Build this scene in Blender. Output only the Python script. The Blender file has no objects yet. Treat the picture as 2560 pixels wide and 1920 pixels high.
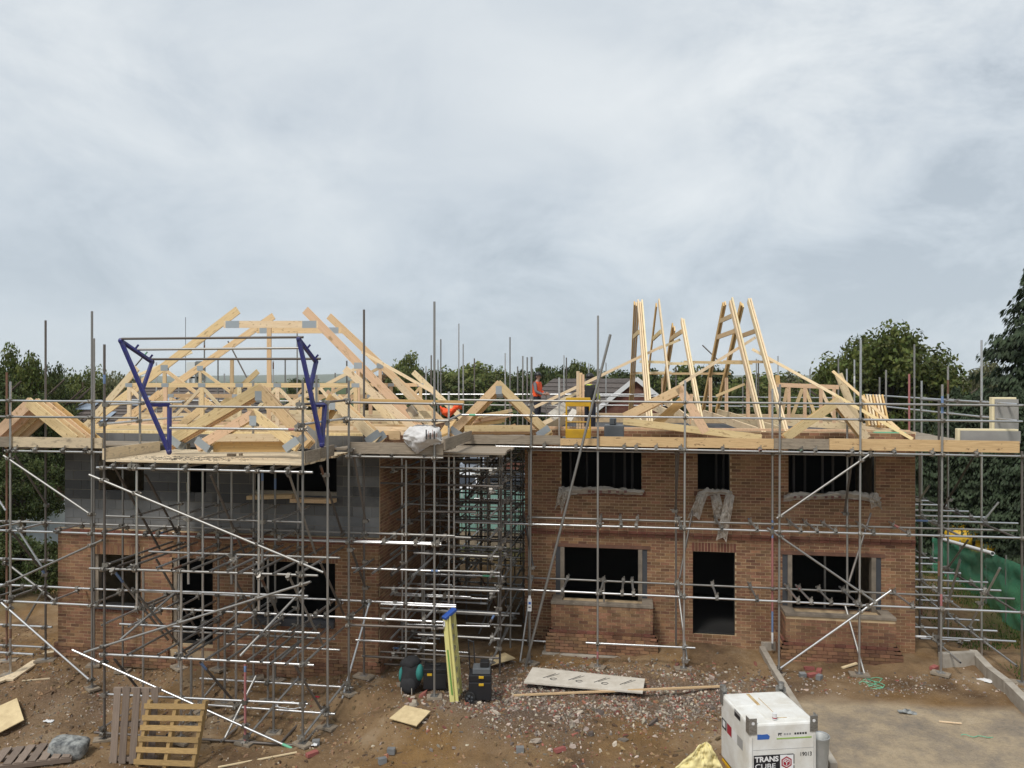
import bpy, bmesh, math, random
from mathutils import Vector, Matrix, noise
random.seed(7)
R = math.radians
scene = bpy.context.scene
COL = scene.collection
# ------------------------------------------------------------------ camera
F, CX, HY, TH, HC = 1850.0, 1280.0, 950.0, R(9.2), 6.2      # focal length (px of the 2560 px frame), horizon row, yaw, eye height
CT, ST = math.cos(TH), math.sin(TH)
cam_data = bpy.data.cameras.new('camera')
cam = bpy.data.objects.new('camera', cam_data)
COL.objects.link(cam)
cam.location = (0, 0, HC)
cam.rotation_euler = (R(90), 0, TH)
cam_data.sensor_width = 36.0
cam_data.lens = 36.0 * F / 2560.0
cam_data.shift_y = -(960.0 - HY) / 2560.0
cam_data.clip_start = 0.1
cam_data.clip_end = 20000
scene.camera = cam
scene.render.resolution_x, scene.render.resolution_y = 1024, 768
scene.view_settings.view_transform = 'Standard'
scene.view_settings.look = 'None'
scene.view_settings.gamma = 1.0
scene.view_settings.use_curve_mapping = False
scene.view_settings.exposure = 0.72
scene.render.engine = 'CYCLES'
scene.cycles.max_bounces = 6
scene.cycles.use_denoising = True
scene.cycles.volume_bounces = 1
# ------------------------------------------------------------------ sky and sun (overcast)
SUN_EL, SUN_AZ = 56.0, 205.0        # sun behind the cloud, high over the viewer's shoulder
world = bpy.data.worlds.new('World')
scene.world = world
world.use_nodes = True
nt = world.node_tree
nt.nodes.clear()
def wn(t, **k):
    n = nt.nodes.new(t)
    for a, b in k.items(): setattr(n, a, b)
    return n
wo = wn('ShaderNodeOutputWorld'); bg = wn('ShaderNodeBackground'); bg.inputs['Strength'].default_value = 0.063
sky = wn('ShaderNodeTexSky'); sky.sky_type = 'NISHITA'; sky.sun_disc = False
sky.sun_elevation = R(SUN_EL); sky.sun_rotation = R(SUN_AZ); sky.air_density = 1.0; sky.dust_density = 2.0
tc = wn('ShaderNodeTexCoord')
sep = wn('ShaderNodeSeparateXYZ'); nt.links.new(tc.outputs['Generated'], sep.inputs[0])
def wmath(op, a, b=None, clamp=False):
    n = wn('ShaderNodeMath', operation=op, use_clamp=clamp)
    for i, v in enumerate((a, b)):
        if v is None: continue
        if isinstance(v, (int, float)): n.inputs[i].default_value = v
        else: nt.links.new(v, n.inputs[i])
    return n.outputs[0]
def wnoise(scale, detail, rough, off=(0, 0, 0), dist=0.0, stretch=(1, 1, 1)):
    mp = wn('ShaderNodeMapping'); mp.inputs['Location'].default_value = off; mp.inputs['Scale'].default_value = stretch
    nt.links.new(tc.outputs['Generated'], mp.inputs[0])
    n = wn('ShaderNodeTexNoise'); n.inputs['Scale'].default_value = scale; n.inputs['Detail'].default_value = detail
    n.inputs['Roughness'].default_value = rough; n.inputs['Distortion'].default_value = dist
    nt.links.new(mp.outputs[0], n.inputs['Vector'])
    return n.outputs['Fac']
def wramp(fac, stops):
    n = wn('ShaderNodeValToRGB'); e = n.color_ramp.elements
    while len(e) < len(stops): e.new(0.5)
    for el, (p, c) in zip(e, stops): el.position = p; el.color = (*c, 1)
    nt.links.new(fac, n.inputs[0]); return n.outputs[0]
def wmix(fac, a, b, mode='MIX'):
    n = wn('ShaderNodeMix', data_type='RGBA', blend_type=mode)
    if isinstance(fac, (int, float)): n.inputs[0].default_value = fac
    else: nt.links.new(fac, n.inputs[0])
    for i, v in ((6, a), (7, b)):
        if isinstance(v, tuple): n.inputs[i].default_value = (*v, 1)
        else: nt.links.new(v, n.inputs[i])
    return n.outputs[2]
big = wnoise(1.3, 2, 0.45, (5.5, 5.1, 3.4), 0.2, (1, 1, 2.2))               # broad bright and dull parts of the deck
patch = wnoise(1.5, 1, 0.4, (8.8, 8.1, 0.6))                                      # where the deck breaks up
mid = wnoise(4.6, 8, 0.62, (2.4, 7.2, 1.0), 0.4, (1, 1, 1.7))
brk = wramp(patch, [(0.46, (0.17, 0.17, 0.17)), (0.62, (1, 1, 1))])
cf = wmath('ADD', big, wmath('MULTIPLY', wmath('SUBTRACT', mid, 0.57), wmath('MULTIPLY', brk, 1.05)))
cloud = wramp(cf, [(0.28, (4.6, 5.2, 5.85)), (0.40, (6.0, 6.6, 7.2)), (0.52, (7.15, 7.65, 8.05)), (0.66, (8.2, 8.6, 8.85))])
low = wramp(sep.outputs[2], [(0.0, (1, 1, 1)), (0.34, (0, 0, 0))])
col = wmix(wmath('MULTIPLY', low, 0.6), cloud, (5.8, 6.6, 7.3))
col = wmix(0.06, col, sky.outputs[0])
nt.links.new(col, bg.inputs['Color']); nt.links.new(bg.outputs[0], wo.inputs['Surface'])
sun_data = bpy.data.lights.new('sun', 'SUN')
sun_data.energy = 1.5; sun_data.angle = R(14); sun_data.color = (1.0, 0.96, 0.9)
sun = bpy.data.objects.new('sun', sun_data); COL.objects.link(sun)
az = R(SUN_AZ); el = R(SUN_EL)
to_sun = Vector((math.sin(az) * math.cos(el), math.cos(az) * math.cos(el), math.sin(el)))
sun.rotation_euler = to_sun.to_track_quat('Z', 'Y').to_euler()
# ------------------------------------------------------------------ photograph geometry -> world
def ray(px, py):
    a = (px - CX) / F; b = (HY - py) / F
    return Vector((a * CT - ST, a * ST + CT, b))
def U(px, py, Y):                       # point on the upright plane at depth Y
    d = ray(px, py); t = Y / d.y
    return Vector((d.x * t, Y, HC + d.z * t))
def PZ(px, py, z):                      # point on a level plane
    d = ray(px, py); t = (z - HC) / d.z
    return Vector((d.x * t, d.y * t, z))
def PX(px, py, X):                      # point on the upright plane X = const
    d = ray(px, py); t = X / d.x
    return Vector((X, d.y * t, HC + d.z * t))
def ux(px, Y): return U(px, HY, Y).x
def uz(px, py, Y): return U(px, py, Y).z
# ------------------------------------------------------------------ ground height
GP = [(-13.9, 14.65, -.42), (-17, 15, -.5), (-18, 12.5, -1.0), (-13, 12.8, -1.0), (-10.45, 13.3, -1.0), (-9.3, 12.4, -1.06), (-6.2, 13.3, -.8), (-3.9, 14.65, -.3),
      (-4.6, 14.9, -.33), (-1.5, 17.2, -.42), (2, 17.2, -.36), (4.4, 17.2, -.25), (6.6, 17.2, -.18), (0, 12.5, -.68), (2.5, 11.5, -.58), (-3, 12, -.75), (-6, 11.5, -.95), (-10, 11, -1.15),
      (6, 13, -.40), (8, 15, -.22), (-5.5, 15.6, -.28), (-9.5, 15.5, -.33), (-13.3, 15.5, -.36), (6.5, 18.5, -.15), (2, 18.2, -.22), (8.6, 21, -.6), (9.2, 18, -.2),
      (-15, 22, -.2), (-4, 19, -.4), (-4, 24, -.5), (0, 26, -.5), (12, 20, .0), (10, 26, -.5), (4, 12, -.5), (5, 16, -.32), (-2, 15.5, -.42), (0.6, 15.4, -.5), (3.2, 15.6, -.4),
      (8, 10, -.5), (0, 8, -.8), (-12, 8, -1.2), (-18, 20, -.3), (14, 14, -.1)]
def gz(x, y):
    sw = sz = 0.0
    for (gx, gy, g) in GP:
        w = 1.0 / (((x - gx) ** 2 + (y - gy) ** 2) ** 1.6 + 0.02)
        sw += w; sz += w * g
    return sz / sw
def bump(x, y):
    p = Vector((x, y, 0))
    k = 0.25 if (x > 2.2 and y < 16.0) else 1.0                # the parking bay is levelled
    rut = abs(noise.noise(Vector((x * .35 + y * .12, y * 1.1 - x * .25, 7))))
    return k * (0.06 * noise.noise(p * 0.9) + 0.045 * noise.noise(p * 2.7 + Vector((5, 1, 0))) + 0.028 * noise.noise(p * 6.5) + 0.014 * noise.noise(p * 15.0) + 0.09 * (rut - .25))
def ground_z(x, y):
    d = math.hypot(x + 3, y - 17)
    k = min(1, max(0, (d - 16) / 18.0))
    near = gz(x, y) + bump(x, y) if k < 1 else 0
    return near * (1 - k) + (-0.75) * k
def G(px, py):                          # point on the ground seen at a pixel
    d = ray(px, py); z = -0.6
    for _ in range(12):
        t = (z - HC) / d.z
        z = ground_z(d.x * t, d.y * t)
    return Vector((d.x * t, d.y * t, z))
# ------------------------------------------------------------------ materials
MAT = {}
def mat(name, color=(.5, .5, .5), rough=.7, metal=0.0, var=0.0, nscale=6.0, namp=0.0, col2=None, bumpk=0.0, spec=None, tint=False, grain=None, alpha=None, trans=0.0, hue=0.0):
    """A node material: colour with noise towards col2, a change of value from object to object (var) and, with tint, from piece to piece."""
    m = bpy.data.materials.new(name); m.use_nodes = True; MAT[name] = m
    t = m.node_tree; b = t.nodes['Principled BSDF']
    b.inputs['Roughness'].default_value = rough; b.inputs['Metallic'].default_value = metal
    if spec is not None: b.inputs['Specular IOR Level'].default_value = spec
    if trans: b.inputs['Transmission Weight'].default_value = trans
    if alpha is not None: b.inputs['Alpha'].default_value = alpha
    N = lambda k: t.nodes.new(k)
    rgb = N('ShaderNodeRGB'); rgb.outputs[0].default_value = (*color, 1); out = rgb.outputs[0]
    oi = N('ShaderNodeObjectInfo'); tcx = N('ShaderNodeTexCoord')
    if col2 is not None or grain:
        mp = N('ShaderNodeMapping'); t.links.new(tcx.outputs['Object'], mp.inputs[0])
        if grain: mp.inputs['Scale'].default_value = grain
        ad = N('ShaderNodeVectorMath'); ad.operation = 'ADD'
        sc = N('ShaderNodeMath'); sc.operation = 'MULTIPLY'; sc.inputs[1].default_value = 37.0; t.links.new(oi.outputs['Random'], sc.inputs[0])
        t.links.new(mp.outputs[0], ad.inputs[0]); t.links.new(sc.outputs[0], ad.inputs[1])
        nz = N('ShaderNodeTexNoise'); nz.inputs['Scale'].default_value = nscale; nz.inputs['Detail'].default_value = 5; nz.inputs['Roughness'].default_value = .62
        t.links.new(ad.outputs[0], nz.inputs['Vector'])
        rp = N('ShaderNodeValToRGB'); rp.color_ramp.elements[0].position = .36; rp.color_ramp.elements[1].position = .66
        t.links.new(nz.outputs['Fac'], rp.inputs[0])
        mx = N('ShaderNodeMix'); mx.data_type = 'RGBA'
        ml = N('ShaderNodeMath'); ml.operation = 'MULTIPLY'; ml.inputs[1].default_value = namp or 1.0
        t.links.new(rp.outputs[0], ml.inputs[0]); t.links.new(ml.outputs[0], mx.inputs[0]); t.links.new(out, mx.inputs[6]); mx.inputs[7].default_value = (*(col2 or color), 1)
        out = mx.outputs[2]
        if bumpk:
            bp = N('ShaderNodeBump'); bp.inputs['Strength'].default_value = bumpk; bp.inputs['Distance'].default_value = .02
            t.links.new(nz.outputs['Fac'], bp.inputs['Height']); t.links.new(bp.outputs[0], b.inputs['Normal'])
    if var or tint:
        hs = N('ShaderNodeHueSaturation'); t.links.new(out, hs.inputs['Color'])
        if tint:
            at = N('ShaderNodeAttribute'); at.attribute_name = 'tint'; src = at.outputs['Fac']; k = var or .5
        else: src = oi.outputs['Random']; k = var
        mr = N('ShaderNodeMapRange'); mr.inputs['To Min'].default_value = 1 - k; mr.inputs['To Max'].default_value = 1 + k
        t.links.new(src, mr.inputs[0]); t.links.new(mr.outputs[0], hs.inputs['Value'])
        if hue:
            h2 = N('ShaderNodeMapRange'); h2.inputs['To Min'].default_value = .5 - hue; h2.inputs['To Max'].default_value = .5 + hue
            fr = N('ShaderNodeMath'); fr.operation = 'MULTIPLY'; fr.inputs[1].default_value = 7.31; t.links.new(src, fr.inputs[0])
            f2 = N('ShaderNodeMath'); f2.operation = 'FRACT'; t.links.new(fr.outputs[0], f2.inputs[0])
            t.links.new(f2.outputs[0], h2.inputs[0]); t.links.new(h2.outputs[0], hs.inputs['Hue'])
        out = hs.outputs[0]
    t.links.new(out, b.inputs['Base Color'])
    return m
# weathered, new and stained timber; the grain runs along each piece
mat('timber', (.78, .59, .34), .75, var=.22, nscale=2.4, col2=(.58, .39, .19), namp=.8, grain=(7, 7, 1.6), hue=.012)
mat('timber_pale', (.86, .71, .47), .75, var=.13, nscale=2.4, col2=(.66, .47, .26), namp=.7, grain=(6, 6, 2.0), hue=.01)
mat('timber_pink', (.80, .55, .36), .75, var=.10, nscale=2.2, col2=(.62, .40, .24), namp=.7, grain=(6, 6, 2.0))
mat('timber_amber', (.66, .44, .19), .75, var=.12, nscale=2.2, col2=(.46, .27, .09), namp=.7, grain=(6, 6, 1.6))
mat('board_weathered', (.34, .28, .21), .85, var=.18, nscale=2.0, col2=(.20, .165, .125), namp=.9, grain=(5, 5, 2.5))
mat('board_new', (.66, .46, .24), .8, var=.10, nscale=2.6, col2=(.48, .31, .15), namp=.85, grain=(3, 5, 5))
mat('board_dusty', (.74, .60, .40), .85, var=.08, nscale=5, col2=(.52, .42, .29), namp=.7, grain=(3, 5, 3))
mat('pallet_grey', (.27, .21, .165), .9, var=.22, nscale=3, col2=(.16, .12, .095), namp=.9, grain=(6, 6, 1.5))
mat('pallet_yellow', (.46, .31, .13), .85, var=.2, nscale=4, col2=(.24, .15, .06), namp=.9, grain=(4, 4, 3))
mat('plywood', (.68, .54, .31), .8, var=.06, nscale=5, col2=(.50, .38, .21), namp=.8)
mat('dirty_white_board', (.66, .61, .53), .8, nscale=4, col2=(.50, .45, .37), namp=.8)
def knots(names, c, scale, lo, hi):
    for k in names:
        t = MAT[k].node_tree; b = t.nodes['Principled BSDF']; src = b.inputs['Base Color'].links[0].from_socket
        tc_ = t.nodes.new('ShaderNodeTexCoord'); oi = t.nodes.new('ShaderNodeObjectInfo'); mp = t.nodes.new('ShaderNodeMapping'); mp.inputs['Scale'].default_value = (1.2, 1.2, scale)
        sc = t.nodes.new('ShaderNodeVectorMath'); sc.operation = 'ADD'; mm = t.nodes.new('ShaderNodeMath'); mm.operation = 'MULTIPLY'; mm.inputs[1].default_value = 91.0
        t.links.new(tc_.outputs['Object'], mp.inputs[0]); t.links.new(oi.outputs['Random'], mm.inputs[0]); t.links.new(mp.outputs[0], sc.inputs[0]); t.links.new(mm.outputs[0], sc.inputs[1])
        nz = t.nodes.new('ShaderNodeTexNoise'); nz.inputs['Scale'].default_value = 2.2; nz.inputs['Detail'].default_value = 3; t.links.new(sc.outputs[0], nz.inputs['Vector'])
        rp = t.nodes.new('ShaderNodeValToRGB'); rp.color_ramp.elements[0].position = lo; rp.color_ramp.elements[1].position = hi; rp.color_ramp.elements[1].color = (.8, .8, .8, 1); t.links.new(nz.outputs['Fac'], rp.inputs[0])
        mx = t.nodes.new('ShaderNodeMix'); mx.data_type = 'RGBA'; t.links.new(rp.outputs[0], mx.inputs[0]); t.links.new(src, mx.inputs[6]); mx.inputs[7].default_value = (*c, 1); t.links.new(mx.outputs[2], b.inputs['Base Color'])
knots(['timber', 'timber_pale', 'timber_pink', 'timber_amber'], (.40, .26, .13), 9.0, .60, .70)
knots(['board_new'], (.24, .14, .07), 12.0, .64, .70); knots(['board_dusty', 'board_weathered'], (.20, .16, .12), 6.0, .55, .75)
# metal
mat('galvanised', (.76, .77, .78), .33, .85, var=.18, nscale=3.5, col2=(.42, .41, .40), namp=.9, grain=(6, 6, 14))
mat('galvanised_dull', (.42, .415, .40), .48, .75, var=.22, nscale=4, col2=(.24, .225, .205), namp=.9, grain=(6, 6, 14))
mat('galvanised_dark', (.20, .18, .165), .55, .55, var=.25, nscale=4, col2=(.12, .10, .085), namp=.9, grain=(6, 6, 14))
mat('rusty_tube', (.24, .13, .085), .7, .3, var=.2, nscale=4, col2=(.13, .07, .05), namp=.9, grain=(6, 6, 10))
mat('red_painted_tube', (.45, .12, .13), .55, .1, nscale=4, col2=(.35, .22, .2), namp=.9, grain=(6, 6, 10))
mat('blue_painted_tube', (.10, .22, .48), .55, .1, nscale=4, col2=(.3, .32, .36), namp=.7, grain=(6, 6, 10))
mat('coupler_steel', (.30, .28, .25), .5, .8, var=.35)
mat('nail_plate', (.47, .51, .54), .45, .6, var=.15)
mat('blue_steel', (.020, .022, .19), .45, .0, nscale=9, col2=(.045, .045, .10), namp=.8)
mat('yellow_steel', (.68, .40, .02), .5, .0, nscale=4, col2=(.5, .28, .02), namp=.6)
# masonry
mat('brick', (.285, .150, .080), .9, var=.46, nscale=14, col2=(.19, .098, .058), namp=.6, tint=True, hue=.012, bumpk=.25)
mat('brick_red', (.215, .092, .055), .9, var=.35, nscale=14, col2=(.15, .055, .04), namp=.6, tint=True, hue=.012, bumpk=.25)
mat('mortar', (.60, .45, .27), .95, nscale=5, col2=(.40, .29, .18), namp=.8, bumpk=.2)
def world_wear(name, smear, amt, damp, damt):
    """Mortar smears and damp bands that run across neighbouring bricks."""
    t = MAT[name].node_tree; b = t.nodes['Principled BSDF']; out = b.inputs['Base Color'].links[0].from_socket; geo = t.nodes.new('ShaderNodeNewGeometry')
    for (sc, lo, hi, c, a, off) in ((1.1, .52, .72, smear, amt, 0), (.7, .50, .70, damp, damt, 13)):
        mp = t.nodes.new('ShaderNodeMapping'); mp.inputs['Location'].default_value = (off, off, off); mp.inputs['Scale'].default_value = (1, 1, 1.8); t.links.new(geo.outputs['Position'], mp.inputs[0])
        nz = t.nodes.new('ShaderNodeTexNoise'); nz.inputs['Scale'].default_value = sc; nz.inputs['Detail'].default_value = 7; nz.inputs['Roughness'].default_value = .68; t.links.new(mp.outputs[0], nz.inputs['Vector'])
        rp = t.nodes.new('ShaderNodeValToRGB'); rp.color_ramp.elements[0].position = lo; rp.color_ramp.elements[1].position = hi; rp.color_ramp.elements[1].color = (a, a, a, 1); t.links.new(nz.outputs['Fac'], rp.inputs[0])
        mx = t.nodes.new('ShaderNodeMix'); mx.data_type = 'RGBA'; t.links.new(rp.outputs[0], mx.inputs[0]); t.links.new(out, mx.inputs[6]); mx.inputs[7].default_value = (*c, 1); out = mx.outputs[2]
    t.links.new(out, b.inputs['Base Color'])
world_wear('brick', (.40, .28, .17), .42, (.13, .062, .036), .55); world_wear('brick_red', (.36, .25, .16), .35, (.12, .055, .035), .5)
mat('block', (.15, .153, .153), .95, var=.55, nscale=7, col2=(.145, .145, .145), namp=.7, tint=True, bumpk=.2)  # base grey lowered to carry the shade under the scaffold deck
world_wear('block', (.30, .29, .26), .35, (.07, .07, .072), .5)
mat('block_mortar', (.34, .30, .23), .95, nscale=5, col2=(.24, .21, .165), namp=.8)
mat('interior', (.025, .024, .023), .95)  # near-black on every room surface: the rooms' shade is put into the colour
mat('damp_course', (.05, .055, .065), .6, nscale=3, col2=(.08, .08, .085), namp=.8)
mat('stone_sill', (.27, .225, .175), .9, nscale=5, col2=(.17, .14, .11), namp=.9, bumpk=.2)
mat('concrete', (.42, .38, .32), .92, nscale=4, col2=(.30, .26, .21), namp=.9, bumpk=.2)
mat('roof_felt', (.045, .045, .05), .8, nscale=3, col2=(.07, .07, .07), namp=.8)
# plastics, cloth, paint
mat('black_plastic', (.016, .016, .018), .45, var=.2)
mat('grey_plastic', (.10, .11, .12), .5, nscale=3, col2=(.14, .15, .16), namp=.6)
mat('zinc', (.45, .46, .45), .5, .4, nscale=4, col2=(.32, .33, .32), namp=.8)
mat('yellow_plastic', (.62, .38, .02), .5)
mat('teal_cloth', (.03, .20, .18), .85)
mat('black_cloth', (.018, .018, .02), .9, nscale=6, col2=(.03, .03, .032), namp=.8)
mat('white_paint', (.80, .80, .77), .45, nscale=3.2, col2=(.58, .54, .46), namp=.6)
mat('white_plastic', (.72, .72, .72), .5)
mat('poly_sheet', (.66, .60, .52), .3, nscale=7, col2=(.44, .39, .33), namp=.9, alpha=.72)
mat('poly_print', (.16, .07, .06), .5)
mat('sack', (.70, .69, .68), .5, nscale=6, col2=(.55, .53, .52), namp=.7)
mat('sack_print', (.30, .10, .06), .5)
mat('green_membrane', (.16, .48, .30), .6)
mat('mint_board', (.26, .46, .42), .6, var=.12)
mat('foam_edge', (.80, .70, .46), .8)
mat('foam_face', (.34, .33, .31), .7, nscale=3, col2=(.28, .27, .255), namp=.8)
mat('orange_cloth', (.85, .10, .02), .7)
mat('hi_vis_yellow', (.62, .72, .06), .7)
mat('skin', (.45, .27, .2), .6)
mat('dark_hair', (.02, .017, .015), .7)
mat('grey_cloth', (.17, .165, .18), .9)
mat('navy_cloth', (.02, .022, .035), .9)
mat('yellow_fibreglass', (.72, .66, .26), .5, nscale=4, col2=(.58, .55, .22), namp=.6)
mat('green_stripe', (.14, .30, .06), .5)
mat('blue_plastic', (.03, .09, .36), .5)
mat('aluminium', (.6, .6, .6), .35, .9)
mat('yellow_sack', (.80, .70, .34), .6, nscale=3, col2=(.66, .56, .28), namp=.6)
mat('print_black', (.015, .015, .02), .5)
mat('print_white', (.82, .82, .82), .5)
mat('print_red', (.36, .02, .04), .5)
mat('print_blue', (.04, .13, .45), .5)
mat('print_green', (.32, .48, .12), .5)
mat('print_grey', (.35, .35, .35), .5)
mat('rust_stain', (.40, .25, .10), .8, nscale=9, col2=(.62, .50, .30), namp=.9)
mat('green_net', (.06, .29, .17), .8, nscale=30, col2=(.09, .36, .22), namp=.8, alpha=.62)
mat('asphalt', (.16, .16, .17), .9, nscale=3, col2=(.12, .12, .125), namp=.8)
mat('white_line', (.72, .72, .70), .8)
mat('roof_tile', (.105, .085, .075), .85, var=.25, nscale=5, col2=(.07, .06, .055), namp=.8)
mat('solar_glass', (.30, .36, .44), .12, .3)
mat('car_silver', (.34, .37, .42), .3, .6)
mat('car_white', (.75, .75, .76), .3)
mat('car_red', (.25, .03, .03), .3)
mat('car_glass', (.03, .035, .045), .1)
mat('tyre', (.02, .02, .02), .9)
mat('fence_white', (.52, .55, .58), .7, nscale=2, col2=(.42, .45, .48), namp=.8)
mat('bark', (.10, .075, .055), .95, nscale=8, col2=(.06, .045, .035), namp=.8)
mat('granite', (.40, .41, .39), .9, nscale=9, col2=(.07, .075, .08), namp=1.0, bumpk=.3)
mat('soil_clod', (.21, .135, .072), .95, var=.6, tint=True, hue=.015)
mat('stone_chip', (.38, .32, .26), .9, var=.72, tint=True, hue=.03)
mat('brick_chip', (.30, .12, .08), .9, var=.5, tint=True, hue=.02)
mat('lintel_brick', (.20, .10, .065), .9, nscale=9, col2=(.13, .07, .05), namp=.8)
mat('hill', (.055, .075, .035), 1.0, nscale=.01, col2=(.09, .085, .05), namp=.8)
def leafmat(name, c, var=.5, hue=.03):
    m = mat(name, c, .65, var=var, tint=True, hue=hue, spec=.25)
    t = m.node_tree; b = t.nodes['Principled BSDF']
    src = b.inputs['Base Color'].links[0].from_socket
    tr = t.nodes.new('ShaderNodeBsdfTranslucent'); mx = t.nodes.new('ShaderNodeMixShader'); mx.inputs[0].default_value = .25
    t.links.new(src, tr.inputs[0]); t.links.new(b.outputs[0], mx.inputs[1]); t.links.new(tr.outputs[0], mx.inputs[2])
    t.links.new(mx.outputs[0], t.nodes['Material Output'].inputs['Surface'])
leafmat('leaf_oak', (.098, .118, .028)); leafmat('leaf_dark', (.066, .086, .026)); leafmat('leaf_mid', (.125, .145, .040)); leafmat('leaf_pale', (.17, .17, .085))
leafmat('leaf_autumn', (.13, .085, .035)); leafmat('needle', (.050, .072, .036), .5, .015); leafmat('grass_blade', (.06, .11, .02), .5, .03)
# ------------------------------------------------------------------ object helpers
def tag(o, label=None, cat=None, group=None, kind=None):
    if label: o['label'] = label
    if cat: o['category'] = cat
    if group: o['group'] = group
    if kind: o['kind'] = kind
    return o
def thing(name, label, cat, loc=(0, 0, 0), group=None):
    o = bpy.data.objects.new(name, None); COL.objects.link(o); o.location = loc; o.empty_display_size = .1
    return tag(o, label, cat, group)
WM = {}
def place(name, me, M, parent=None):
    """Link a mesh as an object whose world matrix is M, under parent if given."""
    o = bpy.data.objects.new(name, me); COL.objects.link(o)
    o.matrix_basis = M
    WM[o.name] = M.copy()
    if parent is not None:
        o.parent = parent
        pm = WM.get(parent.name)
        if pm is None: pm = Matrix.Translation(parent.location)
        o.matrix_parent_inverse = pm.inverted()
    return o
def mesh_from(verts, faces, m, name='mesh', smooth=False, tints=None):
    me = bpy.data.meshes.new(name); me.from_pydata([tuple(v) for v in verts], [], faces)
    ms = m if isinstance(m, (list, tuple)) else [m]
    for k in ms: me.materials.append(MAT[k] if isinstance(k, str) else k)
    if smooth: me.polygons.foreach_set('use_smooth', [True] * len(me.polygons))
    if tints is not None:
        at = me.attributes.new('tint', 'FLOAT', 'FACE'); at.data.foreach_set('value', tints)
    me.update()
    return me
ID = Matrix.Identity(4)
class MB:
    """Collects shapes into one mesh."""
    def __init__(s): s.v = []; s.f = []; s.mi = []; s.t = []; s.mats = []
    def add(s, vs, fs, m, tint=.5):
        if m not in s.mats: s.mats.append(m)
        k = s.mats.index(m); n = len(s.v)
        s.v += [Vector(v) for v in vs]
        for f in fs: s.f.append([i + n for i in f]); s.mi.append(k); s.t.append(tint)
    def box(s, c, size, m, rot=None, tint=.5, skip=()):
        hx, hy, hz = size[0] / 2, size[1] / 2, size[2] / 2
        vs = [Vector((x, y, z)) for z in (-hz, hz) for y in (-hy, hy) for x in (-hx, hx)]
        if rot is not None: vs = [rot @ v for v in vs]
        c = Vector(c)
        fs = [(0, 2, 3, 1), (4, 5, 7, 6), (0, 1, 5, 4), (2, 6, 7, 3), (0, 4, 6, 2), (1, 3, 7, 5)]
        s.add([v + c for v in vs], [f for i, f in enumerate(fs) if i not in skip], m, tint)
    def beam(s, p0, p1, w, h, m, n=(0, 1, 0), tint=.5):
        p0, p1 = Vector(p0), Vector(p1); z = (p1 - p0); L = z.length; z.normalize()
        x = Vector(n); x = (x - z * x.dot(z)).normalized(); y = z.cross(x)
        s.box((p0 + p1) / 2, (w, h, L), m, Matrix((x, y, z)).transposed(), tint)
    def tube(s, p0, p1, r0, m, r1=None, seg=10, tint=.5, cap=True):
        r1 = r0 if r1 is None else r1
        p0, p1 = Vector(p0), Vector(p1); q = (p1 - p0).to_track_quat('Z', 'Y')
        vs = []
        for p, r in ((p0, r0), (p1, r1)):
            for i in range(seg):
                a = 2 * math.pi * i / seg; vs.append(p + q @ Vector((r * math.cos(a), r * math.sin(a), 0)))
        fs = [(i, (i + 1) % seg, seg + (i + 1) % seg, seg + i) for i in range(seg)]
        if cap: fs += [tuple(range(seg - 1, -1, -1)), tuple(range(seg, 2 * seg))]
        s.add(vs, fs, m, tint)
    def ball(s, c, r, m, seg=10, rings=6, tint=.5):
        vs = []; fs = []; c = Vector(c); r = Vector(r) if not isinstance(r, (int, float)) else Vector((r, r, r))
        for j in range(rings + 1):
            ph = math.pi * j / rings
            for i in range(seg):
                a = 2 * math.pi * i / seg
                vs.append(c + Vector((r.x * math.sin(ph) * math.cos(a), r.y * math.sin(ph) * math.sin(a), r.z * math.cos(ph))))
        for j in range(rings):
            for i in range(seg):
                fs.append((j * seg + i, (j + 1) * seg + i, (j + 1) * seg + (i + 1) % seg, j * seg + (i + 1) % seg))
        s.add(vs, fs, m, tint)
    def mesh(s, name='mesh', smooth=False, tinted=False):
        me = bpy.data.meshes.new(name); me.from_pydata([tuple(v) for v in s.v], [], s.f)
        for k in s.mats: me.materials.append(MAT[k])
        me.polygons.foreach_set('material_index', s.mi)
        if smooth: me.polygons.foreach_set('use_smooth', [True] * len(me.polygons))
        if tinted:
            at = me.attributes.new('tint', 'FLOAT', 'FACE'); at.data.foreach_set('value', s.t)
        me.update(); return me
    def build(s, name, parent=None, M=None, smooth=False, tinted=False, bevel=0):
        """Origin at the centre of the shape's base unless a matrix is given."""
        if M is None:
            lo = Vector([min(v[i] for v in s.v) for i in range(3)]); hi = Vector([max(v[i] for v in s.v) for i in range(3)])
            o = Vector(((lo.x + hi.x) / 2, (lo.y + hi.y) / 2, lo.z)); s.v = [v - o for v in s.v]; M = Matrix.Translation(o)
        ob = place(name, s.mesh(name, smooth, tinted), M, parent)
        if bevel:
            b = ob.modifiers.new('bevel', 'BEVEL'); b.width = bevel; b.segments = 2; b.limit_method = 'ANGLE'
        return ob
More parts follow.
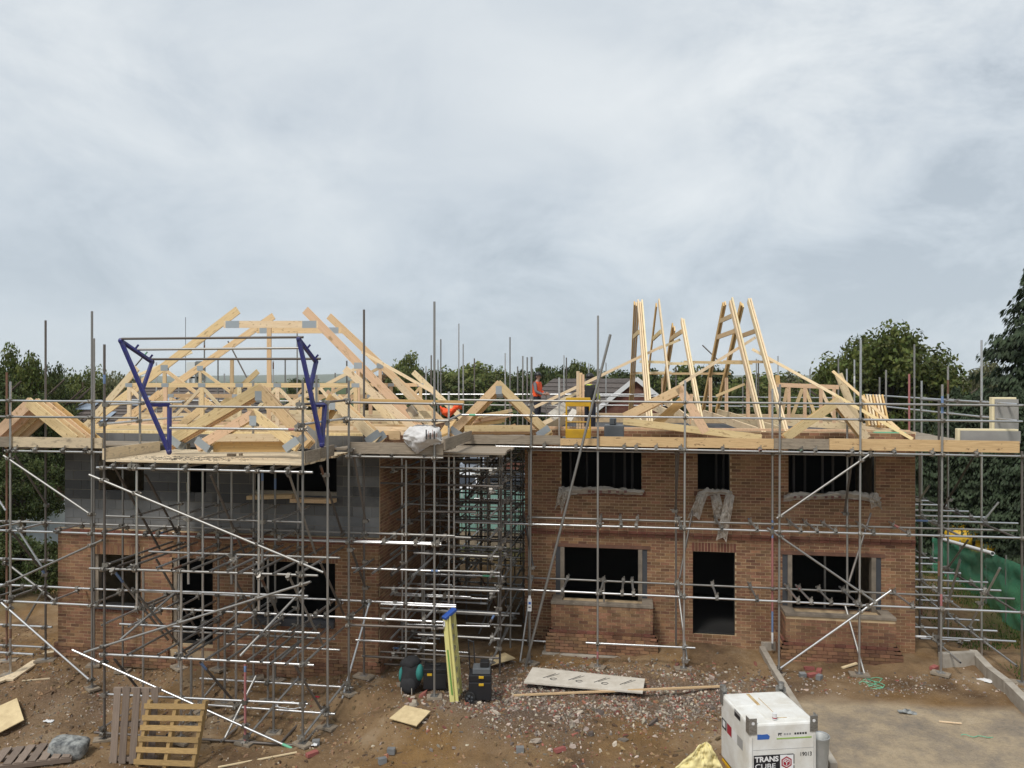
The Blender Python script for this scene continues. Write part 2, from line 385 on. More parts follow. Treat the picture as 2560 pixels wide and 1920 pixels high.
# shared unit meshes
UNIT = {}
def unit_box(m):
    if ('b', m) not in UNIT:
        b = MB(); b.box((0, 0, .5), (1, 1, 1), m); UNIT[('b', m)] = b.mesh('timber_piece')
    return UNIT[('b', m)]
def unit_tube(m):
    if ('t', m) not in UNIT:
        b = MB(); seg = 12; vs = []; fs = []
        for z in (0, 1):
            for r in (1, .84):
                for i in range(seg):
                    a = 2 * math.pi * i / seg; vs.append(Vector((r * math.cos(a), r * math.sin(a), z)))
        for i in range(seg):
            j = (i + 1) % seg
            fs += [(i, j, 2 * seg + j, 2 * seg + i), (seg + j, seg + i, 3 * seg + i, 3 * seg + j), (j, i, seg + i, seg + j), (2 * seg + i, 2 * seg + j, 3 * seg + j, 3 * seg + i)]
        b.add(vs, fs, m); me = b.mesh('tube_piece')
        me.polygons.foreach_set('use_smooth', [i % 4 < 2 for i in range(len(me.polygons))])
        UNIT[('t', m)] = me
    return UNIT[('t', m)]
def frame_m(p0, p1, sx, sy, n=(0, 1, 0)):
    p0, p1 = Vector(p0), Vector(p1); z = p1 - p0; L = z.length; z = z / L
    x = Vector(n); x = x - z * x.dot(z)
    if x.length < 1e-4: x = Vector((1, 0, 0)) - z * z.x
    x.normalize(); y = z.cross(x)
    return Matrix(((x.x * sx, y.x * sy, z.x * L, p0.x), (x.y * sx, y.y * sy, z.y * L, p0.y), (x.z * sx, y.z * sy, z.z * L, p0.z), (0, 0, 0, 1)))
def piece(name, p0, p1, w, h, m, parent=None, n=(0, 1, 0)):
    """A straight timber: w across n, h square to it."""
    return place(name, unit_box(m), frame_m(p0, p1, w, h, n), parent)
def rod(name, p0, p1, m, parent=None, r=.0242):
    return place(name, unit_tube(m), frame_m(p0, p1, r, r, (1, .01, .02)), parent)
# ================================================================== the ground
YR, YL = 18.55, 15.6                 # brick faces of the two houses
def axis(a, b, step, far):
    out = []; x = a
    while x <= b + 1e-6: out.append(x); x += step
    lo = []; d = step; x = a
    while x > -far: d *= 1.45; x -= d; lo.append(x)
    hi = []; d = step; x = b
    while x < far: d *= 1.45; x += d; hi.append(x)
    return lo[::-1] + out + hi
def inside(x, y, poly):
    c = False; n = len(poly)
    for i in range(n):
        x1, y1 = poly[i]; x2, y2 = poly[i - 1]
        if (y1 > y) != (y2 > y) and x < (x2 - x1) * (y - y1) / (y2 - y1) + x1: c = not c
    return c
KL0, KL1 = G(1905, 1628), G(2085, 1925)      # left edging of the parking bay
KR0, KR1 = G(2432, 1652), G(2575, 1790)      # right edging
def lerp(a, b, t): return a + (b - a) * t
def build_ground():
    xs = axis(-20, 13, .10, 7000); ys = axis(9, 27, .10, 7000)
    nx = len(xs); vs = []; soil = []; sand = []; rub = []; gr = []
    dirl = (KL1 - KL0); dirr = (KR1 - KR0)
    for y in ys:
        for x in xs:
            vs.append((x, y, ground_z(x, y)))
            tl = (y - KL0.y) / dirl.y; xl = KL0.x + dirl.x * tl
            tr = (y - KR0.y) / dirr.y; xr = KR0.x + dirr.x * tr
            nz = noise.noise(Vector((x * .7, y * .7, 2)))
            s = max(0, min(1, (x - xl) / .15)) * max(0, min(1, (xr - x) / .15)) * max(0, min(1, (16.05 + .25 * nz - y) / .35))
            sand.append(s)
            d1 = math.hypot((x - .2) / 3.4, (y - 15.9) / 1.25); d2 = math.hypot((x + 2.4) / 2.2, (y - 15.2) / 1.6)
            rr = max(0, 1.25 - min(d1, d2)) * 1.3
            if x < -11: rr = max(rr, .55 * max(0, 1 - abs(y - 14.2) / 1.4))
            rub.append(max(0, min(1, rr + .35 * nz)) * (1 - s))
            g = 0
            if x > xr + .5: g = max(0, min(1, (x - xr - 1.4 + 1.2 * nz) / 1.2)) * (1 if y > 14 else .5)
            if y > 26 or x < -17: g = max(g, min(1, max((y - 26) / 3, (-17 - x) / 3)))
            gr.append(g)
    fs = [(j * nx + i, j * nx + i + 1, (j + 1) * nx + i + 1, (j + 1) * nx + i) for j in range(len(ys) - 1) for i in range(nx - 1)]
    m = bpy.data.materials.new('soil'); m.use_nodes = True; MAT['soil'] = m
    t = m.node_tree; b = t.nodes['Principled BSDF']; b.inputs['Roughness'].default_value = .95; b.inputs['Specular IOR Level'].default_value = .2
    N = t.nodes.new; L = t.links.new
    geo = N('ShaderNodeTexCoord')
    def nz(scale, det=6, rough=.6, off=0):
        n = N('ShaderNodeTexNoise'); n.inputs['Scale'].default_value = scale; n.inputs['Detail'].default_value = det; n.inputs['Roughness'].default_value = rough
        mp = N('ShaderNodeMapping'); mp.inputs['Location'].default_value = (off, off * .7, 0); L(geo.outputs['Object'], mp.inputs[0]); L(mp.outputs[0], n.inputs['Vector'])
        return n.outputs['Fac']
    def ramp(f, stops):
        n = N('ShaderNodeValToRGB'); e = n.color_ramp.elements
        while len(e) < len(stops): e.new(.5)
        for q, (p, c) in zip(e, stops): q.position = p; q.color = (*c, 1)
        L(f, n.inputs[0]); return n.outputs[0]
    def mix(f, a, c):
        n = N('ShaderNodeMix'); n.data_type = 'RGBA'; L(f, n.inputs[0]); L(a, n.inputs[6]); L(c, n.inputs[7]); return n.outputs[2]
    def att(k):
        n = N('ShaderNodeAttribute'); n.attribute_name = k; return n.outputs['Fac']
    def mul(a, bb):
        n = N('ShaderNodeMath'); n.operation = 'MULTIPLY'; n.use_clamp = True; L(a, n.inputs[0])
        if isinstance(bb, (int, float)): n.inputs[1].default_value = bb
        else: L(bb, n.inputs[1])
        return n.outputs[0]
    earth = ramp(nz(.8, 8, .65), [(.28, (.09, .053, .029)), (.42, (.19, .12, .064)), (.54, (.285, .187, .10)), (.70, (.40, .30, .195))])
    ochre = ramp(nz(3.5, 6, .7, 9), [(.3, (.17, .095, .034)), (.7, (.31, .18, .068))])
    earth = mix(mul(ramp(nz(.55, 3, .5, 21), [(.46, (0, 0, 0)), (.62, (1, 1, 1))]), .8), earth, ochre)
    speck = ramp(nz(26, 3, .7, 3), [(.62, (0, 0, 0)), (.68, (1, 1, 1))])
    pale = ramp(nz(11, 3, .7, 5), [(.3, (.30, .23, .17)), (.7, (.52, .46, .38))])
    earth = mix(mul(speck, .38), earth, pale)
    sandc = ramp(nz(1.1, 8, .7, 14), [(.30, (.22, .20, .18)), (.43, (.36, .30, .23)), (.56, (.53, .42, .285)), (.75, (.60, .50, .37))])
    sandd = ramp(nz(14, 5, .75, 4), [(.34, (.10, .085, .07)), (.55, (.36, .27, .17))])
    sandc = mix(mul(nz(5, 3, .5, 7), .45), sandc, sandd)
    rubc = ramp(nz(30, 5, .8, 30), [(.34, (.075, .050, .034)), (.5, (.17, .118, .082)), (.62, (.28, .205, .155)), (.74, (.50, .43, .36))])
    grass = ramp(nz(2.0, 8, .7, 40), [(.32, (.05, .045, .018)), (.5, (.045, .075, .018)), (.7, (.075, .115, .028))])
    c = mix(att('rubble'), earth, rubc); c = mix(att('sand'), c, sandc); c = mix(att('turf'), c, grass)
    L(c, b.inputs['Base Color'])
    bp = N('ShaderNodeBump'); bp.inputs['Strength'].default_value = 1.0; bp.inputs['Distance'].default_value = .06; L(nz(17, 8, .75, 2), bp.inputs['Height']); L(bp.outputs[0], b.inputs['Normal'])
    me = mesh_from(vs, fs, m, 'ground', True)
    for k, d in (('sand', sand), ('rubble', rub), ('turf', gr)):
        at = me.attributes.new(k, 'FLOAT', 'POINT'); at.data.foreach_set('value', d)
    o = place('ground', me, ID); tag(o, 'brown churned soil of the building site', kind='structure')
    return o
ground = build_ground()
# loose rubble too small to count: one mass
def chip(mb, c, s, m, tint):
    """An angular broken shard: a flat-topped wedge of random outline and tilt."""
    n = random.choice((4, 5, 5, 6)); a0 = random.random() * 6; el = random.uniform(1, 2.1); rot = random.random() * 3.14; tx, ty = random.uniform(-.5, .5), random.uniform(-.5, .5); vs = []
    k = random.uniform(.25, .7)
    for lev in (0, 1):
        for i in range(n):
            a = a0 + 2 * math.pi * (i + random.uniform(-.25, .25)) / n; r = s * random.uniform(.6, 1.1) * (1 if lev == 0 else random.uniform(.55, .95))
            x, y = r * math.cos(a) * el, r * math.sin(a) / el ** .5; x, y = x * math.cos(rot) - y * math.sin(rot), x * math.sin(rot) + y * math.cos(rot)
            vs.append((c.x + x, c.y + y, c.z + (s * k if lev else -s * .35) + tx * x * .6 + ty * y * .6))
    mb.add(vs, [(i, (i + 1) % n, n + (i + 1) % n, n + i) for i in range(n)] + [tuple(range(n, 2 * n))], m, tint)
def blocked(x, y):
    return (-13.4 < x < -5.5 and y > YL - .1) or (-2.7 < x < 6.6 and y > YR - .1) or (.4 < x + 2.6 < 3.4 and y > 17.8) or (3.4 < x < 6.2 and y > 17.8)
rb = MB(); rnd = random.Random(3)
for i in range(44000):
    q = rnd.random()
    if q < .42: x, y = rnd.gauss(.2, 2.0), rnd.gauss(15.9, .75)
    elif q < .60: x, y = rnd.gauss(-2.3, 1.2), rnd.gauss(15.0, .9)
    elif q < .72: x, y = rnd.uniform(-19, -11), rnd.gauss(14.2, .8)
    elif q < .80: x, y = rnd.uniform(-12, -5), rnd.gauss(14.4, .8)
    elif q < .86: x, y = rnd.uniform(4, 9), rnd.gauss(16.8, .35)
    else: x, y = rnd.uniform(-16, 3), rnd.uniform(11.2, 17)
    if blocked(x, y): continue
    tl = (y - KL0.y) / (KL1.y - KL0.y); xl = KL0.x + (KL1.x - KL0.x) * tl
    if x > xl - .1 and y < 16.2: continue
    if noise.noise(Vector((x * 1.3, y * 1.9, 11))) + .35 * noise.noise(Vector((x * 4, y * 4, 3))) < rnd.uniform(-.45, .25) - (.12 if q < .6 else 0): continue
    s = .005 + .022 * rnd.random() ** 3.5 if q > .6 else .005 + .034 * rnd.random() ** 4.2
    m = 'brick_chip' if rnd.random() < (.20 if q < .6 else .08) else 'stone_chip'
    tn = rnd.random() * .8 if m == 'brick_chip' else (rnd.random() * .5 if rnd.random() < .72 else .5 + .5 * rnd.random())
    chip(rb, Vector((x, y, ground_z(x, y) + s * .2)), s, m, tn)
for i in range(16000):                                  # clods of soil
    x, y = rnd.uniform(-19, 3.2), rnd.uniform(11.2, 17.6)
    if blocked(x, y): continue
    tl = (y - KL0.y) / (KL1.y - KL0.y); xl = KL0.x + (KL1.x - KL0.x) * tl
    if x > xl - .1 and y < 16.2: continue
    if noise.noise(Vector((x * .9, y * 1.2, 31))) < rnd.uniform(-.5, .3): continue
    s = .012 + .05 * rnd.random() ** 3; chip(rb, Vector((x, y, ground_z(x, y) - s * .1)), s, 'soil_clod', rnd.random())
o = rb.build('rubble', M=ID, tinted=True); tag(o, 'broken stone and brick chips strewn over the soil', 'rubble', kind='stuff')

# ================================================================== masonry
class House:
    def __init__(s, name, label, loc):
        s.root = thing(name, label, 'house', loc); s.bricks = []
    def courses(s, o, u, n, W, z0, z1, holes=(), off=0.0, red=False, phase=0, depth=.05, tone=0.0):
        """Lay stretcher courses on the upright face starting at o along u, facing n. holes: (u0, u1, z0, z1)."""
        o, u, n = Vector(o), Vector(u), Vector(n); k = int(math.floor(z0 / .075 + .5))
        z = k * .075
        while z + .07 <= z1 + 1e-3:
            x = -.1125 if (k + phase) % 2 else 0.0
            while x < W:
                a, b = max(0, x), min(W, x + .215); x += .225
                segs = [(a, b)]
                zc = z + .0375
                for (h0, h1, g0, g1) in holes:
                    if g0 < zc < g1:
                        new = []
                        for (p, q) in segs:
                            if h1 <= p or h0 >= q: new.append((p, q)); continue
                            if h0 - p > .03: new.append((p, h0))
                            if q - h1 > .03: new.append((h1, q))
                        segs = new
                for (p, q) in segs:
                    if q - p > .03:
                        wp = o + u * ((p + q) / 2) + Vector((0, 0, z)); t = min(1, max(0, random.gauss(.5 + tone + .22 * noise.noise(wp * .55) + .18 * noise.noise(wp * 1.7), .20)))
                        s.bricks.append((o + u * ((p + q) / 2) + n * (off + random.uniform(-.002, .003)) + Vector((0, 0, z + .0325 - o.z)), u, n, q - p, .065, t, red, depth))
            z += .075; k += 1
    def soldiers(s, o, u, n, u0, u1, z0, h=.215, off=0.0, red=False):
        o, u, n = Vector(o), Vector(u), Vector(n); x = u0
        while x < u1 - .03:
            s.bricks.append((o + u * (x + .0325) + n * (off + random.uniform(-.002, .004)) + Vector((0, 0, z0 + h / 2 - o.z)), u, n, .065, h, random.gauss(.5, .2), red, .05)); x += .075
    def finish(s, seen):
        """The 300 bricks that show largest become objects, the rest one mass of bricks."""
        full = [b for b in s.bricks if abs(b[3] - .215) < .003 and abs(b[4] - .065) < .001 and seen(b[0], b[2])]
        full.sort(key=lambda b: (b[0] - Vector((0, 0, HC))).length)
        pick = set(id(b) for b in full[:300])
        variants = {}
        mb = MB()
        for b in s.bricks:
            c, u, n, L, h, t, red, depth = b
            m = 'brick_red' if red else 'brick'
            if id(b) in pick:
                key = (m, int(min(.999, max(0, t)) * 12))
                if key not in variants:
                    q = MB(); q.box((0, -.025, 0), (.215, .05, .065), m, tint=(key[1] + .5) / 12); variants[key] = q.mesh('brick', tinted=True)
                M = Matrix(((u.x, -n.x * -1, 0, c.x), (u.y, n.y, 0, c.y), (0, 0, 1, c.z), (0, 0, 0, 1)))
                place('brick', variants[key], M, s.root)
            else:
                w = u * (L / 2); v = Vector((0, 0, h / 2)); d = n * -depth
                vs = [c - w - v, c + w - v, c + w + v, c - w + v]; vs += [p + d for p in vs]
                mb.add(vs, [(0, 1, 2, 3), (0, 4, 5, 1), (1, 5, 6, 2), (2, 6, 7, 3), (3, 7, 4, 0)], m, t)
        o = mb.build('brickwork', s.root, M=ID, tinted=True); tag(o, kind='stuff')
def cells(W, z0, z1, holes):
    us = sorted({0, W, *[h[0] for h in holes], *[h[1] for h in holes]}); zs = sorted({z0, z1, *[h[2] for h in holes], *[h[3] for h in holes]})
    us = [a for a in us if 0 <= a <= W]; zs = [a for a in zs if z0 <= a <= z1]
    for i in range(len(us) - 1):
        run = None
        for j in range(len(zs) - 1):
            uc, zc = (us[i] + us[i + 1]) / 2, (zs[j] + zs[j + 1]) / 2
            solid = not any(h[0] < uc < h[1] and h[2] < zc < h[3] for h in holes)
            if solid:
                if run is None: run = [zs[j], zs[j + 1]]
                else: run[1] = zs[j + 1]
            if (not solid or j == len(zs) - 2) and run is not None:
                yield us[i], us[i + 1], run[0], run[1]; run = None
def slab_wall(name, parent, o, u, n, W, z0, z1, holes, thick, m, set_back=.004):
    mb = MB(); o, u, n = Vector(o), Vector(u), Vector(n); rot = Matrix((u, -n, Vector((0, 0, 1)))).transposed()
    for (a, b, c, d) in cells(W, z0, z1, holes):
        ctr = o + u * ((a + b) / 2) - n * (set_back + thick / 2); ctr.z = (c + d) / 2
        mb.box(ctr, (b - a, thick, d - c), m, rot)
    return mb.build(name, parent)
X_, Y_, Z_ = Vector((1, 0, 0)), Vector((0, 1, 0)), Vector((0, 0, 1))
FRONT = Vector((0, -1, 0))
WT = 4.95                                   # wall tops
# ------------------------------------------------------------------ house of brick, set back (right)
RX0, RX1, RYB = ux(1312, YR), ux(2288, YR), 28.2
hr = House('brick_house', 'half-built brick house with bay window bases, three upper openings and no roof covering', (2, YR, 0))
def hole(x0, x1, ytop, ybot, Y, X0):
    a, b = ux(x0, Y), ux(x1, Y); return (a - X0, b - X0, uz((x0 + x1) / 2, ybot, Y), uz((x0 + x1) / 2, ytop, Y))
RH = {'ul': list(hole(1403, 1604, 1100, 1224, YR, RX0)), 'um': list(hole(1744, 1825, 1100, 1226, YR, RX0)), 'ur': list(hole(1971, 2189, 1100, 1236, YR, RX0)),
      'll': list(hole(1389, 1618, 1370, 1506, YR, RX0)), 'door': list(hole(1732, 1838, 1380, 1589, YR, RX0)), 'lr': list(hole(1956, 2203, 1390, 1528, YR, RX0))}
for k in ('ul', 'um', 'ur'): RH[k][3] = 4.78
RHL = [tuple(v) for v in RH.values()]
RW = RX1 - RX0
o = slab_wall('wall', hr.root, (RX0, YR, 0), X_, FRONT, RW, -.45, WT, RHL, .10, 'mortar')
# inner leaf of blockwork behind the cavity
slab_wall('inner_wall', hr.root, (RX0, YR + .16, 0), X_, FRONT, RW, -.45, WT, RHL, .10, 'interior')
slab_wall('wall', hr.root, (RX0, RYB, 0), Vector((0, -1, 0)), Vector((-1, 0, 0)), RYB - YR - .3, -.45, WT, [], .3, 'mortar')
slab_wall('wall', hr.root, (RX1, YR + .3, 0), Y_, Vector((1, 0, 0)), RYB - YR - .3, -.45, WT, [], .3, 'mortar')
slab_wall('wall', hr.root, (RX1, RYB, 0), -X_, Vector((0, 1, 0)), RW, -.45, WT, [], .3, 'mortar')
def deck(name, parent, x0, x1, y0, y1, z, t, m):
    mb = MB(); mb.box(((x0 + x1) / 2, (y0 + y1) / 2, z - t / 2), (x1 - x0, y1 - y0, t), m); return mb.build(name, parent)
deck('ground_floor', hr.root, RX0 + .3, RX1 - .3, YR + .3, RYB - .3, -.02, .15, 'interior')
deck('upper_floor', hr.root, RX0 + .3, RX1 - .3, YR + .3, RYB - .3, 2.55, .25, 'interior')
deck('shade_deck', hr.root, RX0 + .32, RX1 - .32, YR + .32, RYB - .32, 4.62, .05, 'roof_felt')  # deck added at eaves level to keep the rooms below dark
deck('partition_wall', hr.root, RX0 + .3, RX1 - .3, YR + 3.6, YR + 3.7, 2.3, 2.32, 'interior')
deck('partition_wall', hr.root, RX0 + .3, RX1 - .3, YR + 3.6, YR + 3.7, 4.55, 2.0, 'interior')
zs1, zs2 = uz(1800, 1352, YR), uz(1800, 1338, YR)
sc = round(zs1 / .075) * .075
lint = {k: RH[k] for k in RH}
brick_holes = list(RHL)
d = RH['door']; brick_holes.append((d[0] - .02, d[1] + .02, d[3], d[3] + .225)); 
hr.courses((RX0, YR, 0), X_, FRONT, RW, -.375, WT, brick_holes + [(0, RW, sc, sc + .15)])
hr.soldiers((RX0, YR, 0), X_, FRONT, d[0] - .02, d[1] + .02, d[3] + .005, red=True)
hr.courses((RX0, YR, 0), X_, FRONT, RW, sc, sc + .075, off=.022, red=True, depth=.09)
hr.courses((RX0, YR, 0), X_, FRONT, RW, sc + .075, sc + .15, off=.045, red=True, phase=1, depth=.11)
# window sills of brick on edge
for k in ('ul', 'um', 'ur'):
    h = RH[k]; hr.soldiers((RX0, YR, 0), X_, FRONT, h[0] - .08, h[1] + .08, h[2] - .135, .11, off=.05, red=True)
# damp courses and jambs of the two bays
for k in ('ll', 'lr'):
    h = RH[k]
    for (a, b2) in ((h[0] - .003, h[0] + .22), (h[1] - .22, h[1] + .003)):
        mb = MB(); mb.box((RX0 + (a + b2) / 2, YR + .02, (h[2] + h[3]) / 2), (b2 - a, .02, h[3] - h[2]), 'damp_course'); mb.build('damp_course_strip', hr.root)
        e = b2 - .05 if a < h[0] + .1 else a + .05
        mb = MB(); mb.box((RX0 + e, YR + .06, (h[2] + h[3]) / 2), (.10, .16, h[3] - h[2] - .01), 'stone_sill'); mb.build('jamb', hr.root)
    mb = MB(); mb.box((RX0 + (h[0] + h[1]) / 2, YR + .01, h[3] + .045), (h[1] - h[0] + .16, .06, .085), 'lintel_brick'); mb.build('lintel', hr.root)
# bay bases
for (px0, px1, ysill, ybase, k) in ((1378, 1632, 1516, 1654, 'll'), (1964, 2240, 1546, 1648, 'lr')):
    YB = YR - .6
    bx0, bx1 = ux(px0, YB), ux(px1, YB); zt = uz((px0 + px1) / 2, ysill, YB); zb = -.45
    mb = MB(); mb.box(((bx0 + bx1) / 2, YB + .3, (zt + zb) / 2), (bx1 - bx0 - .016, .584, zt - zb), 'mortar'); mb.build('bay_core', hr.root)
    zp = round((zb + .58) / .075) * .075
    for (oo, uu, nn, ww) in (((bx0, YB, 0), X_, FRONT, bx1 - bx0), ((bx0, YR, 0), -Y_, -X_, .6), ((bx1, YB, 0), Y_, X_, .6)):
        hr.courses(oo, uu, nn, ww, zp, zt, tone=-.05)
        e = 0 if nn is FRONT else 1
        for (k_, f_) in ((1, .045), (2, .085)):
            hr.courses(Vector(oo) - Vector(uu) * (f_ if not e or nn.x > 0 else 0), uu, nn, ww + f_ * (1 if e else 2), zp - .075 * k_, zp - .075 * (k_ - 1), off=f_, red=(k_ == 1), depth=.06 + f_, phase=k_)
        hr.courses(Vector(oo) - Vector(uu) * (.12 if not e or nn.x > 0 else 0), uu, nn, ww + .12 * (1 if e else 2), zb + .05, zp - .15, off=.12, depth=.18, tone=-.12)
    mb = MB(); mb.box(((bx0 + bx1) / 2, YB + .24, zb - .05), (bx1 - bx0 + .42, .9, .22), 'concrete'); mb.build('footing', hr.root, bevel=.01)
    s = MB(); s.box(((bx0 + bx1) / 2, YB + .07, zt + .035), (bx1 - bx0 + .02, .17, .07), 'stone_sill')
    s.box((bx0 + .12, YB + .375, zt + .034), (.26, .44, .07), 'stone_sill'); s.box((bx1 - .12, YB + .375, zt + .034), (.26, .44, .07), 'stone_sill'); s.build('sill', hr.root, bevel=.008)
# metal studs and props standing inside the upper openings
for (px, Y) in ((1426, 20.2), (1467, 21), (1535, 21.2), (1562, 20), (1581, 20.1), (1790, 20.6), (1808, 21), (1984, 20), (2012, 20.4), (2056, 20.2), (2082, 20.3), (2062, 19.4)):
    x = ux(px, Y)
    if px == 2062: rod('prop', (x, Y, -.02), (x, Y, 2.3), 'galvanised_dull', hr.root, .03)
    else: rod('prop', (x, Y, 2.55), (x, Y, 4.57), 'galvanised_dark', hr.root, .035)
# green damp membrane on the wall plate
for (x0, x1, Y) in ((1375, 1700, YR + .34), (2185, 2262, YR + .1)):
    mb = MB(); a, b2 = ux(x0, Y), ux(x1, Y); mb.box(((a + b2) / 2, Y, WT + .012), (b2 - a, .16, .02), 'green_membrane'); mb.build('membrane_strip', hr.root)
mb = MB(); mb.box(((RX0 + RX1) / 2, YR + .22, WT + .035), (RW - .1, .1, .06), 'timber_pink'); mb.build('wall_plate', hr.root)
hr.finish(lambda c, n: n.y < -.5 and c.z < 4.3)
# ------------------------------------------------------------------ house with blockwork above (left)
LX0, LX1, LYB = ux(145, YL), ux(946, YL), 23.4
hl = House('block_and_brick_house', 'half-built house with grey blockwork above a brick ground storey', (-9.5, YL, 0))
LW = LX1 - LX0
LH = {'ul': list(hole(240, 353, 1100, 1233, YL, LX0)), 'um': list(hole(460, 509, 1100, 1240, YL, LX0)), 'ur': list(hole(626, 837, 1100, 1231, YL, LX0)),
      'll': list(hole(234, 352, 1387, 1516, YL, LX0)), 'door': list(hole(430, 532, 1396, 1613, YL, LX0)), 'lr': list(hole(632, 838, 1405, 1550, YL, LX0))}
for k in ('ul', 'um', 'ur'): LH[k][3] = 4.8
zsl = round(uz(500, 1352, YL) / .075) * .075
low = [tuple(LH[k]) for k in ('ll', 'door', 'lr')]; up = [tuple(LH[k]) for k in ('ul', 'um', 'ur')]
slab_wall('wall', hl.root, (LX0, YL, 0), X_, FRONT, LW, -.5, zsl + .15, low, .10, 'mortar')
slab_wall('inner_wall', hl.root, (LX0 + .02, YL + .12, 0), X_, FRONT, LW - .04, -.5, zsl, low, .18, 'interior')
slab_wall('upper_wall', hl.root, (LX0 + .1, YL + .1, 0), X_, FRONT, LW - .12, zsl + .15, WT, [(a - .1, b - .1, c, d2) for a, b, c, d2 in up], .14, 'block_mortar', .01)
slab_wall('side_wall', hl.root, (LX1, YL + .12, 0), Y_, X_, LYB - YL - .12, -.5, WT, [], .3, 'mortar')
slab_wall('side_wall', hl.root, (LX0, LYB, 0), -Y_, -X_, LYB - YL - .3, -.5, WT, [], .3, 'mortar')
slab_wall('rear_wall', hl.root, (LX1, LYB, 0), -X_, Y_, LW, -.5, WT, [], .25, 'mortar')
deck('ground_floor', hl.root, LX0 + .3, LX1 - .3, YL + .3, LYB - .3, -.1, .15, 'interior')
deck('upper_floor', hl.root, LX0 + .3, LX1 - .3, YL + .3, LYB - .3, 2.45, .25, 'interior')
deck('shade_deck', hl.root, LX0 + .32, LX1 - .32, YL + .32, LYB - .32, 4.62, .05, 'roof_felt')  # added deck that shuts daylight out of these rooms too
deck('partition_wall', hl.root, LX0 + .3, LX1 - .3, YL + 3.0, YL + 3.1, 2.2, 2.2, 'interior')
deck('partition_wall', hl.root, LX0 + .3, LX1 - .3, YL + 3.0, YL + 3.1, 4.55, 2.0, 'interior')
bh = list(low)
for k in ('ll', 'door', 'lr'):
    h = LH[k]; bh.append((h[0] - .06, h[1] + .06, h[3], h[3] + .225)); hl.soldiers((LX0, YL, 0), X_, FRONT, h[0] - .06, h[1] + .06, h[3] + .005)
bh.append((0, LW, zsl, zsl + .15))
hl.courses((LX0, YL, 0), X_, FRONT, LW, .0, zsl + .15, bh)
hl.courses((LX0 - .05, YL, 0), X_, FRONT, LW + .1, zsl, zsl + .075, off=.022, red=True, depth=.09)
hl.courses((LX0 - .05, YL, 0), X_, FRONT, LW + .1, zsl + .075, zsl + .15, off=.045, red=True, phase=1, depth=.11)
dh = LH['door']
hl.courses((LX0 - .06, YL, 0), X_, FRONT, LW + .12, -.45, .0, [(dh[0], dh[1] + .1, -.2, .1)], off=.06, depth=.11, tone=-.1)
hl.courses((LX1, YL, 0), Y_, X_, LYB - YL, .0, WT, [(0, .12, zsl + .15, 6)])
hl.courses((LX1, YL - .06, 0), Y_, X_, LYB - YL, -.45, .0, off=.06, depth=.11, tone=-.1)
h = LH['ll']; hl.soldiers((LX0, YL, 0), X_, FRONT, h[0] - .05, h[1] + .05, h[2] - .12, .10, off=.04, red=True)
for k in ('ll', 'lr'):
    h = LH[k]; mb = MB(); mb.box((LX0 + (h[0] + h[1]) / 2, YL + .02, h[2] - .04 if k == 'lr' else h[2] - .02), (h[1] - h[0] - .02, .20, .06 if k == 'll' else .16), 'damp_course'); mb.build('damp_course_strip', hl.root)
for k in ('ll', 'door'):
    h = LH[k]; mb = MB(); mb.box((LX0 + h[0] + .05, YL + .1, (h[2] + h[3]) / 2), (.09, .12, h[3] - h[2] - .01), 'board_weathered'); mb.build('frame_post', hl.root)
# the concrete blocks of the upper storey
bv = {}
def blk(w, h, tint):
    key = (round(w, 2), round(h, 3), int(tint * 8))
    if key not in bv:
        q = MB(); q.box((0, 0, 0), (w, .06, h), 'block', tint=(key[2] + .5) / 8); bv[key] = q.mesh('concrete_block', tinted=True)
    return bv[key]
z = zsl + .16; row = 0
while z < WT - .05:
    hgt = min(.215, WT - z); x = -.225 if row % 2 else 0.0
    while x < LW - .12:
        a, b2 = max(0, x), min(LW - .12, x + .44); x += .45
        segs = [(a, b2)]; zc = z + hgt / 2
        for (h0, h1, g0, g1) in up:
            h0, h1 = h0 - .1, h1 - .1
            if g0 < zc < g1:
                segs = [s2 for (p, q2) in segs for s2 in (((p, min(q2, h0)) if p < h0 else None), ((max(p, h1), q2) if q2 > h1 else None)) if s2 and s2[1] - s2[0] > .03]
        for (p, q2) in segs:
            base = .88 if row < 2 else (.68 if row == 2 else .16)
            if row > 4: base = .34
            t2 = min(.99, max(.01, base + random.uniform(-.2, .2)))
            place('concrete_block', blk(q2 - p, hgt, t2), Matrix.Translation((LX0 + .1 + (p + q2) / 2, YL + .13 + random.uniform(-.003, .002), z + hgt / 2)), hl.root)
    z += .225; row += 1
hl.finish(lambda c, n: n.y < -.5 and c.z < zsl)
mb = MB(); mb.box(((LX0 + LX1) / 2, YL + .18, WT + .03), (LW - .1, .1, .06), 'timber'); mb.build('wall_plate', hl.root)
# two short boards laid in the wide upper opening
for (a, b2, Y, lab) in (((622, 1243), (735, 1240), YL + .0, 'pale timber board lying across the wide opening in the blockwork, left one'), ((730, 1250), (837, 1252), YL - .12, 'pale timber board lying across the wide opening in the blockwork, right one')):
    tag(piece('timber_board', U(*a, Y), U(*b2, Y), .22, .085, 'timber', None), lab, 'board')
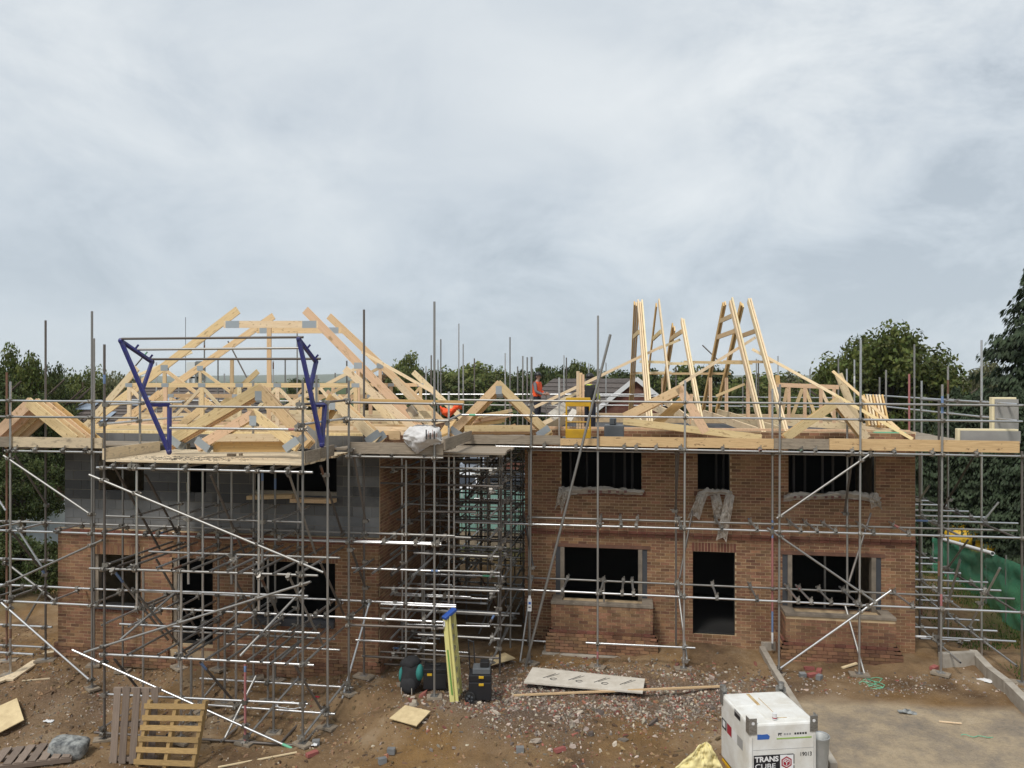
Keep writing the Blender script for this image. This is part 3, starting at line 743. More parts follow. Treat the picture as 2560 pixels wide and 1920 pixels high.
# ================================================================== scaffolding
def coupler_mesh():
    mb = MB(); s = 'coupler_steel'
    mb.tube((0, 0, -.03), (0, 0, .03), .036, s, seg=8); mb.tube((-.03, .05, 0), (.03, .05, 0), .036, s, seg=8)
    mb.box((.045, .0, 0), (.035, .03, .05), s); mb.tube((.06, 0, 0), (.085, 0, 0), .011, s, seg=6); mb.tube((0, .085, .02), (0, .115, .02), .011, s, seg=6)
    return mb.mesh('coupler')
COUP = coupler_mesh()
for v_ in COUP.vertices: v_.co *= 1.22
bpm = MB(); bpm.box((0, 0, .004), (.15, .15, .008), 'galvanised_dull'); bpm.tube((0, 0, .008), (0, 0, .06), .018, 'galvanised_dull', seg=8); BASEP = bpm.mesh('base_plate')
class Scaffold:
    def __init__(s, label, loc, seed):
        s.root = thing('scaffold', label, 'scaffold', loc, 'tube scaffolds round the two houses'); s.tubes = []; s.r = random.Random(seed)
    def m(s, bright=.5):
        q = s.r.random()
        return 'galvanised' if q < bright else ('galvanised_dull' if q < bright + (1 - bright) * .75 else 'galvanised_dark')
    def tube(s, kind, p0, p1, m=None, bright=.5, r=.0242):
        p0, p1 = Vector(p0), Vector(p1); s.tubes.append((p0, p1, kind)); return rod(kind, p0, p1, m or s.m(bright), s.root, r)
    def std(s, px, yt, yb, Y, m=None, foot=None, lean=0, bright=.35):
        """An upright at column px from row yt down to row yb on the plane Y; a number in foot puts a base plate and a sole board under it."""
        a = U(px, yt, Y); b = U(px + lean, yb, Y)
        if foot:
            b.z = ground_z(b.x, b.y) + .05
            place('base_plate', BASEP, Matrix.Translation((b.x, b.y, b.z)) , s.root)
            an = s.r.uniform(-.6, .6); L = s.r.uniform(.28, .45); d = Vector((math.cos(an), math.sin(an), 0)) * L / 2
            c = Vector((b.x, b.y, b.z - .025)); piece('sole_board', c - d, c + d, .045, .225, 'board_weathered', s.root, n=(0, 0, 1))
        return s.tube('standard', b, a, m, bright)
    def led(s, x0, y0, x1, y1, Y, kind='ledger', bright=.8, m=None, Y1=None):
        return s.tube(kind, U(x0, y0, Y), U(x1, y1, Y if Y1 is None else Y1), m, bright)
    def transoms(s, xs, z, Y, Ya, Yb, jit=.06, kind='transom', bright=.45):
        for px in xs:
            x = ux(px, Y); s.tube(kind, (x, Ya + s.r.uniform(-jit, jit), z + .049), (x + s.r.uniform(-.05, .05), Yb + s.r.uniform(-jit, jit), z + .049 + s.r.uniform(-.01, .01)), None, bright)
    def boards(s, x0, x1, y0, y1, z, m='board_weathered', name='scaffold_board'):
        n = max(1, round((y1 - y0) / .232))
        for i in range(n):
            y = y0 + (i + .5) * (y1 - y0) / n
            piece(name, (x0 + s.r.uniform(-.08, .03), y, z), (x1 + s.r.uniform(-.03, .08), y, z), .038, .222, m, s.root, n=(0, 0, 1))
    def toe(s, px0, px1, yt, yb, Y, m):
        a, b = U(px0, (yt[0] + yb[0]) / 2, Y), U(px1, (yt[1] + yb[1]) / 2, Y); h = U(px0, yt[0], Y).z - U(px0, yb[0], Y).z
        return piece('toe_board', a, b, .038, h, m, s.root, n=(0, 1, 0))
    def bands(s, n):
        """Owners' paint bands on tube ends and shafts."""
        for k in range(n):
            p, q, kd = s.r.choice(s.tubes); f = s.r.choice([.02, .9, s.r.uniform(.1, .8)]); L = (q - p).length; g = min(.98, f + s.r.uniform(.15, .4) / L)
            rod('painted_band', p.lerp(q, f), p.lerp(q, g), s.r.choice(['red_painted_tube', 'blue_painted_tube', 'green_membrane', 'white_plastic', 'white_plastic', 'rusty_tube']), s.root, .0252)
    def couple(s):
        s.bands(min(22, len(s.tubes) // 5))
        n = 0; T = s.tubes
        for i in range(len(T)):
            for j in range(i + 1, len(T)):
                (a0, a1, ka), (b0, b1, kb) = T[i], T[j]
                if ka == kb and ka == 'standard': continue
                u, v, w = a1 - a0, b1 - b0, a0 - b0
                A, B, C, D, E = u.dot(u), u.dot(v), v.dot(v), u.dot(w), v.dot(w); den = A * C - B * B
                if den < 1e-4 * A * C: continue
                p, q = (B * E - C * D) / den, (A * E - B * D) / den
                if not (-.02 < p < 1.02 and -.02 < q < 1.02): continue
                pa, pb = a0 + u * p, b0 + v * q
                if (pa - pb).length > .13: continue
                z = u.normalized(); y = (v - z * v.dot(z)).normalized(); x = y.cross(z)
                d = pb - pa
                M = Matrix(((y.x, x.x, z.x, pa.x), (y.y, x.y, z.y, pa.y), (y.z, x.z, z.z, pa.z), (0, 0, 0, 1)))
                if d.dot(x) < 0: M = M @ Matrix.Rotation(math.pi, 4, 'Z')
                if n < 280: place('coupler', COUP, M, s.root); n += 1
# ------------------------------------------------------------------ along the brick house
YO, YI = 17.2, 18.22
sr = Scaffold('long front scaffold before the brick house with toe boards and guard rails', (2, YO, -.3), 1)
zl1, zl2, zl3 = uz(1900, 1131, YO), uz(1900, 1328, YO), uz(1900, 1503, YO)
for (px, yt, lean) in ((1329, 892, -5), (1495, 789, -1), (1713, 951, -4), (1950, 961, -3), (2152, 849, -4), (2356, 961, -4)):
    sr.std(px, yt, 1660, YO, foot=1, lean=lean, m='galvanised' if px in (2152, 1713) else None)
sr.std(2555, 1128, 1705, YO, foot=1)
for (px, yt, yb, m) in ((1398, 944, 1120, 'galvanised'), (1690, 1112, 1612, 'galvanised_dark'), (1510, 1445, 1640, 'galvanised_dull'), (2118, 1060, 1512, 'galvanised_dull'), (1322, 1120, 1620, 'galvanised_dull')):
    sr.std(px, yt, yb, YI, m=m)
# the upright with red and blue paint
for (ya, yb, m) in ((972, 1300, 'galvanised'), (1300, 1345, 'blue_painted_tube'), (1345, 1528, 'red_painted_tube'), (1528, 1580, 'blue_painted_tube'), (1580, 1622, 'galvanised_dull')):
    px = 1931; sr.tube('standard', U(px, yb, YI), U(px, ya, YI), m)
sr.led(1240, 1116, 2558, 1141, YO); sr.led(1134, 1305, 2551, 1345, YO); sr.led(1318, 1293, 2543, 1327, YI, bright=.1)
sr.led(1065, 1433, 2536, 1497, YI, bright=.9); sr.led(1044, 1462, 2551, 1531, YO, bright=.9); sr.led(1465, 1607, 1738, 1620, YO, bright=1)
sr.led(1172, 1593, 1366, 1604, YI, bright=.9)
sr.led(1320, 1125, 2285, 1140, YI, bright=.1)
sr.led(1150, 1000, 2556, 1014, YO, 'guard_rail', .15); sr.led(1148, 1037, 2556, 1054, YO, 'guard_rail', .6)
sr.transoms((1500, 1553, 1590, 1701, 1804, 1892, 2001, 2041, 2088, 2183, 2271), zl2, YO, YO - .12, YR - .05)
sr.transoms((1406, 1501, 1555, 1584, 1701, 1792, 1892, 1995, 2028, 2077, 2143, 2281), zl3, YO, YO - .12, YR - .05)
sr.transoms((1360, 1440, 1560, 1590, 1640, 1700, 1806, 1899, 2003, 2038, 2130, 2235, 2330, 2440), zl1, YO, YO - .1, YR - .05)
sr.boards(ux(1150, YO), ux(2545, YO), YO + .08, YR - .12, zl1 + .118)
for (a, b, yt, yb, m) in ((1145, 1401, (1087, 1088), (1109, 1112), 'board_weathered'), (1401, 1492, (1096, 1096), (1113, 1115), 'board_new'), (1493, 1934, (1091, 1096), (1115, 1123), 'board_new'),
                          (1935, 2072, (1096, 1097), (1122, 1125), 'board_weathered'), (2073, 2548, (1096, 1103), (1124, 1132), 'board_new')):
    sr.toe(a, b, yt, yb, YO + .06, m)
sr.tube('brace', U(1311, 1677, YO - .22), U(1526, 836, YO - .12), 'galvanised_dull', r=.031)
sr.led(1942, 1296, 2173, 1137, YO - .05, 'brace', .3); sr.led(1918, 1320, 2186, 1504, YO - .05, 'brace', .3); sr.led(1952, 1670, 2228, 1476, YO - .07, 'brace', m='galvanised')
for (x0, y0, Ya, x1, y1, Yb, m) in ((2131, 1144, YO + .05, 2111, 1283, YI, 'galvanised_dark'), (2177, 1283, YI, 2122, 1456, YO + .1, 'galvanised_dark'), (2112, 1510, YI, 2164, 1695, YO, 'galvanised_dull'),
                                    (1697, 1129, YO + .05, 1688, 1277, YI, 'galvanised_dark'), (1731, 1277, YI, 1699, 1445, YO + .1, 'galvanised_dark'), (1694, 1465, YI, 1718, 1655, YO, 'galvanised_dull'),
                                    (1306, 1262, YI, 1334, 1424, YO, 'galvanised_dark'), (1330, 1440, YI, 1300, 1655, YO, 'galvanised_dull')):
    sr.tube('brace', U(x0, y0, Ya), U(x1, y1, Yb), m)
sr.couple()
# ------------------------------------------------------------------ round the right-hand corner
ss = Scaffold('scaffold returning along the far end wall of the brick house beside the green netting', (7.5, 20, -.4), 2)
XI, XO = RX1 + .45, RX1 + 1.55
def stdx(sc, px, yt, X, zb=None, m=None):
    a = PX(px, yt, X); zb = ground_z(a.x, a.y) if zb is None else zb
    return sc.tube('standard', (a.x, a.y, zb), a, m or sc.m(.35))
for (px, yt, X, m) in ((2299, 1110, XI, None), (2347, 1000, XI, None), (2370, 916, XO, 'galvanised_dull'), (2454, 850, XO, None), (2286, 861, XO - .4, 'galvanised_dull'), (2273, 935, XI, 'red_painted_tube'),
                       (2304, 952, XO, None), (2215, 925, XI, None), (2199, 943, XI, None), (2136, 899, XI - .2, 'galvanised'), (2096, 896, XI - .3, None), (2117, 922, XI - .2, None)):
    a = PX(px, yt, X)
    if a.y < 30: stdx(ss, px, yt, X, m=m)
for z in (zl1, zl2, zl3, .1):
    for X in (XI, XO):
        ss.tube('ledger', (X, 17.25, z + .02), (X, 27.5, z + .02), None, .3)
    for Y in (18.7, 19.4, 20.2, 21.1, 21.8, 23.2, 24.6, 26) if z < 4 else (18, 19, 20, 21):
        ss.tube('transom', (RX1 + .02, Y, z + .07), (XO + ss.r.uniform(-.1, .75), Y, z + .07), 'galvanised')
for zr in (uz(2356, 1010, YO), uz(2356, 1050, YO)):
    ss.tube('guard_rail', (XO, 17.2, zr), (XO, 27.5, zr), 'galvanised')
ss.tube('guard_rail', (XO + .3, 17.2, uz(2356, 1010, YO) - .03), (XO - .2, 22, uz(2356, 1010, YO) - .02), 'galvanised_dull')
ss.boards(XI + .05, XI + 1.0, 18.6, 27, zl1 + .12)
for (p, X0, q, X1, m) in (((2432, 1145), XO, (2358, 1270), XO, 'galvanised_dark'), ((2456, 1306), XO, (2497, 1255), XO + .3, 'galvanised'), ((2375, 1660), XO, (2500, 1420), XO, 'galvanised'), ((2345, 1600), XI, (2400, 1400), XI, 'galvanised_dull'),
                          ((2299, 1250), XI, (2324, 1213), XI, 'galvanised_dull'), ((2355, 1440), XO, (2420, 1350), XO, 'galvanised_dull')):
    ss.tube('brace', PX(*p, X0), PX(*q, X1), m)
ss.tube('ledger', U(2290, 1632, 19.2), U(2500, 1648, 19.0), 'galvanised'); ss.tube('ledger', U(2300, 1596, 20.0), U(2425, 1602, 20), 'galvanised')
ss.couple()
# ------------------------------------------------------------------ between the houses
sg = Scaffold('dense scaffold filling the passage between the two houses under a boarded deck', (-4, 20, -.4), 4)
GX0, GX1 = LX1 + .3, RX0 - .25
for Y in (16.4, 18.0, 19.8, 21.6, 23.4, 25.2):
    for X in (GX0, GX1, (GX0 + GX1) / 2 + sg.r.uniform(-.9, 0), (GX0 + GX1) / 2 + sg.r.uniform(0, .9)):
        sg.tube('standard', (X + sg.r.uniform(-.05, .05), Y, ground_z(X, Y)), (X + sg.r.uniform(-.04, .04), Y + .02, 4.55 + (sg.r.choice([0, 0, 1.2]) if Y > 20 else 0)), None, .12)
for z in (.15, .6, 1.05, 1.55, 2.0, 2.42, 2.84, 3.3, 3.8, 4.2, 4.5):
    for X in (GX0 + .05, GX1 - .05):
        sg.tube('ledger', (X, 15.4, z), (X, 25.6, z + .02), None, .1)
    Y = 15.6
    while Y < 25.5:
        zj = z + .05 + sg.r.uniform(-.07, .10); sg.tube('transom', (GX0 - .25 + max(0, sg.r.uniform(-1.2, 1.0)), Y, zj), (GX1 + .12 - max(0, sg.r.uniform(-1.6, 1.1)), Y + sg.r.uniform(-.1, .1), zj + sg.r.uniform(-.04, .04)), None, .28 if z < 3 else .05)
        Y += sg.r.uniform(.7, 2.0)
for (x0, y0, Ya, x1, y1, Yb, m) in ((1180, 1400, 20.5, 1280, 1590, 20, 'rusty_tube'), (1195, 1590, 19, 1260, 1420, 20.5, 'galvanised_dull'), (1240, 1645, 18, 1268, 1560, 18.8, 'galvanised_dull'),
                                    (1175, 1240, 20, 1265, 1122, 20.6, 'galvanised_dark'), (1150, 1270, 23, 1255, 1120, 23, 'galvanised_dark'), (1025, 1660, 15.6, 1200, 1400, 19.6, 'galvanised_dull'), (1020, 1465, 15.7, 1110, 1330, 19, 'galvanised_dull'),
                                    (1165, 1480, 18, 1175, 1290, 22, 'galvanised_dull'), (1005, 1560, 15.6, 1150, 1330, 20.5, 'galvanised_dull')):
    sg.tube('brace', U(x0, y0, Ya), U(x1, y1, Yb), m)
for (x0, y0, x1, y1, Y) in ((950, 1480, 1177, 1493, 16.6), (952, 1510, 1140, 1518, 15.3), (974, 1457, 1130, 1463, 17), (1018, 1561, 1225, 1566, 16.2), (1165, 1558, 1304, 1565, 17.2), (960, 1660, 1130, 1668, 15.8), (982, 1620, 1170, 1632, 16.2), (995, 1592, 1100, 1597, 17)):
    sg.led(x0, y0, x1, y1, Y, bright=.6)
sg.boards(GX0 - .2, GX1 + .2, 15.5, 25.4, 4.62)
for Y in (26.4, 27.6):  # extra lattice of dark tubes, added to darken the end of the passage
    for k in range(8): x = GX0 - .4 + k * .52 + sg.r.uniform(-.1, .1); sg.tube('standard', (x, Y, ground_z(x, Y)), (x, Y, 4.5), 'galvanised_dark')
    for z in (.4, 1.3, 2.2, 2.9, 3.7): sg.tube('ledger', (GX0 - .6, Y + .06, z + sg.r.uniform(-.1, .1)), (GX1 + .6, Y + .06, z + sg.r.uniform(-.1, .1)), 'galvanised_dark')
sg.couple()
# ------------------------------------------------------------------ along the blockwork house, with its loading bay
YA, YB_, YC = 14.65, 15.33, 13.3
sl = Scaffold('front scaffold of the blockwork house with a boarded loading bay jutting forward', (-9, YA, -.6), 5)
W_, D_ = 'galvanised_dull', 'galvanised_dark'
for (px, yt, Y, m) in ((26, 954, YA, 'galvanised'), (17, 931, YB_, 'rusty_tube'), (114, 801, YB_, D_), (230, 778, YA, W_), (261, 861, YC, None), (757, 951, YC, W_), (819, 1009, 14.0, None), (872, 951, YA, W_), (910, 774, YB_, D_), (1086, 754, YA, W_)):
    sl.std(px, yt, 1700, Y, foot=1, m=m)
for (px, yt, Y, m) in ((235, 846, YB_, W_), (307, 1120, YB_, W_), (447, 1160, YB_, 'galvanised'), (546, 1160, YB_, W_), (634, 1165, YB_, W_), (688, 1170, YB_, None), (745, 1180, YB_, W_), (1015, 1150, YB_, W_), (1060, 1150, YB_ + 1.2, W_), (1122, 979, YB_ + 1.0, None),
                       (358, 1425, 14.0, 'galvanised'), (453, 1430, YC + .05, 'galvanised'), (507, 1172, 14.1, 'galvanised'), (590, 1388, 14.0, 'galvanised'), (670, 1398, YA, W_), (613, 1660, YC, 'red_painted_tube'), (684, 1650, 13.7, W_), (478, 1640, 13.8, W_), (562, 1560, 14.4, W_)):
    sl.std(px, yt, 1700, Y, m=m, foot=1)
for (px, yt, yb, Y, m) in ((342, 1166, 1515, YC + .03, 'galvanised'), (471, 1172, 1460, 13.9, 'galvanised'), (647, 1172, 1526, YC + .03, 'galvanised'), (656, 1172, 1467, 13.9, W_), (579, 1180, 1460, 14.2, W_), (791, 937, 1125, 14.2, W_), (350, 941, 1165, 14.4, W_), (633, 953, 1090, YA + .1, W_)):
    sl.std(px, yt, yb, Y, m=m)
sl.led(12, 1127, 258, 1131, YA); sl.led(-60, 1001, 457, 1006, YA, 'guard_rail', 1); sl.led(-60, 1041, 344, 1045, YA, 'guard_rail', .3)
sl.led(425, 1016, 754, 1019, YC, 'guard_rail', .3); sl.led(425, 1070, 756, 1074, YC, 'guard_rail', .1)
sl.led(262, 1012, 460, 1003, YC, 'guard_rail', 1, Y1=15.9); sl.led(252, 1061, 457, 1042, YC, 'guard_rail', 1, Y1=15.9)
sl.led(746, 1012, 872, 1000, YC, 'guard_rail', .6, Y1=14.75); sl.led(743, 1063, 872, 1045, YC, 'guard_rail', .3, Y1=14.75)
sl.led(870, 1006, 1159, 1011, YA, 'guard_rail', .1); sl.led(865, 1048, 1123, 1052, YA, 'guard_rail', .8); sl.led(1118, 1052, 1152, 1036, YA, 'guard_rail', .8, Y1=17.2)
sl.led(242, 1169, 782, 1181, YC, bright=1); sl.led(-60, 1324, 1103, 1362, YA, bright=1); sl.led(-60, 1301, 1137, 1340, YB_, bright=.5)
sl.led(-60, 1459, 1140, 1513, YB_, bright=.8); sl.led(-60, 1499, 1108, 1555, YA, bright=.6)
sl.led(224, 1421, 795, 1439, YC, bright=.3); sl.led(373, 1379, 850, 1395, 14.3, bright=.7); sl.led(249, 1635, 785, 1663, YC, bright=1); sl.led(500, 1696, 880, 1719, YA, bright=.3)
sl.led(236, 1831, 772, 1865, YC, bright=.3); sl.led(500, 1761, 838, 1785, 14.0, bright=.2); sl.led(-40, 1611, 127, 1619, YB_, bright=1); sl.led(-40, 1629, 84, 1636, YA, bright=1)
sl.led(870, 1141, 1108, 1145, YA, bright=.9); sl.led(745, 1349, 1103, 1358, YA + .1, bright=1); sl.led(424, 1577, 838, 1598, 15.1, m='galvanised_dull')
sl.led(866, 1562, 1110, 1571, YA, bright=.1)
# raking and cross braces
for (x0, y0, x1, y1, Y, m) in ((223, 1187, 808, 1431, YC - .05, W_), (211, 1631, 777, 1454, YC - .05, W_), (181, 1625, 768, 1888, YC - .08, 'galvanised'), (9, 1139, 229, 1288, YA - .05, W_), (-30, 1478, 223, 1699, YA - .06, 'galvanised'),
                               (-40, 1485, 256, 1350, YA - .05, W_), (40, 1317, 104, 1416, YB_ - .05, 'galvanised'), (-30, 1210, 14, 1276, YA, 'galvanised'), (0, 1395, 150, 1512, YB_, W_), (60, 1560, 112, 1470, YB_, W_)):
    sl.led(x0, y0, x1, y1, Y, 'brace', m=m)
for (x0, y0, Ya, x1, y1, Yb, m) in ((37, 1138, YA, 121, 1268, YB_, D_), (32, 1332, YA, 113, 1436, YB_, D_), (286, 1167, YC, 399, 1372, YA, D_), (364, 1187, 13.9, 443, 1335, YB_, D_), (527, 1187, YC, 612, 1388, YA, D_),
                                    (723, 1187, YC, 789, 1384, YA, W_), (801, 1164, 13.8, 857, 1337, YB_, D_), (882, 1126, YA, 914, 1303, YB_, D_), (285, 1427, YC, 420, 1600, YA, W_), (391, 1398, 14.2, 500, 1590, YB_, D_), (801, 1407, 14, 860, 1537, YB_, D_),
                                    (723, 1442, YC, 806, 1610, YA, W_), (879, 1375, YA, 914, 1470, YB_, D_), (286, 1648, YC, 372, 1755, 14.0, D_), (500, 1655, YC, 590, 1760, 14.0, D_), (738, 1665, YC, 810, 1785, 14.0, D_), (852, 1760, YA - .1, 925, 1500, YB_, 'galvanised'), (650, 1440, YC, 700, 1545, YA, W_), (560, 1400, 14.1, 660, 1580, YB_, D_),
                                    (300, 1600, YC, 440, 1480, YA, W_), (560, 1850, YC, 640, 1690, 14.2, W_), (330, 1470, YC, 470, 1640, YA, W_), (600, 1640, YC, 760, 1470, YA, W_), (470, 1630, YC, 640, 1500, YB_, W_), (700, 1650, YC, 800, 1560, YB_, W_), (620, 1840, YC, 745, 1695, YA, W_), (755, 1845, YC, 860, 1710, YA, W_), (420, 1850, YC, 545, 1700, YA, W_)):
    sl.tube('brace', U(x0, y0, Ya), U(x1, y1, Yb), m)
for (x0, y0, x1, y1, Y, b_) in ((262, 1290, 760, 1306, 14.0, .5), (300, 1560, 800, 1583, 13.9, .6), (258, 1735, 770, 1760, 13.35, .4), (340, 1475, 770, 1490, 13.6, .5), (560, 1610, 850, 1625, 14.9, .6), (880, 1420, 1100, 1428, 14.9, .8), (890, 1600, 1090, 1610, 15.0, .7), (905, 1640, 1085, 1650, 15.2, .8), (-30, 1560, 130, 1568, 15.33, .9), (-30, 1395, 135, 1402, 15.33, .9)):
    sl.led(x0, y0, x1, y1, Y, bright=b_)
za, zb2, zc2, zd = uz(500, 1429, YC), uz(500, 1344, YA), uz(500, 1524, YA), uz(500, 1648, YC)
sl.transoms((264, 300, 330, 395, 440, 484, 532, 570, 606, 640, 690, 747), za, YC, YC - .1, YL - .1)
sl.transoms((330, 398, 440, 466, 523, 572, 622, 655, 683, 720, 760), zd, YC, YC - .08, YB_ + .1)
sl.transoms((-10, 55, 148, 262, 365, 395, 500, 545, 640, 700, 880, 960, 1040, 1095), zb2, YA, YA - .1, YL - .06)
sl.transoms((-5, 30, 138, 244, 363, 382, 450, 560, 640, 790, 815, 880, 960, 1060), zc2, YA, YA - .1, YL - .06)
sl.transoms((255, 420, 560, 700, 756), uz(500, 1848, YC), YC, YC - .05, YA + .1)
sl.transoms((280, 345, 430, 505, 590, 665, 735), uz(500, 1570, 13.9), 13.9, YC + .3, YL - .1); sl.transoms((350, 450, 520, 610, 700), uz(500, 1296, 14.0), 14.0, YC + .4, YL - .1); sl.transoms((905, 950, 1000, 1050), uz(950, 1425, 14.9), 14.9, 14.4, 16.5)
zp = uz(500, 1175, YC) + .06
sl.transoms((286, 326, 385, 466, 542, 621, 682, 722), zp - .05, YC, YC - .08, YA + .2, bright=.6)
zA = uz(130, 1129, YA) + .10
sl.transoms((40, 90, 160, 215, 900, 980, 1060), zA - .1, YA, YA - .08, YL + .05)
# decks and toe boards
bxl, bxr = ux(257, YC), ux(757, YC)
sl.boards(bxl + .02, bxr, YC + .0, YA + .95, zp + .085, 'board_dusty')
sl.boards(ux(-70, YA), bxl - .1, YA + .06, YL + .05, zA + .05); sl.boards(bxr + .1, ux(1105, YA), YA + .06, YL + .05, zA + .05)
sl.toe(-70, 30, (1091, 1092), (1116, 1117), YA + .05, 'board_weathered'); sl.toe(31, 256, (1092, 1095), (1117, 1121), YA + .05, 'board_dusty')
def toe_y(sc, X, y0, y1, z, h, m): piece('toe_board', (X, y0, z), (X, y1, z), .038, h, m, sc.root, n=(1, 0, 0))
hz = zp + .105
toe_y(sl, bxl + .03, YC - .03, YC + 1.75, hz + .115, .225, 'board_dusty'); toe_y(sl, bxr + .03, YC + .05, 14.0, hz + .115, .225, 'board_weathered'); toe_y(sl, bxr + .03, 14.02, YA + .05, hz + .125, .225, 'board_weathered')
sl.toe(872, 1108, (1105, 1108), (1133, 1138), YA + .05, 'board_weathered')
toe_y(sl, ux(1108, YA) + .02, YA + .02, 17.2, zA + .18, .225, 'board_weathered')
sl.couple()
# ------------------------------------------------------------------ behind the houses
sb = Scaffold('rear scaffold behind both roofs with thin uprights against the trees', (-3, 25, -.5), 8)
for (px, yt, Y) in ((1065, 915, 26), (1078, 888, 25.6), (1095, 899, 26), (1102, 848, 24.5), (1147, 809, 24), (1158, 860, 25.2), (1186, 896, 26), (1263, 883, 26), (1275, 843, 25.4), (1294, 916, 26), (1307, 890, 25.4), (1318, 893, 25.4), (1410, 888, 29),
                    (1416, 894, 29.6), (1472, 908, 29), (1515, 906, 29.6), (561, 934, 24.2), (683, 902, 24.2), (713, 899, 24.6), (867, 902, 24.2), (838, 932, 24.4), (391, 906, 24.2), (1891, 897, 29), (1896, 900, 29), (1945, 890, 29), (2025, 922, 29), (511, 850, 23.9), (545, 875, 24), (743, 824, 23.9), (447, 948, 23.9), (691, 955, 24), (1857, 945, 29), (1690, 915, 29)):
    p = U(px, yt, Y); sb.tube('standard', (p.x, Y, 4.0), p, None, .3)
for (x0, y0, x1, y1, Y) in ((990, 986, 1640, 986, 25.6), (1500, 990, 2100, 995, 29), (1500, 1013, 2100, 1018, 29), (1100, 1012, 1420, 1014, 25.6), (300, 1000, 870, 1004, 24)):
    sb.led(x0, y0, x1, y1, Y, 'guard_rail', .9)
sb.tube('brace', U(570, 853, 24), U(620, 950, 24), 'galvanised_dark'); sb.tube('brace', U(368, 880, 24), U(330, 925, 24), 'galvanised_dark'); sb.tube('brace', U(1756, 863, 29), U(1805, 910, 29), 'galvanised_dark')
sb.boards(ux(1180, 25.6), ux(1500, 25.6), 25.6, 26.6, 4.5)
sb.couple()
# ------------------------------------------------------------------ blue steel gate of the loading bay
lg = thing('loading_bay_gate', 'blue steel swing frame of the loading bay carrying three long rails', 'gate', (bxl + 1, YC + .3, zp + .1))
def side(px_s, flat):
    mb = MB(); P = [U(x, y, Yq) for (x, y, Yq) in px_s['pts']]
    for (i, j) in px_s['lines']: mb.beam(P[i], P[j], .055, .075, 'blue_steel', n=(.3, 1, 0))
    for (i, s2) in px_s['hooks']: mb.ball(P[i], (.055, .05, .06), 'blue_steel', 8, 5)
    return mb.build('side_frame', lg)
YG = YC + .25
side({'pts': [(302, 852, YG), (423, 1130, YG), (380, 905, YG + .5), (357, 972, YG + .1), (424, 1012, YG + .35), (420, 1126, YG + .3), (372, 1012, YG + .05)], 'lines': [(0, 1), (0, 2), (2, 3), (6, 4), (4, 1)], 'hooks': [(0, 1), (2, 1), (1, 1)]}, 0)
side({'pts': [(747, 848, YG), (805, 1112, YG), (790, 905, YG + .5), (774, 978, YG + .1), (812, 1012, YG + .35), (810, 1108, YG + .3), (786, 1012, YG + .05)], 'lines': [(0, 1), (0, 2), (2, 3), (6, 4), (4, 1)], 'hooks': [(0, 1), (2, 1), (1, 1)]}, 0)
for (x0, y0, x1, y1, Y, m) in ((304, 847, 758, 843, YG, 'galvanised_dark'), (343, 874, 750, 870, YG + .3, 'galvanised_dull'), (378, 898, 801, 897, YG + .5, 'galvanised_dark')):
    rod('rail', U(x0, y0, Y), U(x1, y1, Y), m, lg)
for p in ((343, 868, YG + .3), (378, 893, YG + .5), (772, 868, YG + .3), (792, 893, YG + .5)):
    q = U(*p); mb = MB(); mb.beam(q - Vector((.03, 0, .02)), q + Vector((.03, 0, .05)), .03, .03, 'blue_steel', n=(0, 1, 0)); mb.build('hook', lg)
# ================================================================== roof timbers
PLATE = MB(); PLATE.box((0, 0, 0), (1, 1, 1), 'nail_plate'); PLATE = PLATE.mesh('nail_plate')
def plate(parent, p, w, h, n, thick, ang=0.0):
    """A pressed steel plate clasping both faces of a joint."""
    n = Vector(n).normalized(); z = Vector((0, 0, 1)); x = z.cross(n).normalized(); z = n.cross(x)
    B = Matrix((x, n, z)).transposed().to_4x4()
    for s in (-1, 1):
        place('nail_plate', PLATE, Matrix.Translation(Vector(p) + n * s * (thick / 2 + .0015)) @ B @ Matrix.Rotation(ang, 4, 'Y') @ Matrix.Diagonal((w, .002, h, 1)), parent)
class Truss:
    def __init__(s, label, base, n=(0, 1, 0), m='timber', group='roof trusses', w=.042, name='roof_truss'):
        s.root = thing(name, label, 'roof truss', base, group); s.n = Vector(n); s.m = m; s.w = w
    def bar(s, name, p, q, h=.12, m=None, w=None):
        return piece(name, p, q, w or s.w, h, m or random.choice((s.m, s.m, s.m, 'timber', 'timber_pale', 'timber_pink')), s.root, n=s.n)
    def pl(s, p, w=.2, h=.1, ang=0): plate(s.root, p, w, h, s.n, s.w, ang)
def along(p, q, t): return p + (q - p) * t
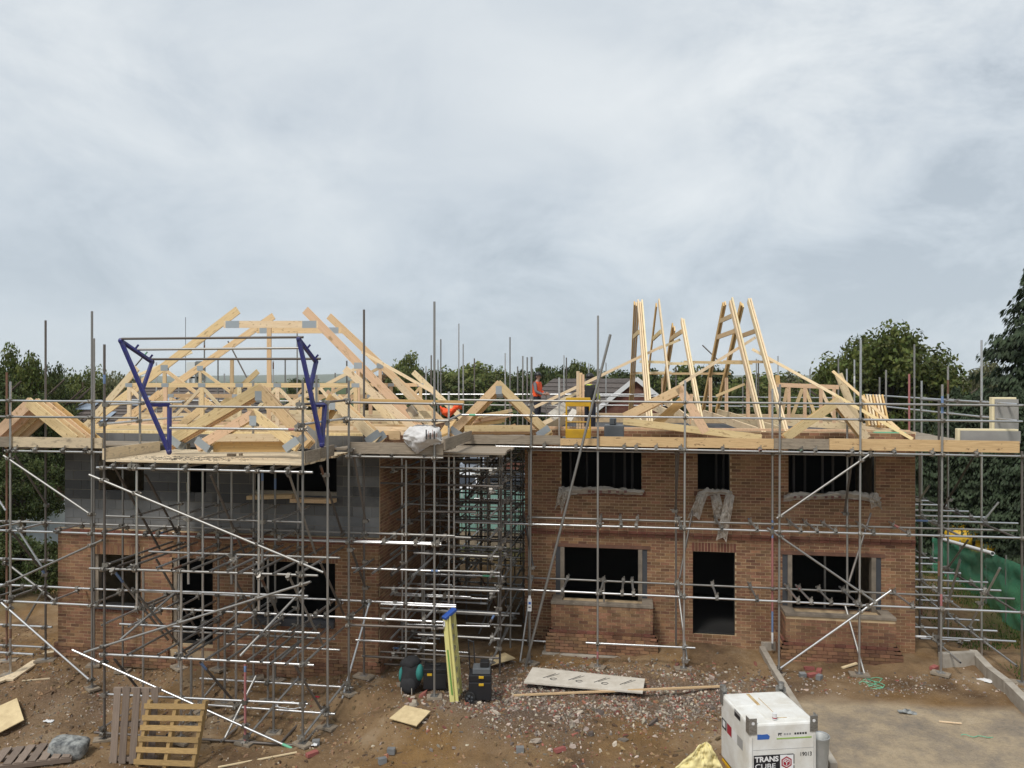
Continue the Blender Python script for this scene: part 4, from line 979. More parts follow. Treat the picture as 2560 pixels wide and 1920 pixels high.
# two tall open-topped trusses of the blockwork house
for (Y, Lf, Lt, Rt, Rf, c0, c1, post, lab) in ((18.6, (196, 1080), (595, 775), (763, 775), (1062, 1078), (560, 811), (796, 811), (673, 815, 965), 'tall open-topped roof truss over the blockwork house, nearer of the two'),
                                              (22.4, (285, 1066), (684, 790), (822, 790), (1112, 1062), (642, 826), (854, 826), (580, 900, 960), 'tall open-topped roof truss over the blockwork house, farther of the two')):
    a, b, c, d = U(*Lf, Y), U(*Lt, Y), U(*Rt, Y), U(*Rf, Y)
    t = Truss(lab, (a + d) / 2)
    t.bar('rafter', a, b, .22); t.bar('rafter', d, c, .22); t.bar('collar', U(*c0, Y - .002), U(*c1, Y - .002), .19, 'timber_pale' if Y < 20 else 'timber', .040)
    t.bar('bottom_chord', a + Vector((.25, .0, .08)), d + Vector((-.25, 0, .08)), .2)
    p = U(post[0], post[1], Y); t.bar('post', (p.x, Y, p.z), (p.x, Y, a.z + .15), .12)
    for f in (.3, .7):
        p = along(a, d, f); top = along(a, b, .55) if f < .5 else along(d, c, .55)
        t.bar('post', (top.x, Y, top.z), (top.x, Y, a.z + .15), .1); t.bar('web', (top.x, Y, top.z - .1), (along(a, d, .5).x, Y, a.z + .15), .09)
        t.pl(top - Vector((0, 0, .05)), .22, .16)
    t.pl(U(c0[0] + 22, c0[1], Y), .40, .19); t.pl(U(c1[0] - 22, c1[1], Y), .40, .19)
# flat-topped hip trusses
for (Y, Lf, Lt, Rt, Rf, tc, lab, m) in ((17.2, (205, 1078), (343, 920), (862, 922), (1040, 1076), 963, 'flat-topped hip truss at the front of the blockwork house', 'timber_pale'),
                                        (22.8, (500, 1062), (645, 928), (1033, 930), (1170, 1060), 962, 'flat-topped hip truss at the back of the blockwork house', 'timber'),
                                        (20.3, (330, 1070), (440, 962), (905, 962), (1060, 1066), 990, 'low flat-topped hip truss in the middle of the blockwork house', 'timber')):
    a, b, c, d = U(*Lf, Y), U(*Lt, Y), U(*Rt, Y), U(*Rf, Y)
    t = Truss(lab, (a + d) / 2, m=m)
    t.bar('rafter', a, b, .17); t.bar('rafter', d, c, .17)
    zt = uz((Lt[0] + Rt[0]) / 2, tc, Y); zb = a.z + .1
    f = (zt - a.z) / (b.z - a.z); xa = along(a, b, f).x - .05; xd = along(d, c, f).x + .05
    t.bar('top_chord', (xa, Y + .001, zt), (xd, Y + .001, zt), .11, w=.040); t.bar('bottom_chord', (a.x + .2, Y, zb), (d.x - .2, Y, zb), .2)
    n = 7
    for i in range(n):
        x = xa + .25 + (xd - xa - .5) * i / (n - 1)
        t.bar('post', (x, Y, zt), (x, Y, zb), .10); t.pl((x, Y, zt), .2, .1)
        if i < n - 1:
            x2 = xa + .25 + (xd - xa - .5) * (i + 1) / (n - 1)
            t.bar('web', (x, Y + .002, zb + .05), (x2, Y + .002, zt - .05), .08, w=.038) if i % 2 else t.bar('web', (x, Y + .002, zt - .05), (x2, Y + .002, zb + .05), .08, w=.038)
        t.pl((x, Y, zb), .22, .12) if i % 2 else None
# long timbers laid flat across the blockwork house
for i, (x0, y0, x1, y1, Y, m) in enumerate(((190, 1082, 560, 1084, 16.2, 'timber_pale'), (600, 1084, 1000, 1088, 16.3, 'timber'), (330, 1040, 1030, 1046, 20.0, 'timber_pale'), (560, 1067, 1060, 1072, 17.6, 'timber'), (300, 1062, 800, 1066, 18.0, 'timber_pink'), (230, 1072, 640, 1075, 17.0, 'timber'), (700, 1033, 1080, 1036, 21, 'timber_pale'))):
    tag(piece('long_joist', U(x0, y0, Y), U(x1, y1, Y), .045, .2, m, None), ['pale joist lying along the front left edge of the blockwork house', 'joist lying along the front right edge of the blockwork house', 'pale joist across the middle of the blockwork house', 'joist behind the small truss stack on the loading bay', 'pinkish joist across the left half of the blockwork house',
        'joist below the blue gate frame on the blockwork house', 'pale joist at the back right of the blockwork house'][i], 'joist', 'loose joists on the blockwork house')
for i, (p, q, m) in enumerate((((905, 950, 18.9), (1008, 1064, 18.9), 'timber'), ((925, 992, 17.9), (1002, 1082, 17.9), 'timber_pale'), ((815, 980, 19.6), (905, 1066, 19.6), 'timber_pink'), ((400, 982, 19.2), (300, 1062, 19.2), 'timber'), ((475, 985, 20.6), (372, 1066, 20.6), 'timber_pale'), ((525, 1004, 17.9), (442, 1072, 17.9), 'timber'), ((985, 948, 21.0), (1082, 1056, 21.0), 'timber_pale'))):
    tag(piece('jack_rafter', U(*q), U(*p), .045, .18, m, None), ['jack rafter on the right slope below the tall trusses', 'short jack rafter behind the white sack', 'jack rafter right of the blue gate frame', 'jack rafter on the left slope behind the blue gate', 'jack rafter left of the middle of the blockwork roof', 'short jack rafter behind the front gable trusses', 'jack rafter at the far right of the blockwork roof'][i], 'rafter', 'jack rafters on the blockwork house')
# small gable trusses stacked on decks: apex, feet, plies
def stack(lab, ap, lf, rf, Y, n, step, group, m='timber', chord=None, h=.2, dx=0.0, plates=True, m2=None, rz=0.0, low2=False):
    for k in range(n):
        y = Y + k * step; dz = Vector((dx * k + random.uniform(-.02, .02), 0, -.03 * k + random.uniform(-.015, .015)))
        a, l, r = U(*ap, Y) + dz, U(*lf, Y) + dz, U(*rf, Y) + dz
        a.y = l.y = r.y = y
        pos = ['front one of its stack', 'second of its stack', 'third of its stack', 'fourth of its stack', 'fifth of its stack', 'last of its stack'][k] if n > 1 else ''
        t = Truss((lab + (', ' + pos if pos else '')), (l + r) / 2, m=(m2 if (m2 and k % 2) else m), group=group, name='gable_truss')
        t.bar('top_chord', l, a + (a - l).normalized() * (h * .25), h); t.bar('top_chord', r, a + (a - r).normalized() * (h * .25), h)
        if chord:
            t.bar('bottom_chord', U(*chord[0], Y) + dz + Vector((0, y - Y + .0015, 0)), U(*chord[1], Y) + dz + Vector((0, y - Y + .0015, 0)), h * .8, w=.040)
            if low2 and k == 0:
                t.bar('bottom_chord', l + Vector((.3, .12, -.0)), r + Vector((-.2, .12, -.0)), h * 1.1, 'timber_amber')
        if plates:
            t.pl(a - Vector((0, 0, .14)), .15, .2); t.pl(l + (r - l) * .06 + Vector((0, 0, .06)), .34, .16, -.6); t.pl(r + (l - r) * .06 + Vector((0, 0, .06)), .34, .16, .6)
stack('small gable truss standing on the loading bay', (634, 1034), (493, 1118), (744, 1118), 13.95, 2, .075, 'gable trusses on the loading bay', 'timber_pale', ((540, 1094), (700, 1093)), .19, low2=True)
stack('larger gable truss propped behind on the loading bay', (648, 972), (415, 1108), (772, 1108), 14.45, 3, .07, 'gable trusses behind on the loading bay', 'timber', None, .22)
stack('gable truss at the far left end of the scaffold', (72, 1008), (-35, 1106), (186, 1100), 15.0, 4, .13, 'gable trusses at the left end', 'timber', None, .24, dx=.10, plates=False, m2='timber_amber')
stack('gable truss leaning right of the loading bay', (833, 996), (772, 1088), (945, 1100), 15.1, 2, .09, 'gable trusses right of the loading bay', 'timber_amber', None, .22, dx=.08)
stack('gable truss standing over the passage between the houses', (1246, 962), (1124, 1088), (1372, 1086), 17.75, 4, .11, 'gable trusses over the passage', 'timber', ((1160, 1072), (1325, 1072)), .19, m2='timber_amber')
stack('toppled gable truss on the front of the brick house', (1702, 972), (1562, 1042), (1766, 1080), 17.95, 2, .12, 'toppled trusses on the brick house', 'timber', ((1560, 1052), (1905, 1094)), .2, plates=False)
stack('small gable truss at the right end of the brick house', (2093, 1003), (1962, 1093), (2165, 1095), 17.95, 3, .10, 'small trusses on the brick house', 'timber_pale', None, .19, plates=False, m2='timber_amber')
t = piece('leaning_rafter', U(1640, 1060, 18.2), U(1708, 1000, 18.4), .045, .2, 'timber_amber'); tag(t, 'amber rafter leaning under the toppled truss', 'rafter')
# steep open-topped trusses of the brick house, seen almost edge on
def steep(lab, Ff, Ft, Bt, Bf, plies, collars, Yf=18.75, Yt=22.2, Ybt=22.9, Yb=26.5, post=None, m='timber_pale'):
    f, ft, bt, bf = U(*Ff, Yf), U(*Ft, Yt), U(*Bt, Ybt), U(*Bf, Yb)
    n = (bf - f).cross(Z_).normalized()
    t = Truss(lab, (f + bf) / 2, n, m, 'steep trusses over the brick house')
    for k in range(plies):
        o = n * (k - (plies - 1) / 2) * .058
        t.bar('rafter', f + o, ft + o + Vector((0, 0, random.uniform(-.06, .06))), .17, m); t.bar('rafter', bf + o, bt + o + Vector((0, 0, random.uniform(-.06, .06))), .17, 'timber_amber' if k == 0 else 'timber')
    for (p, q) in collars:
        t.bar('collar', U(*p, Ybt + .3), U(*q, Yt - .3), .13, 'timber')
    t.bar('bottom_chord', f + Vector((0, .2, .02)), bf + Vector((0, -.1, .02)), .2, 'timber_pale')
    if post:
        for (px, yt, yb, Y) in post:
            for k in range(min(2, plies)): t.bar('post', U(px + 4 * k, yb, Y), U(px + 4 * k, yt, Y), .09, 'timber_pink')
steep('three-ply steep truss, leftmost over the brick house', (1626, 1085), (1600, 755), (1591, 762), (1577, 1030), 3, [((1584, 842), (1597, 830))])
steep('slender single steep truss, second from left over the brick house', (1682, 1040), (1647, 755), (1641, 763), (1612, 1010), 1, [((1633, 847), (1652, 829))], post=[(1655, 945, 1030, 25)])
steep('shorter two-ply steep truss, third from left over the brick house', (1757, 1078), (1706, 800), (1684, 817), (1655, 1000), 2, [((1677, 847), (1704, 829))], post=[(1726, 985, 1060, 20.5)])
steep('two-ply steep truss with two collars, fourth from left over the brick house', (1908, 1086), (1827, 753), (1811, 760), (1756, 1032), 2, [((1802, 802), (1829, 790)), ((1794, 843), (1836, 828))], post=[(1774, 944, 1030, 24.5), (1868, 950, 1050, 20.8)])
steep('two-ply steep truss, rightmost over the brick house', (1965, 1083), (1873, 752), (1855, 760), (1792, 1030), 2, [((1848, 842), (1887, 828))], post=[(1814, 944, 1028, 24.5), (1924, 955, 1050, 20.8)])
# low parallel truss at the right
Y = 22.0
t = Truss('low lattice truss at the right end of the brick house', U(2020, 1060, Y), m='timber')
t.bar('top_chord', U(1940, 962, Y), U(2097, 968, Y), .12); t.bar('bottom_chord', U(1930, 1054, Y), U(2130, 1066, Y), .18, 'timber_pale')
for (px) in (1972, 2012, 2052, 2085): t.bar('post', U(px, 1058, Y), U(px, 966, Y), .09, 'timber_pink')
for (a, b) in (((1952, 1050), (1968, 970)), ((1976, 1052), (2006, 972)), ((2044, 1054), (2013, 972)), ((2094, 1060), (2052, 974))): t.bar('web', U(*a, Y + .002), U(*b, Y + .002), .09, w=.04)
t.bar('rafter', U(2151, 1070, Y - .6), U(2096, 935, Y - .6), .2, 'timber_pale')
t.bar('post', U(1945, 962, Y), U(1943, 938, Y), .12, 'timber_amber')
# rafters stacked on edge
for k in range(7):
    o = Vector((.085 * k, .02 * k, 0)); a, b = U(2172, 1072, 20.5) + o, U(2158, 995, 21.6) + o
    tag(piece('stacked_rafter', a, b, .042, .24, 'timber_pale' if k % 3 else 'timber_amber', None, n=(1, 0, 0)), ['first', 'second', 'third', 'fourth', 'fifth', 'sixth', 'last'][k] + ' rafter from the left in the leaning stack at the right guard rail', 'rafter', 'rafters stacked at the right end')
# battens nailed across as temporary bracing
BAT = [((1336, 1018, 18.6), (1655, 866, 21.6), 'long batten slanting up to the leftmost steep trusses'), ((1648, 871, 21.7), (1700, 849, 22.4), 'short batten at the top of the long slanting batten'),
       ((1699, 962, 18.6), (1888, 844, 21.9), 'batten slanting up to the rightmost steep trusses'), ((1881, 873, 21.6), (2091, 989, 20.0), 'batten slanting down right from the rightmost steep truss'), ((2088, 988, 19.6), (2282, 1098, 18.4), 'batten slanting down to the right toe board'),
       ((2082, 928, 21.3), (2248, 1075, 19.5), 'batten slanting down over the stacked rafters'), ((1599, 904, 21.4), (1673, 906, 21.4), 'short level batten across the leftmost steep trusses'), ((1663, 909, 21.35), (1737, 909, 21.35), 'short level batten across the shorter steep truss'),
       ((1709, 905, 21.45), (1881, 908, 21.45), 'long level batten across the steep trusses'), ((1808, 904, 21.5), (1933, 905, 21.5), 'level batten ending right of the steep trusses'), ((1576, 933, 25.0), (1679, 931, 25.0), 'level batten across the backs of the left steep trusses'), ((1624, 934, 25.1), (1827, 934, 25.1), 'level batten across the backs of the right steep trusses'),
       ((2154, 1068, 19.2), (2290, 1084, 18.8), 'board lying beside the stacked rafters'), ((905, 880, 18.5), (1100, 990, 18.3), 'batten slanting along the tall trusses of the blockwork house'), ((340, 940, 19), (480, 880, 20), 'thin batten across the left rafters of the blockwork house'), ((790, 958, 18.4), (860, 1040, 18.2), 'batten hanging between the right rafters'), ((950, 990, 18), (1005, 1080, 17.6), 'short batten leaning on the right rafters'),
       ((1790, 990, 23), (1862, 960, 23), 'stub batten between the right steep trusses'), ((900, 930, 18.8), (945, 1000, 18.5), 'splintered batten beside the right rafters'), ((1380, 1010, 18.6), (1460, 975, 20), 'batten end lying beside the yellow gate')]
for (p, q, lab) in BAT: tag(piece('batten', U(*p), U(*q), .03, .075, random.choice(['timber', 'timber_pale']), None), lab, 'batten', 'temporary bracing battens')
# plank across the guard rail of the blockwork house
tag(piece('plank', U(903, 1001, 14.8), U(1160, 1006, 14.9), .06, .07, 'timber_amber', None), 'amber plank resting on the guard rail by the passage', 'plank')
# piled sawn timber over the passage
for k in range(14):
    y = 1060 - 4.2 * (k // 2); x0 = 1160 + (k % 2) * 14 + random.uniform(-8, 8) + (k // 2) * 5
    tag(piece('sawn_batten', U(x0, y + 6, 19.2 + .15 * (k % 2)), U(x0 + 92 - (k // 2) * 3, y - 6 - (k % 3) * 3, 20.4 + .2 * (k % 2)), .05, .09, random.choice(['timber_pink', 'timber', 'timber_pale']), None), 'sawn batten in the pile behind the trusses over the passage', 'batten', 'piled battens over the passage')
for (p, q, lab, h, m) in (((1105, 1090, 17.3), (1128, 1056, 18.6), 'stub of amber timber beside the white sack', .3, 'timber_amber'), ((1235, 1085, 18.0), (1290, 1066, 18.2), 'short offcut under the passage trusses', .15, 'timber'), ((1420, 1052, 18.3), (1437, 1026, 19.3), 'stained pale board leaning in the yellow gate', .16, 'dirty_white_board'), ((1378, 1042, 18.2), (1415, 1014, 19.6), 'paint-splashed board left of the yellow gate', .24, 'dirty_white_board')):
    tag(piece('timber_offcut', U(*p), U(*q), .05, h, m, None), lab, 'offcut')
for k, (px, m) in enumerate(((1445, 'timber_pale'), (1452, 'timber'), (1457, 'timber_pink'))):
    tag(piece('upright_timber', U(px, 1076, 17.75), U(px, 928 + 4 * k, 17.75), .045, .075, m, None), ['pale upright timber in the yellow gate, left of three', 'upright timber in the yellow gate, middle of three', 'pinkish upright timber in the yellow gate, right of three'][k], 'timber')
# yellow ladder gate
yg = thing('ladder_gate', 'yellow steel gate at the ladder opening of the brick house deck', 'gate', U(1445, 1094, 17.5))
Y = 17.5
def quad_box(name, x0, x1, y0, y1, Y, d, m, parent, bevel=0):
    a, b = U(x0, y1, Y), U(x1, y0, Y); mb = MB(); mb.box(((a.x + b.x) / 2, Y, (a.z + b.z) / 2), (b.x - a.x, d, b.z - a.z), m); return mb.build(name, parent, bevel=bevel)
quad_box('top_panel', 1415, 1476, 994, 1016, Y, .04, 'yellow_steel', yg, .01); quad_box('bottom_panel', 1414, 1477, 1073, 1095, Y, .04, 'yellow_steel', yg, .01)
for x in (1416, 1475): rod('side_post', U(x, 1090, Y), U(x, 998, Y), 'yellow_steel', yg, .022)
for k in range(8): rod('mesh_wire', U(1418 + k * 7, 1074, Y + .02), U(1418 + k * 7, 1056, Y + .02), 'galvanised_dark', yg, .004)
for k in range(3): rod('mesh_wire', U(1417, 1058 + k * 7, Y + .02), U(1474, 1058 + k * 7, Y + .02), 'galvanised_dark', yg, .004)
rod('mid_rail', U(1416, 1055, Y), U(1475, 1055, Y), 'yellow_steel', yg, .014)
# grey plastic header tank
tk = thing('plastic_tank', 'dark grey plastic tank standing behind the toe board of the brick house', 'tank', U(1537, 1092, 17.9))
quad_box('body', 1511, 1560, 1062, 1092, 17.9, .4, 'grey_plastic', tk, .02); quad_box('outlet', 1524, 1541, 1045, 1061, 17.9, .2, 'grey_plastic', tk, .015); quad_box('pipe', 1536, 1538, 1048, 1070, 17.74, .02, 'black_plastic', tk)
# insulation boards
for (x0, x1, y0, y1, Y, lab) in ((2487, 2546, 998, 1075, 18.1, 'foil-faced foam insulation board standing upright at the right end of the deck'), (2401, 2551, 1078, 1106, 17.75, 'foil-faced foam insulation board lying on edge at the right end of the deck')):
    th = thing('insulation_board', lab, 'insulation board', U((x0 + x1) / 2, y1, Y), 'insulation boards')
    quad_box('facing', x0, x1, y0, y1, Y, .02, 'foam_face', th)
    a, b = U(x0, y1, Y), U(x1, y0, Y); mb = MB(); mb.box(((a.x + b.x) / 2 - .04, Y + .085, (a.z + b.z) / 2 + .02), (b.x - a.x + .02, .14, b.z - a.z + .04), 'foam_edge'); mb.build('core', th, bevel=.01)
# crumpled cloth helper
def crumple(name, P, nu, nv, amp, m, parent=None, seed=0, thick=0):
    """P(u, v) -> point; the surface is creased by noise along its normal."""
    vs = []; fs = []
    for j in range(nv + 1):
        for i in range(nu + 1):
            u, v = i / nu, j / nv; p = Vector(P(u, v)); e = 1e-3
            d1 = Vector(P(min(1, u + e), v)) - Vector(P(max(0, u - e), v)); d2 = Vector(P(u, min(1, v + e))) - Vector(P(u, max(0, v - e)))
            n = d1.cross(d2); n = n.normalized() if n.length > 1e-9 else Vector((0, -1, 0))
            k = noise.noise(Vector((u * 7 + seed, v * 5, seed * 1.7))) + .7 * noise.noise(Vector((u * 17, v * 13 + seed, 3))) + .45 * noise.noise(Vector((u * 41, v * 29 + seed, 8)))
            vs.append(p + n * amp * k)
    w = nu + 1
    fs = [(j * w + i, j * w + i + 1, (j + 1) * w + i + 1, (j + 1) * w + i) for j in range(nv) for i in range(nu)]
    lo = Vector((sum(v.x for v in vs) / len(vs), sum(v.y for v in vs) / len(vs), min(v.z for v in vs)))
    me = mesh_from([v - lo for v in vs], fs, m, name, True)
    return place(name, me, Matrix.Translation(lo), parent)
# plastic sheeting on the sills of the brick house
def bez(pts, t):
    n = len(pts) - 1; f = t * n; i = min(n - 1, int(f)); f -= i
    p0, p1, p2, p3 = pts[max(0, i - 1)], pts[i], pts[i + 1], pts[min(n, i + 2)]
    return tuple(.5 * ((2 * b) + (-a + c) * f + (2 * a - 5 * b + 4 * c - d) * f * f + (-a + 3 * b - 3 * c + d) * f ** 3) for a, b, c, d in zip(p0, p1, p2, p3))
def ribbon(name, top, bot, Y0, amp, m, parent, seed, nu=36, nv=8):
    nu, nv, amp = int(nu * 1.6), int(nv * 1.8), amp * 1.5
    def P(u, v):
        a, b = bez(top, u), bez(bot, u); x = a[0] + (b[0] - a[0]) * v; y = a[1] + (b[1] - a[1]) * v
        return U(x, y, Y0 - .10 * math.sin(math.pi * min(1, v * 1.1 + .05)) - .05)
    return crumple(name, P, nu, nv, amp, m, parent, seed)
ps = thing('plastic_sheet', 'grimy plastic sheet bunched along the upper left sill of the brick house, one end hanging', 'plastic sheet', U(1500, 1240, YR - .1), 'plastic sheets on the sills')
ribbon('sill_fold', [(1398, 1222), (1440, 1217), (1500, 1216), (1560, 1221), (1612, 1225)], [(1400, 1238), (1440, 1236), (1500, 1233), (1560, 1236), (1606, 1238)], YR - .04, .035, 'poly_sheet', ps, 1)
ribbon('hanging_end', [(1397, 1220), (1410, 1216), (1423, 1224)], [(1386, 1276), (1398, 1262), (1404, 1285)], YR - .06, .04, 'poly_sheet', ps, 2, 14, 16)
ps = thing('plastic_sheet', 'grimy plastic sheet hanging in a long twisted loop from the narrow upper opening', 'plastic sheet', U(1790, 1270, YR - .1), 'plastic sheets on the sills')
ribbon('sill_fold', [(1744, 1232), (1765, 1222), (1800, 1223), (1830, 1228)], [(1738, 1248), (1768, 1240), (1800, 1236), (1832, 1240)], YR - .05, .035, 'poly_sheet', ps, 3, 24, 8)
ribbon('hanging_end', [(1748, 1228), (1758, 1226), (1770, 1232)], [(1718, 1298), (1736, 1290), (1748, 1302)], YR - .06, .035, 'poly_sheet', ps, 4, 14, 20)
ribbon('hanging_loop', [(1776, 1238), (1800, 1236)], [(1786, 1300), (1816, 1294)], YR - .07, .05, 'poly_sheet', ps, 5, 10, 18)
ribbon('hanging_tail', [(1814, 1232), (1826, 1230), (1836, 1240)], [(1790, 1352), (1806, 1344), (1816, 1358)], YR - .09, .04, 'poly_sheet', ps, 6, 12, 30)
ps = thing('plastic_sheet', 'printed plastic sheet bunched along the upper right sill, curling off its right end', 'plastic sheet', U(2080, 1250, YR - .1), 'plastic sheets on the sills')
ribbon('sill_fold', [(1960, 1236), (2000, 1231), (2060, 1234), (2120, 1226), (2165, 1232), (2196, 1240)], [(1958, 1254), (2000, 1250), (2060, 1248), (2120, 1248), (2165, 1252), (2200, 1262)], YR - .05, .04, 'poly_sheet', ps, 7, 44, 8)
ribbon('hanging_end', [(2172, 1234), (2188, 1232), (2200, 1246)], [(2178, 1272), (2194, 1266), (2206, 1276)], YR - .07, .04, 'poly_sheet', ps, 8, 14, 14)
for (xs, y) in (((1470, 1480, 1498, 1520, 1540, 1560), 1229), ((1984, 2000, 2034, 2062, 2078, 2096), 1243)):
    for x in xs: quad_box('printed_letter', x, x + 7, y - 3, y + 3, YR - .215, .004, 'poly_print', [o for o in COL.objects if o.name.startswith('plastic_sheet')][0 if y < 1235 else 2])
# white printed sack slumped over the toe board
sk = thing('white_sack', 'white printed plastic sack slumped over the toe board by the passage', 'sack', U(1055, 1128, 14.6))
def PS(u, v):
    a = bez([(1008, 1086), (1030, 1068), (1062, 1062), (1094, 1068), (1105, 1090)], u); b = bez([(1012, 1104), (1028, 1120), (1046, 1132), (1078, 1112), (1102, 1110)], u)
    x = a[0] + (b[0] - a[0]) * v; y = a[1] + (b[1] - a[1]) * v
    return U(x, y, 14.75 - .22 * math.sin(math.pi * v) * math.sin(math.pi * u) - .1)
crumple('sack_skin', PS, 26, 20, .05, 'sack', sk, 11)
def PSb(u, v): p = PS(u, v); p.y = 29.3 - p.y - .02; return p
crumple('sack_back', PSb, 16, 12, .03, 'sack', sk, 12)
for k in range(6): quad_box('print_mark', 1064 + k * 5 + (k % 2) * 2, 1067 + k * 5, 1074 + (k % 3) * 4, 1098 - (k % 2) * 5, 14.39, .004, 'sack_print' if k % 2 else 'print_black', sk)
# broom
br = thing('broom', 'worn grey broom propped upside down on the blockwork house roof', 'broom', U(1045, 1060, 16))
mb = MB(); mb.beam(U(1022, 1018, 16), U(1038, 1040, 16), .06, .20, 'board_weathered', n=(.5, 1, 0)); mb.build('head', br)
for k in range(7):
    a = U(1021 + k * 3.5, 1030 + k * .5, 16); rod('bristle_tuft', a, a + Vector((.14 + .02 * k, 0, -.22)), 'board_dusty', br, .022)
piece('handle', U(1034, 1034, 16), U(1062, 1064, 16.2), .03, .03, 'board_weathered', br)
# orange jacket on the timber
oj = crumple('orange_jacket', lambda u, v: U(1101 + 54 * u, 1013 + 8 * math.sin(u * 5) + 22 * v * (1 - .4 * abs(u - .5)), 17.6 - .12 * math.sin(math.pi * v)), 22, 12, .05, 'orange_cloth', None, 21); tag(oj, 'orange high-visibility jacket dropped on the timber by the passage', 'jacket')
# white safety tag on the scaffold upright
st = thing('scaffold_tag', 'white scaffold inspection tag hanging on an upright by the passage', 'tag', U(1324, 1528, YO - .05))
quad_box('card', 1319, 1329, 1497, 1528, YO - .05, .012, 'white_plastic', st, .004); quad_box('hook', 1321, 1327, 1489, 1497, YO - .05, .012, 'white_plastic', st, .004)
quad_box('print', 1321, 1327, 1505, 1511, YO - .058, .003, 'print_blue', st); quad_box('print', 1321, 1327, 1517, 1519, YO - .058, .003, 'print_black', st)
# lumps on the loading bay deck
for (px, py, w, h, lab) in ((579, 1140, .17, .05, 'grey offcut lying on the loading bay deck'), (602, 1139, .05, .05, 'small dark wedge lying on the loading bay deck')):
    p = PZ(px, py, zp + .105); mb = MB(); mb.box((p.x, p.y, p.z + h / 2), (w, .08, h), 'board_weathered'); tag(mb.build('timber_offcut', None), lab, 'offcut')
db = MB(); rnd = random.Random(12)
for i in range(420):
    x = rnd.gauss(bxl + 1.5, .7); y = rnd.uniform(YC + .1, YC + .85)
    if bxl + .15 < x < bxr - .2: db.box((x, y, zp + .106), (rnd.uniform(.01, .06), rnd.uniform(.008, .025), .006), 'black_plastic' if rnd.random() < .5 else 'board_weathered', Matrix.Rotation(rnd.uniform(0, 3), 3, 'Z'))
tag(db.build('debris', None, M=ID), 'dark scraps scattered on the loading bay deck', 'debris', kind='stuff')
# ================================================================== things on the site floor
def lay(name, pts, thick, m, lab, cat, lift=.01, sub=None):
    """A flat sheet lying on the soil: four picture points, real thickness."""
    P = [G(*p) for p in pts]; c = sum(P, Vector()) / 4
    n = (P[2] - P[0]).cross(P[3] - P[1]).normalized()
    if n.z < 0: n = -n
    d = min((p - c).dot(n) for p in P)
    Q = [p - n * ((p - c).dot(n)) + n * (lift + .105) for p in P]
    mb = MB(); mb.add([q - n * thick for q in Q] + Q, [(3, 2, 1, 0), (4, 5, 6, 7), (0, 1, 5, 4), (1, 2, 6, 5), (2, 3, 7, 6), (3, 0, 4, 7)], m)
    o = mb.build(name); tag(o, lab, cat); return o, Q, n
lay('plywood_sheet', ((975, 1808), (1043, 1828), (1078, 1790), (1015, 1776)), .018, 'plywood', 'square pale plywood sheet lying on the bare soil', 'plywood')
lay('plywood_sheet', ((1203, 1662), (1224, 1677), (1288, 1657), (1262, 1644)), .018, 'plywood', 'pale plywood sheet lying behind the black tool trolley', 'plywood')
lay('plywood_sheet', ((-30, 1812), (-10, 1846), (64, 1815), (45, 1789)), .02, 'plywood', 'pale plywood sheet at the far left edge of the soil', 'plywood')
wb, Q, nrm = lay('long_board', ((1309, 1722), (1606, 1751), (1612, 1713), (1331, 1686)), .03, 'dirty_white_board', 'long whitish printed board lying on the rubble', 'board', .05)
ex, ey = (Q[1] - Q[0]).normalized(), (Q[3] - Q[0]).normalized()
mk = MB()
for f in (.22, .44, .66, .88):
    o_ = Q[0] + (Q[1] - Q[0]) * f + (Q[3] - Q[0]) * .5 + nrm * .004
    mk.beam(o_ + ey * -.12 - ex * .20, o_ + ey * .16 + ex * .02, .003, .016, 'print_black', n=nrm); mk.beam(o_ + ey * -.08 - ex * .12, o_ + ey * .17 + ex * .10, .003, .010, 'print_black', n=nrm)
    if f < .8:
        for a in range(7):
            t0, t1 = a * .8, (a + 1) * .8
            mk.beam(o_ + ex * (.03 + .07 * math.cos(t0)) + ey * (-.13 + .05 * math.sin(t0)), o_ + ex * (.03 + .07 * math.cos(t1)) + ey * (-.13 + .05 * math.sin(t1)), .003, .018, 'print_black', n=nrm)
mk.build('printed_marks', wb)
p, q = G(1284, 1743), G(1812, 1727); tag(piece('scaffold_plank', p + Vector((0, 0, .04)), q + Vector((0, 0, .06)), .03, .055, 'timber', None, n=(0, 0, 1)), 'long narrow timber lying in front of the whitish board', 'timber')
p, q = G(545, 1922), G(742, 1886); tag(piece('timber_lath', p + Vector((0, 0, .03)), q + Vector((0, 0, .04)), .02, .03, 'timber_pale', None, n=(0, 0, 1)), 'thin pale lath lying in front of the loading bay', 'lath')
p, q = G(55, 1756), G(125, 1736); tag(piece('timber_lath', p + Vector((0, 0, .02)), q + Vector((0, 0, .02)), .02, .03, 'board_dusty', None, n=(0, 0, 1)), 'thin lath lying on the slope at the left', 'lath')
p, q = G(2348, 1806), G(2404, 1811); tag(piece('timber_lath', p + Vector((0, 0, .02)), q + Vector((0, 0, .02)), .02, .03, 'timber_pale', None, n=(0, 0, 1)), 'pale lath lying on the sandy parking bay', 'lath')
p, q = G(2105, 1673), G(2142, 1660); tag(piece('timber_lath', p + Vector((0, 0, .03)), q + Vector((0, 0, .05)), .03, .06, 'timber_pale', None, n=(0, 0, 1)), 'short pale lath by the right bay base', 'lath')
for (a, b, lab) in (((20, 1705), (128, 1632), 'weathered plank lying on the slope at the left, upper'), ((-20, 1712), (50, 1688), 'weathered plank lying on the slope at the left, lower')):
    p, q = G(*a), G(*b); tag(piece('plank', p + Vector((0, 0, .05)), q + Vector((0, 0, .05)), .04, .22, 'board_dusty', None, n=(0, 0, 1)), lab, 'plank')
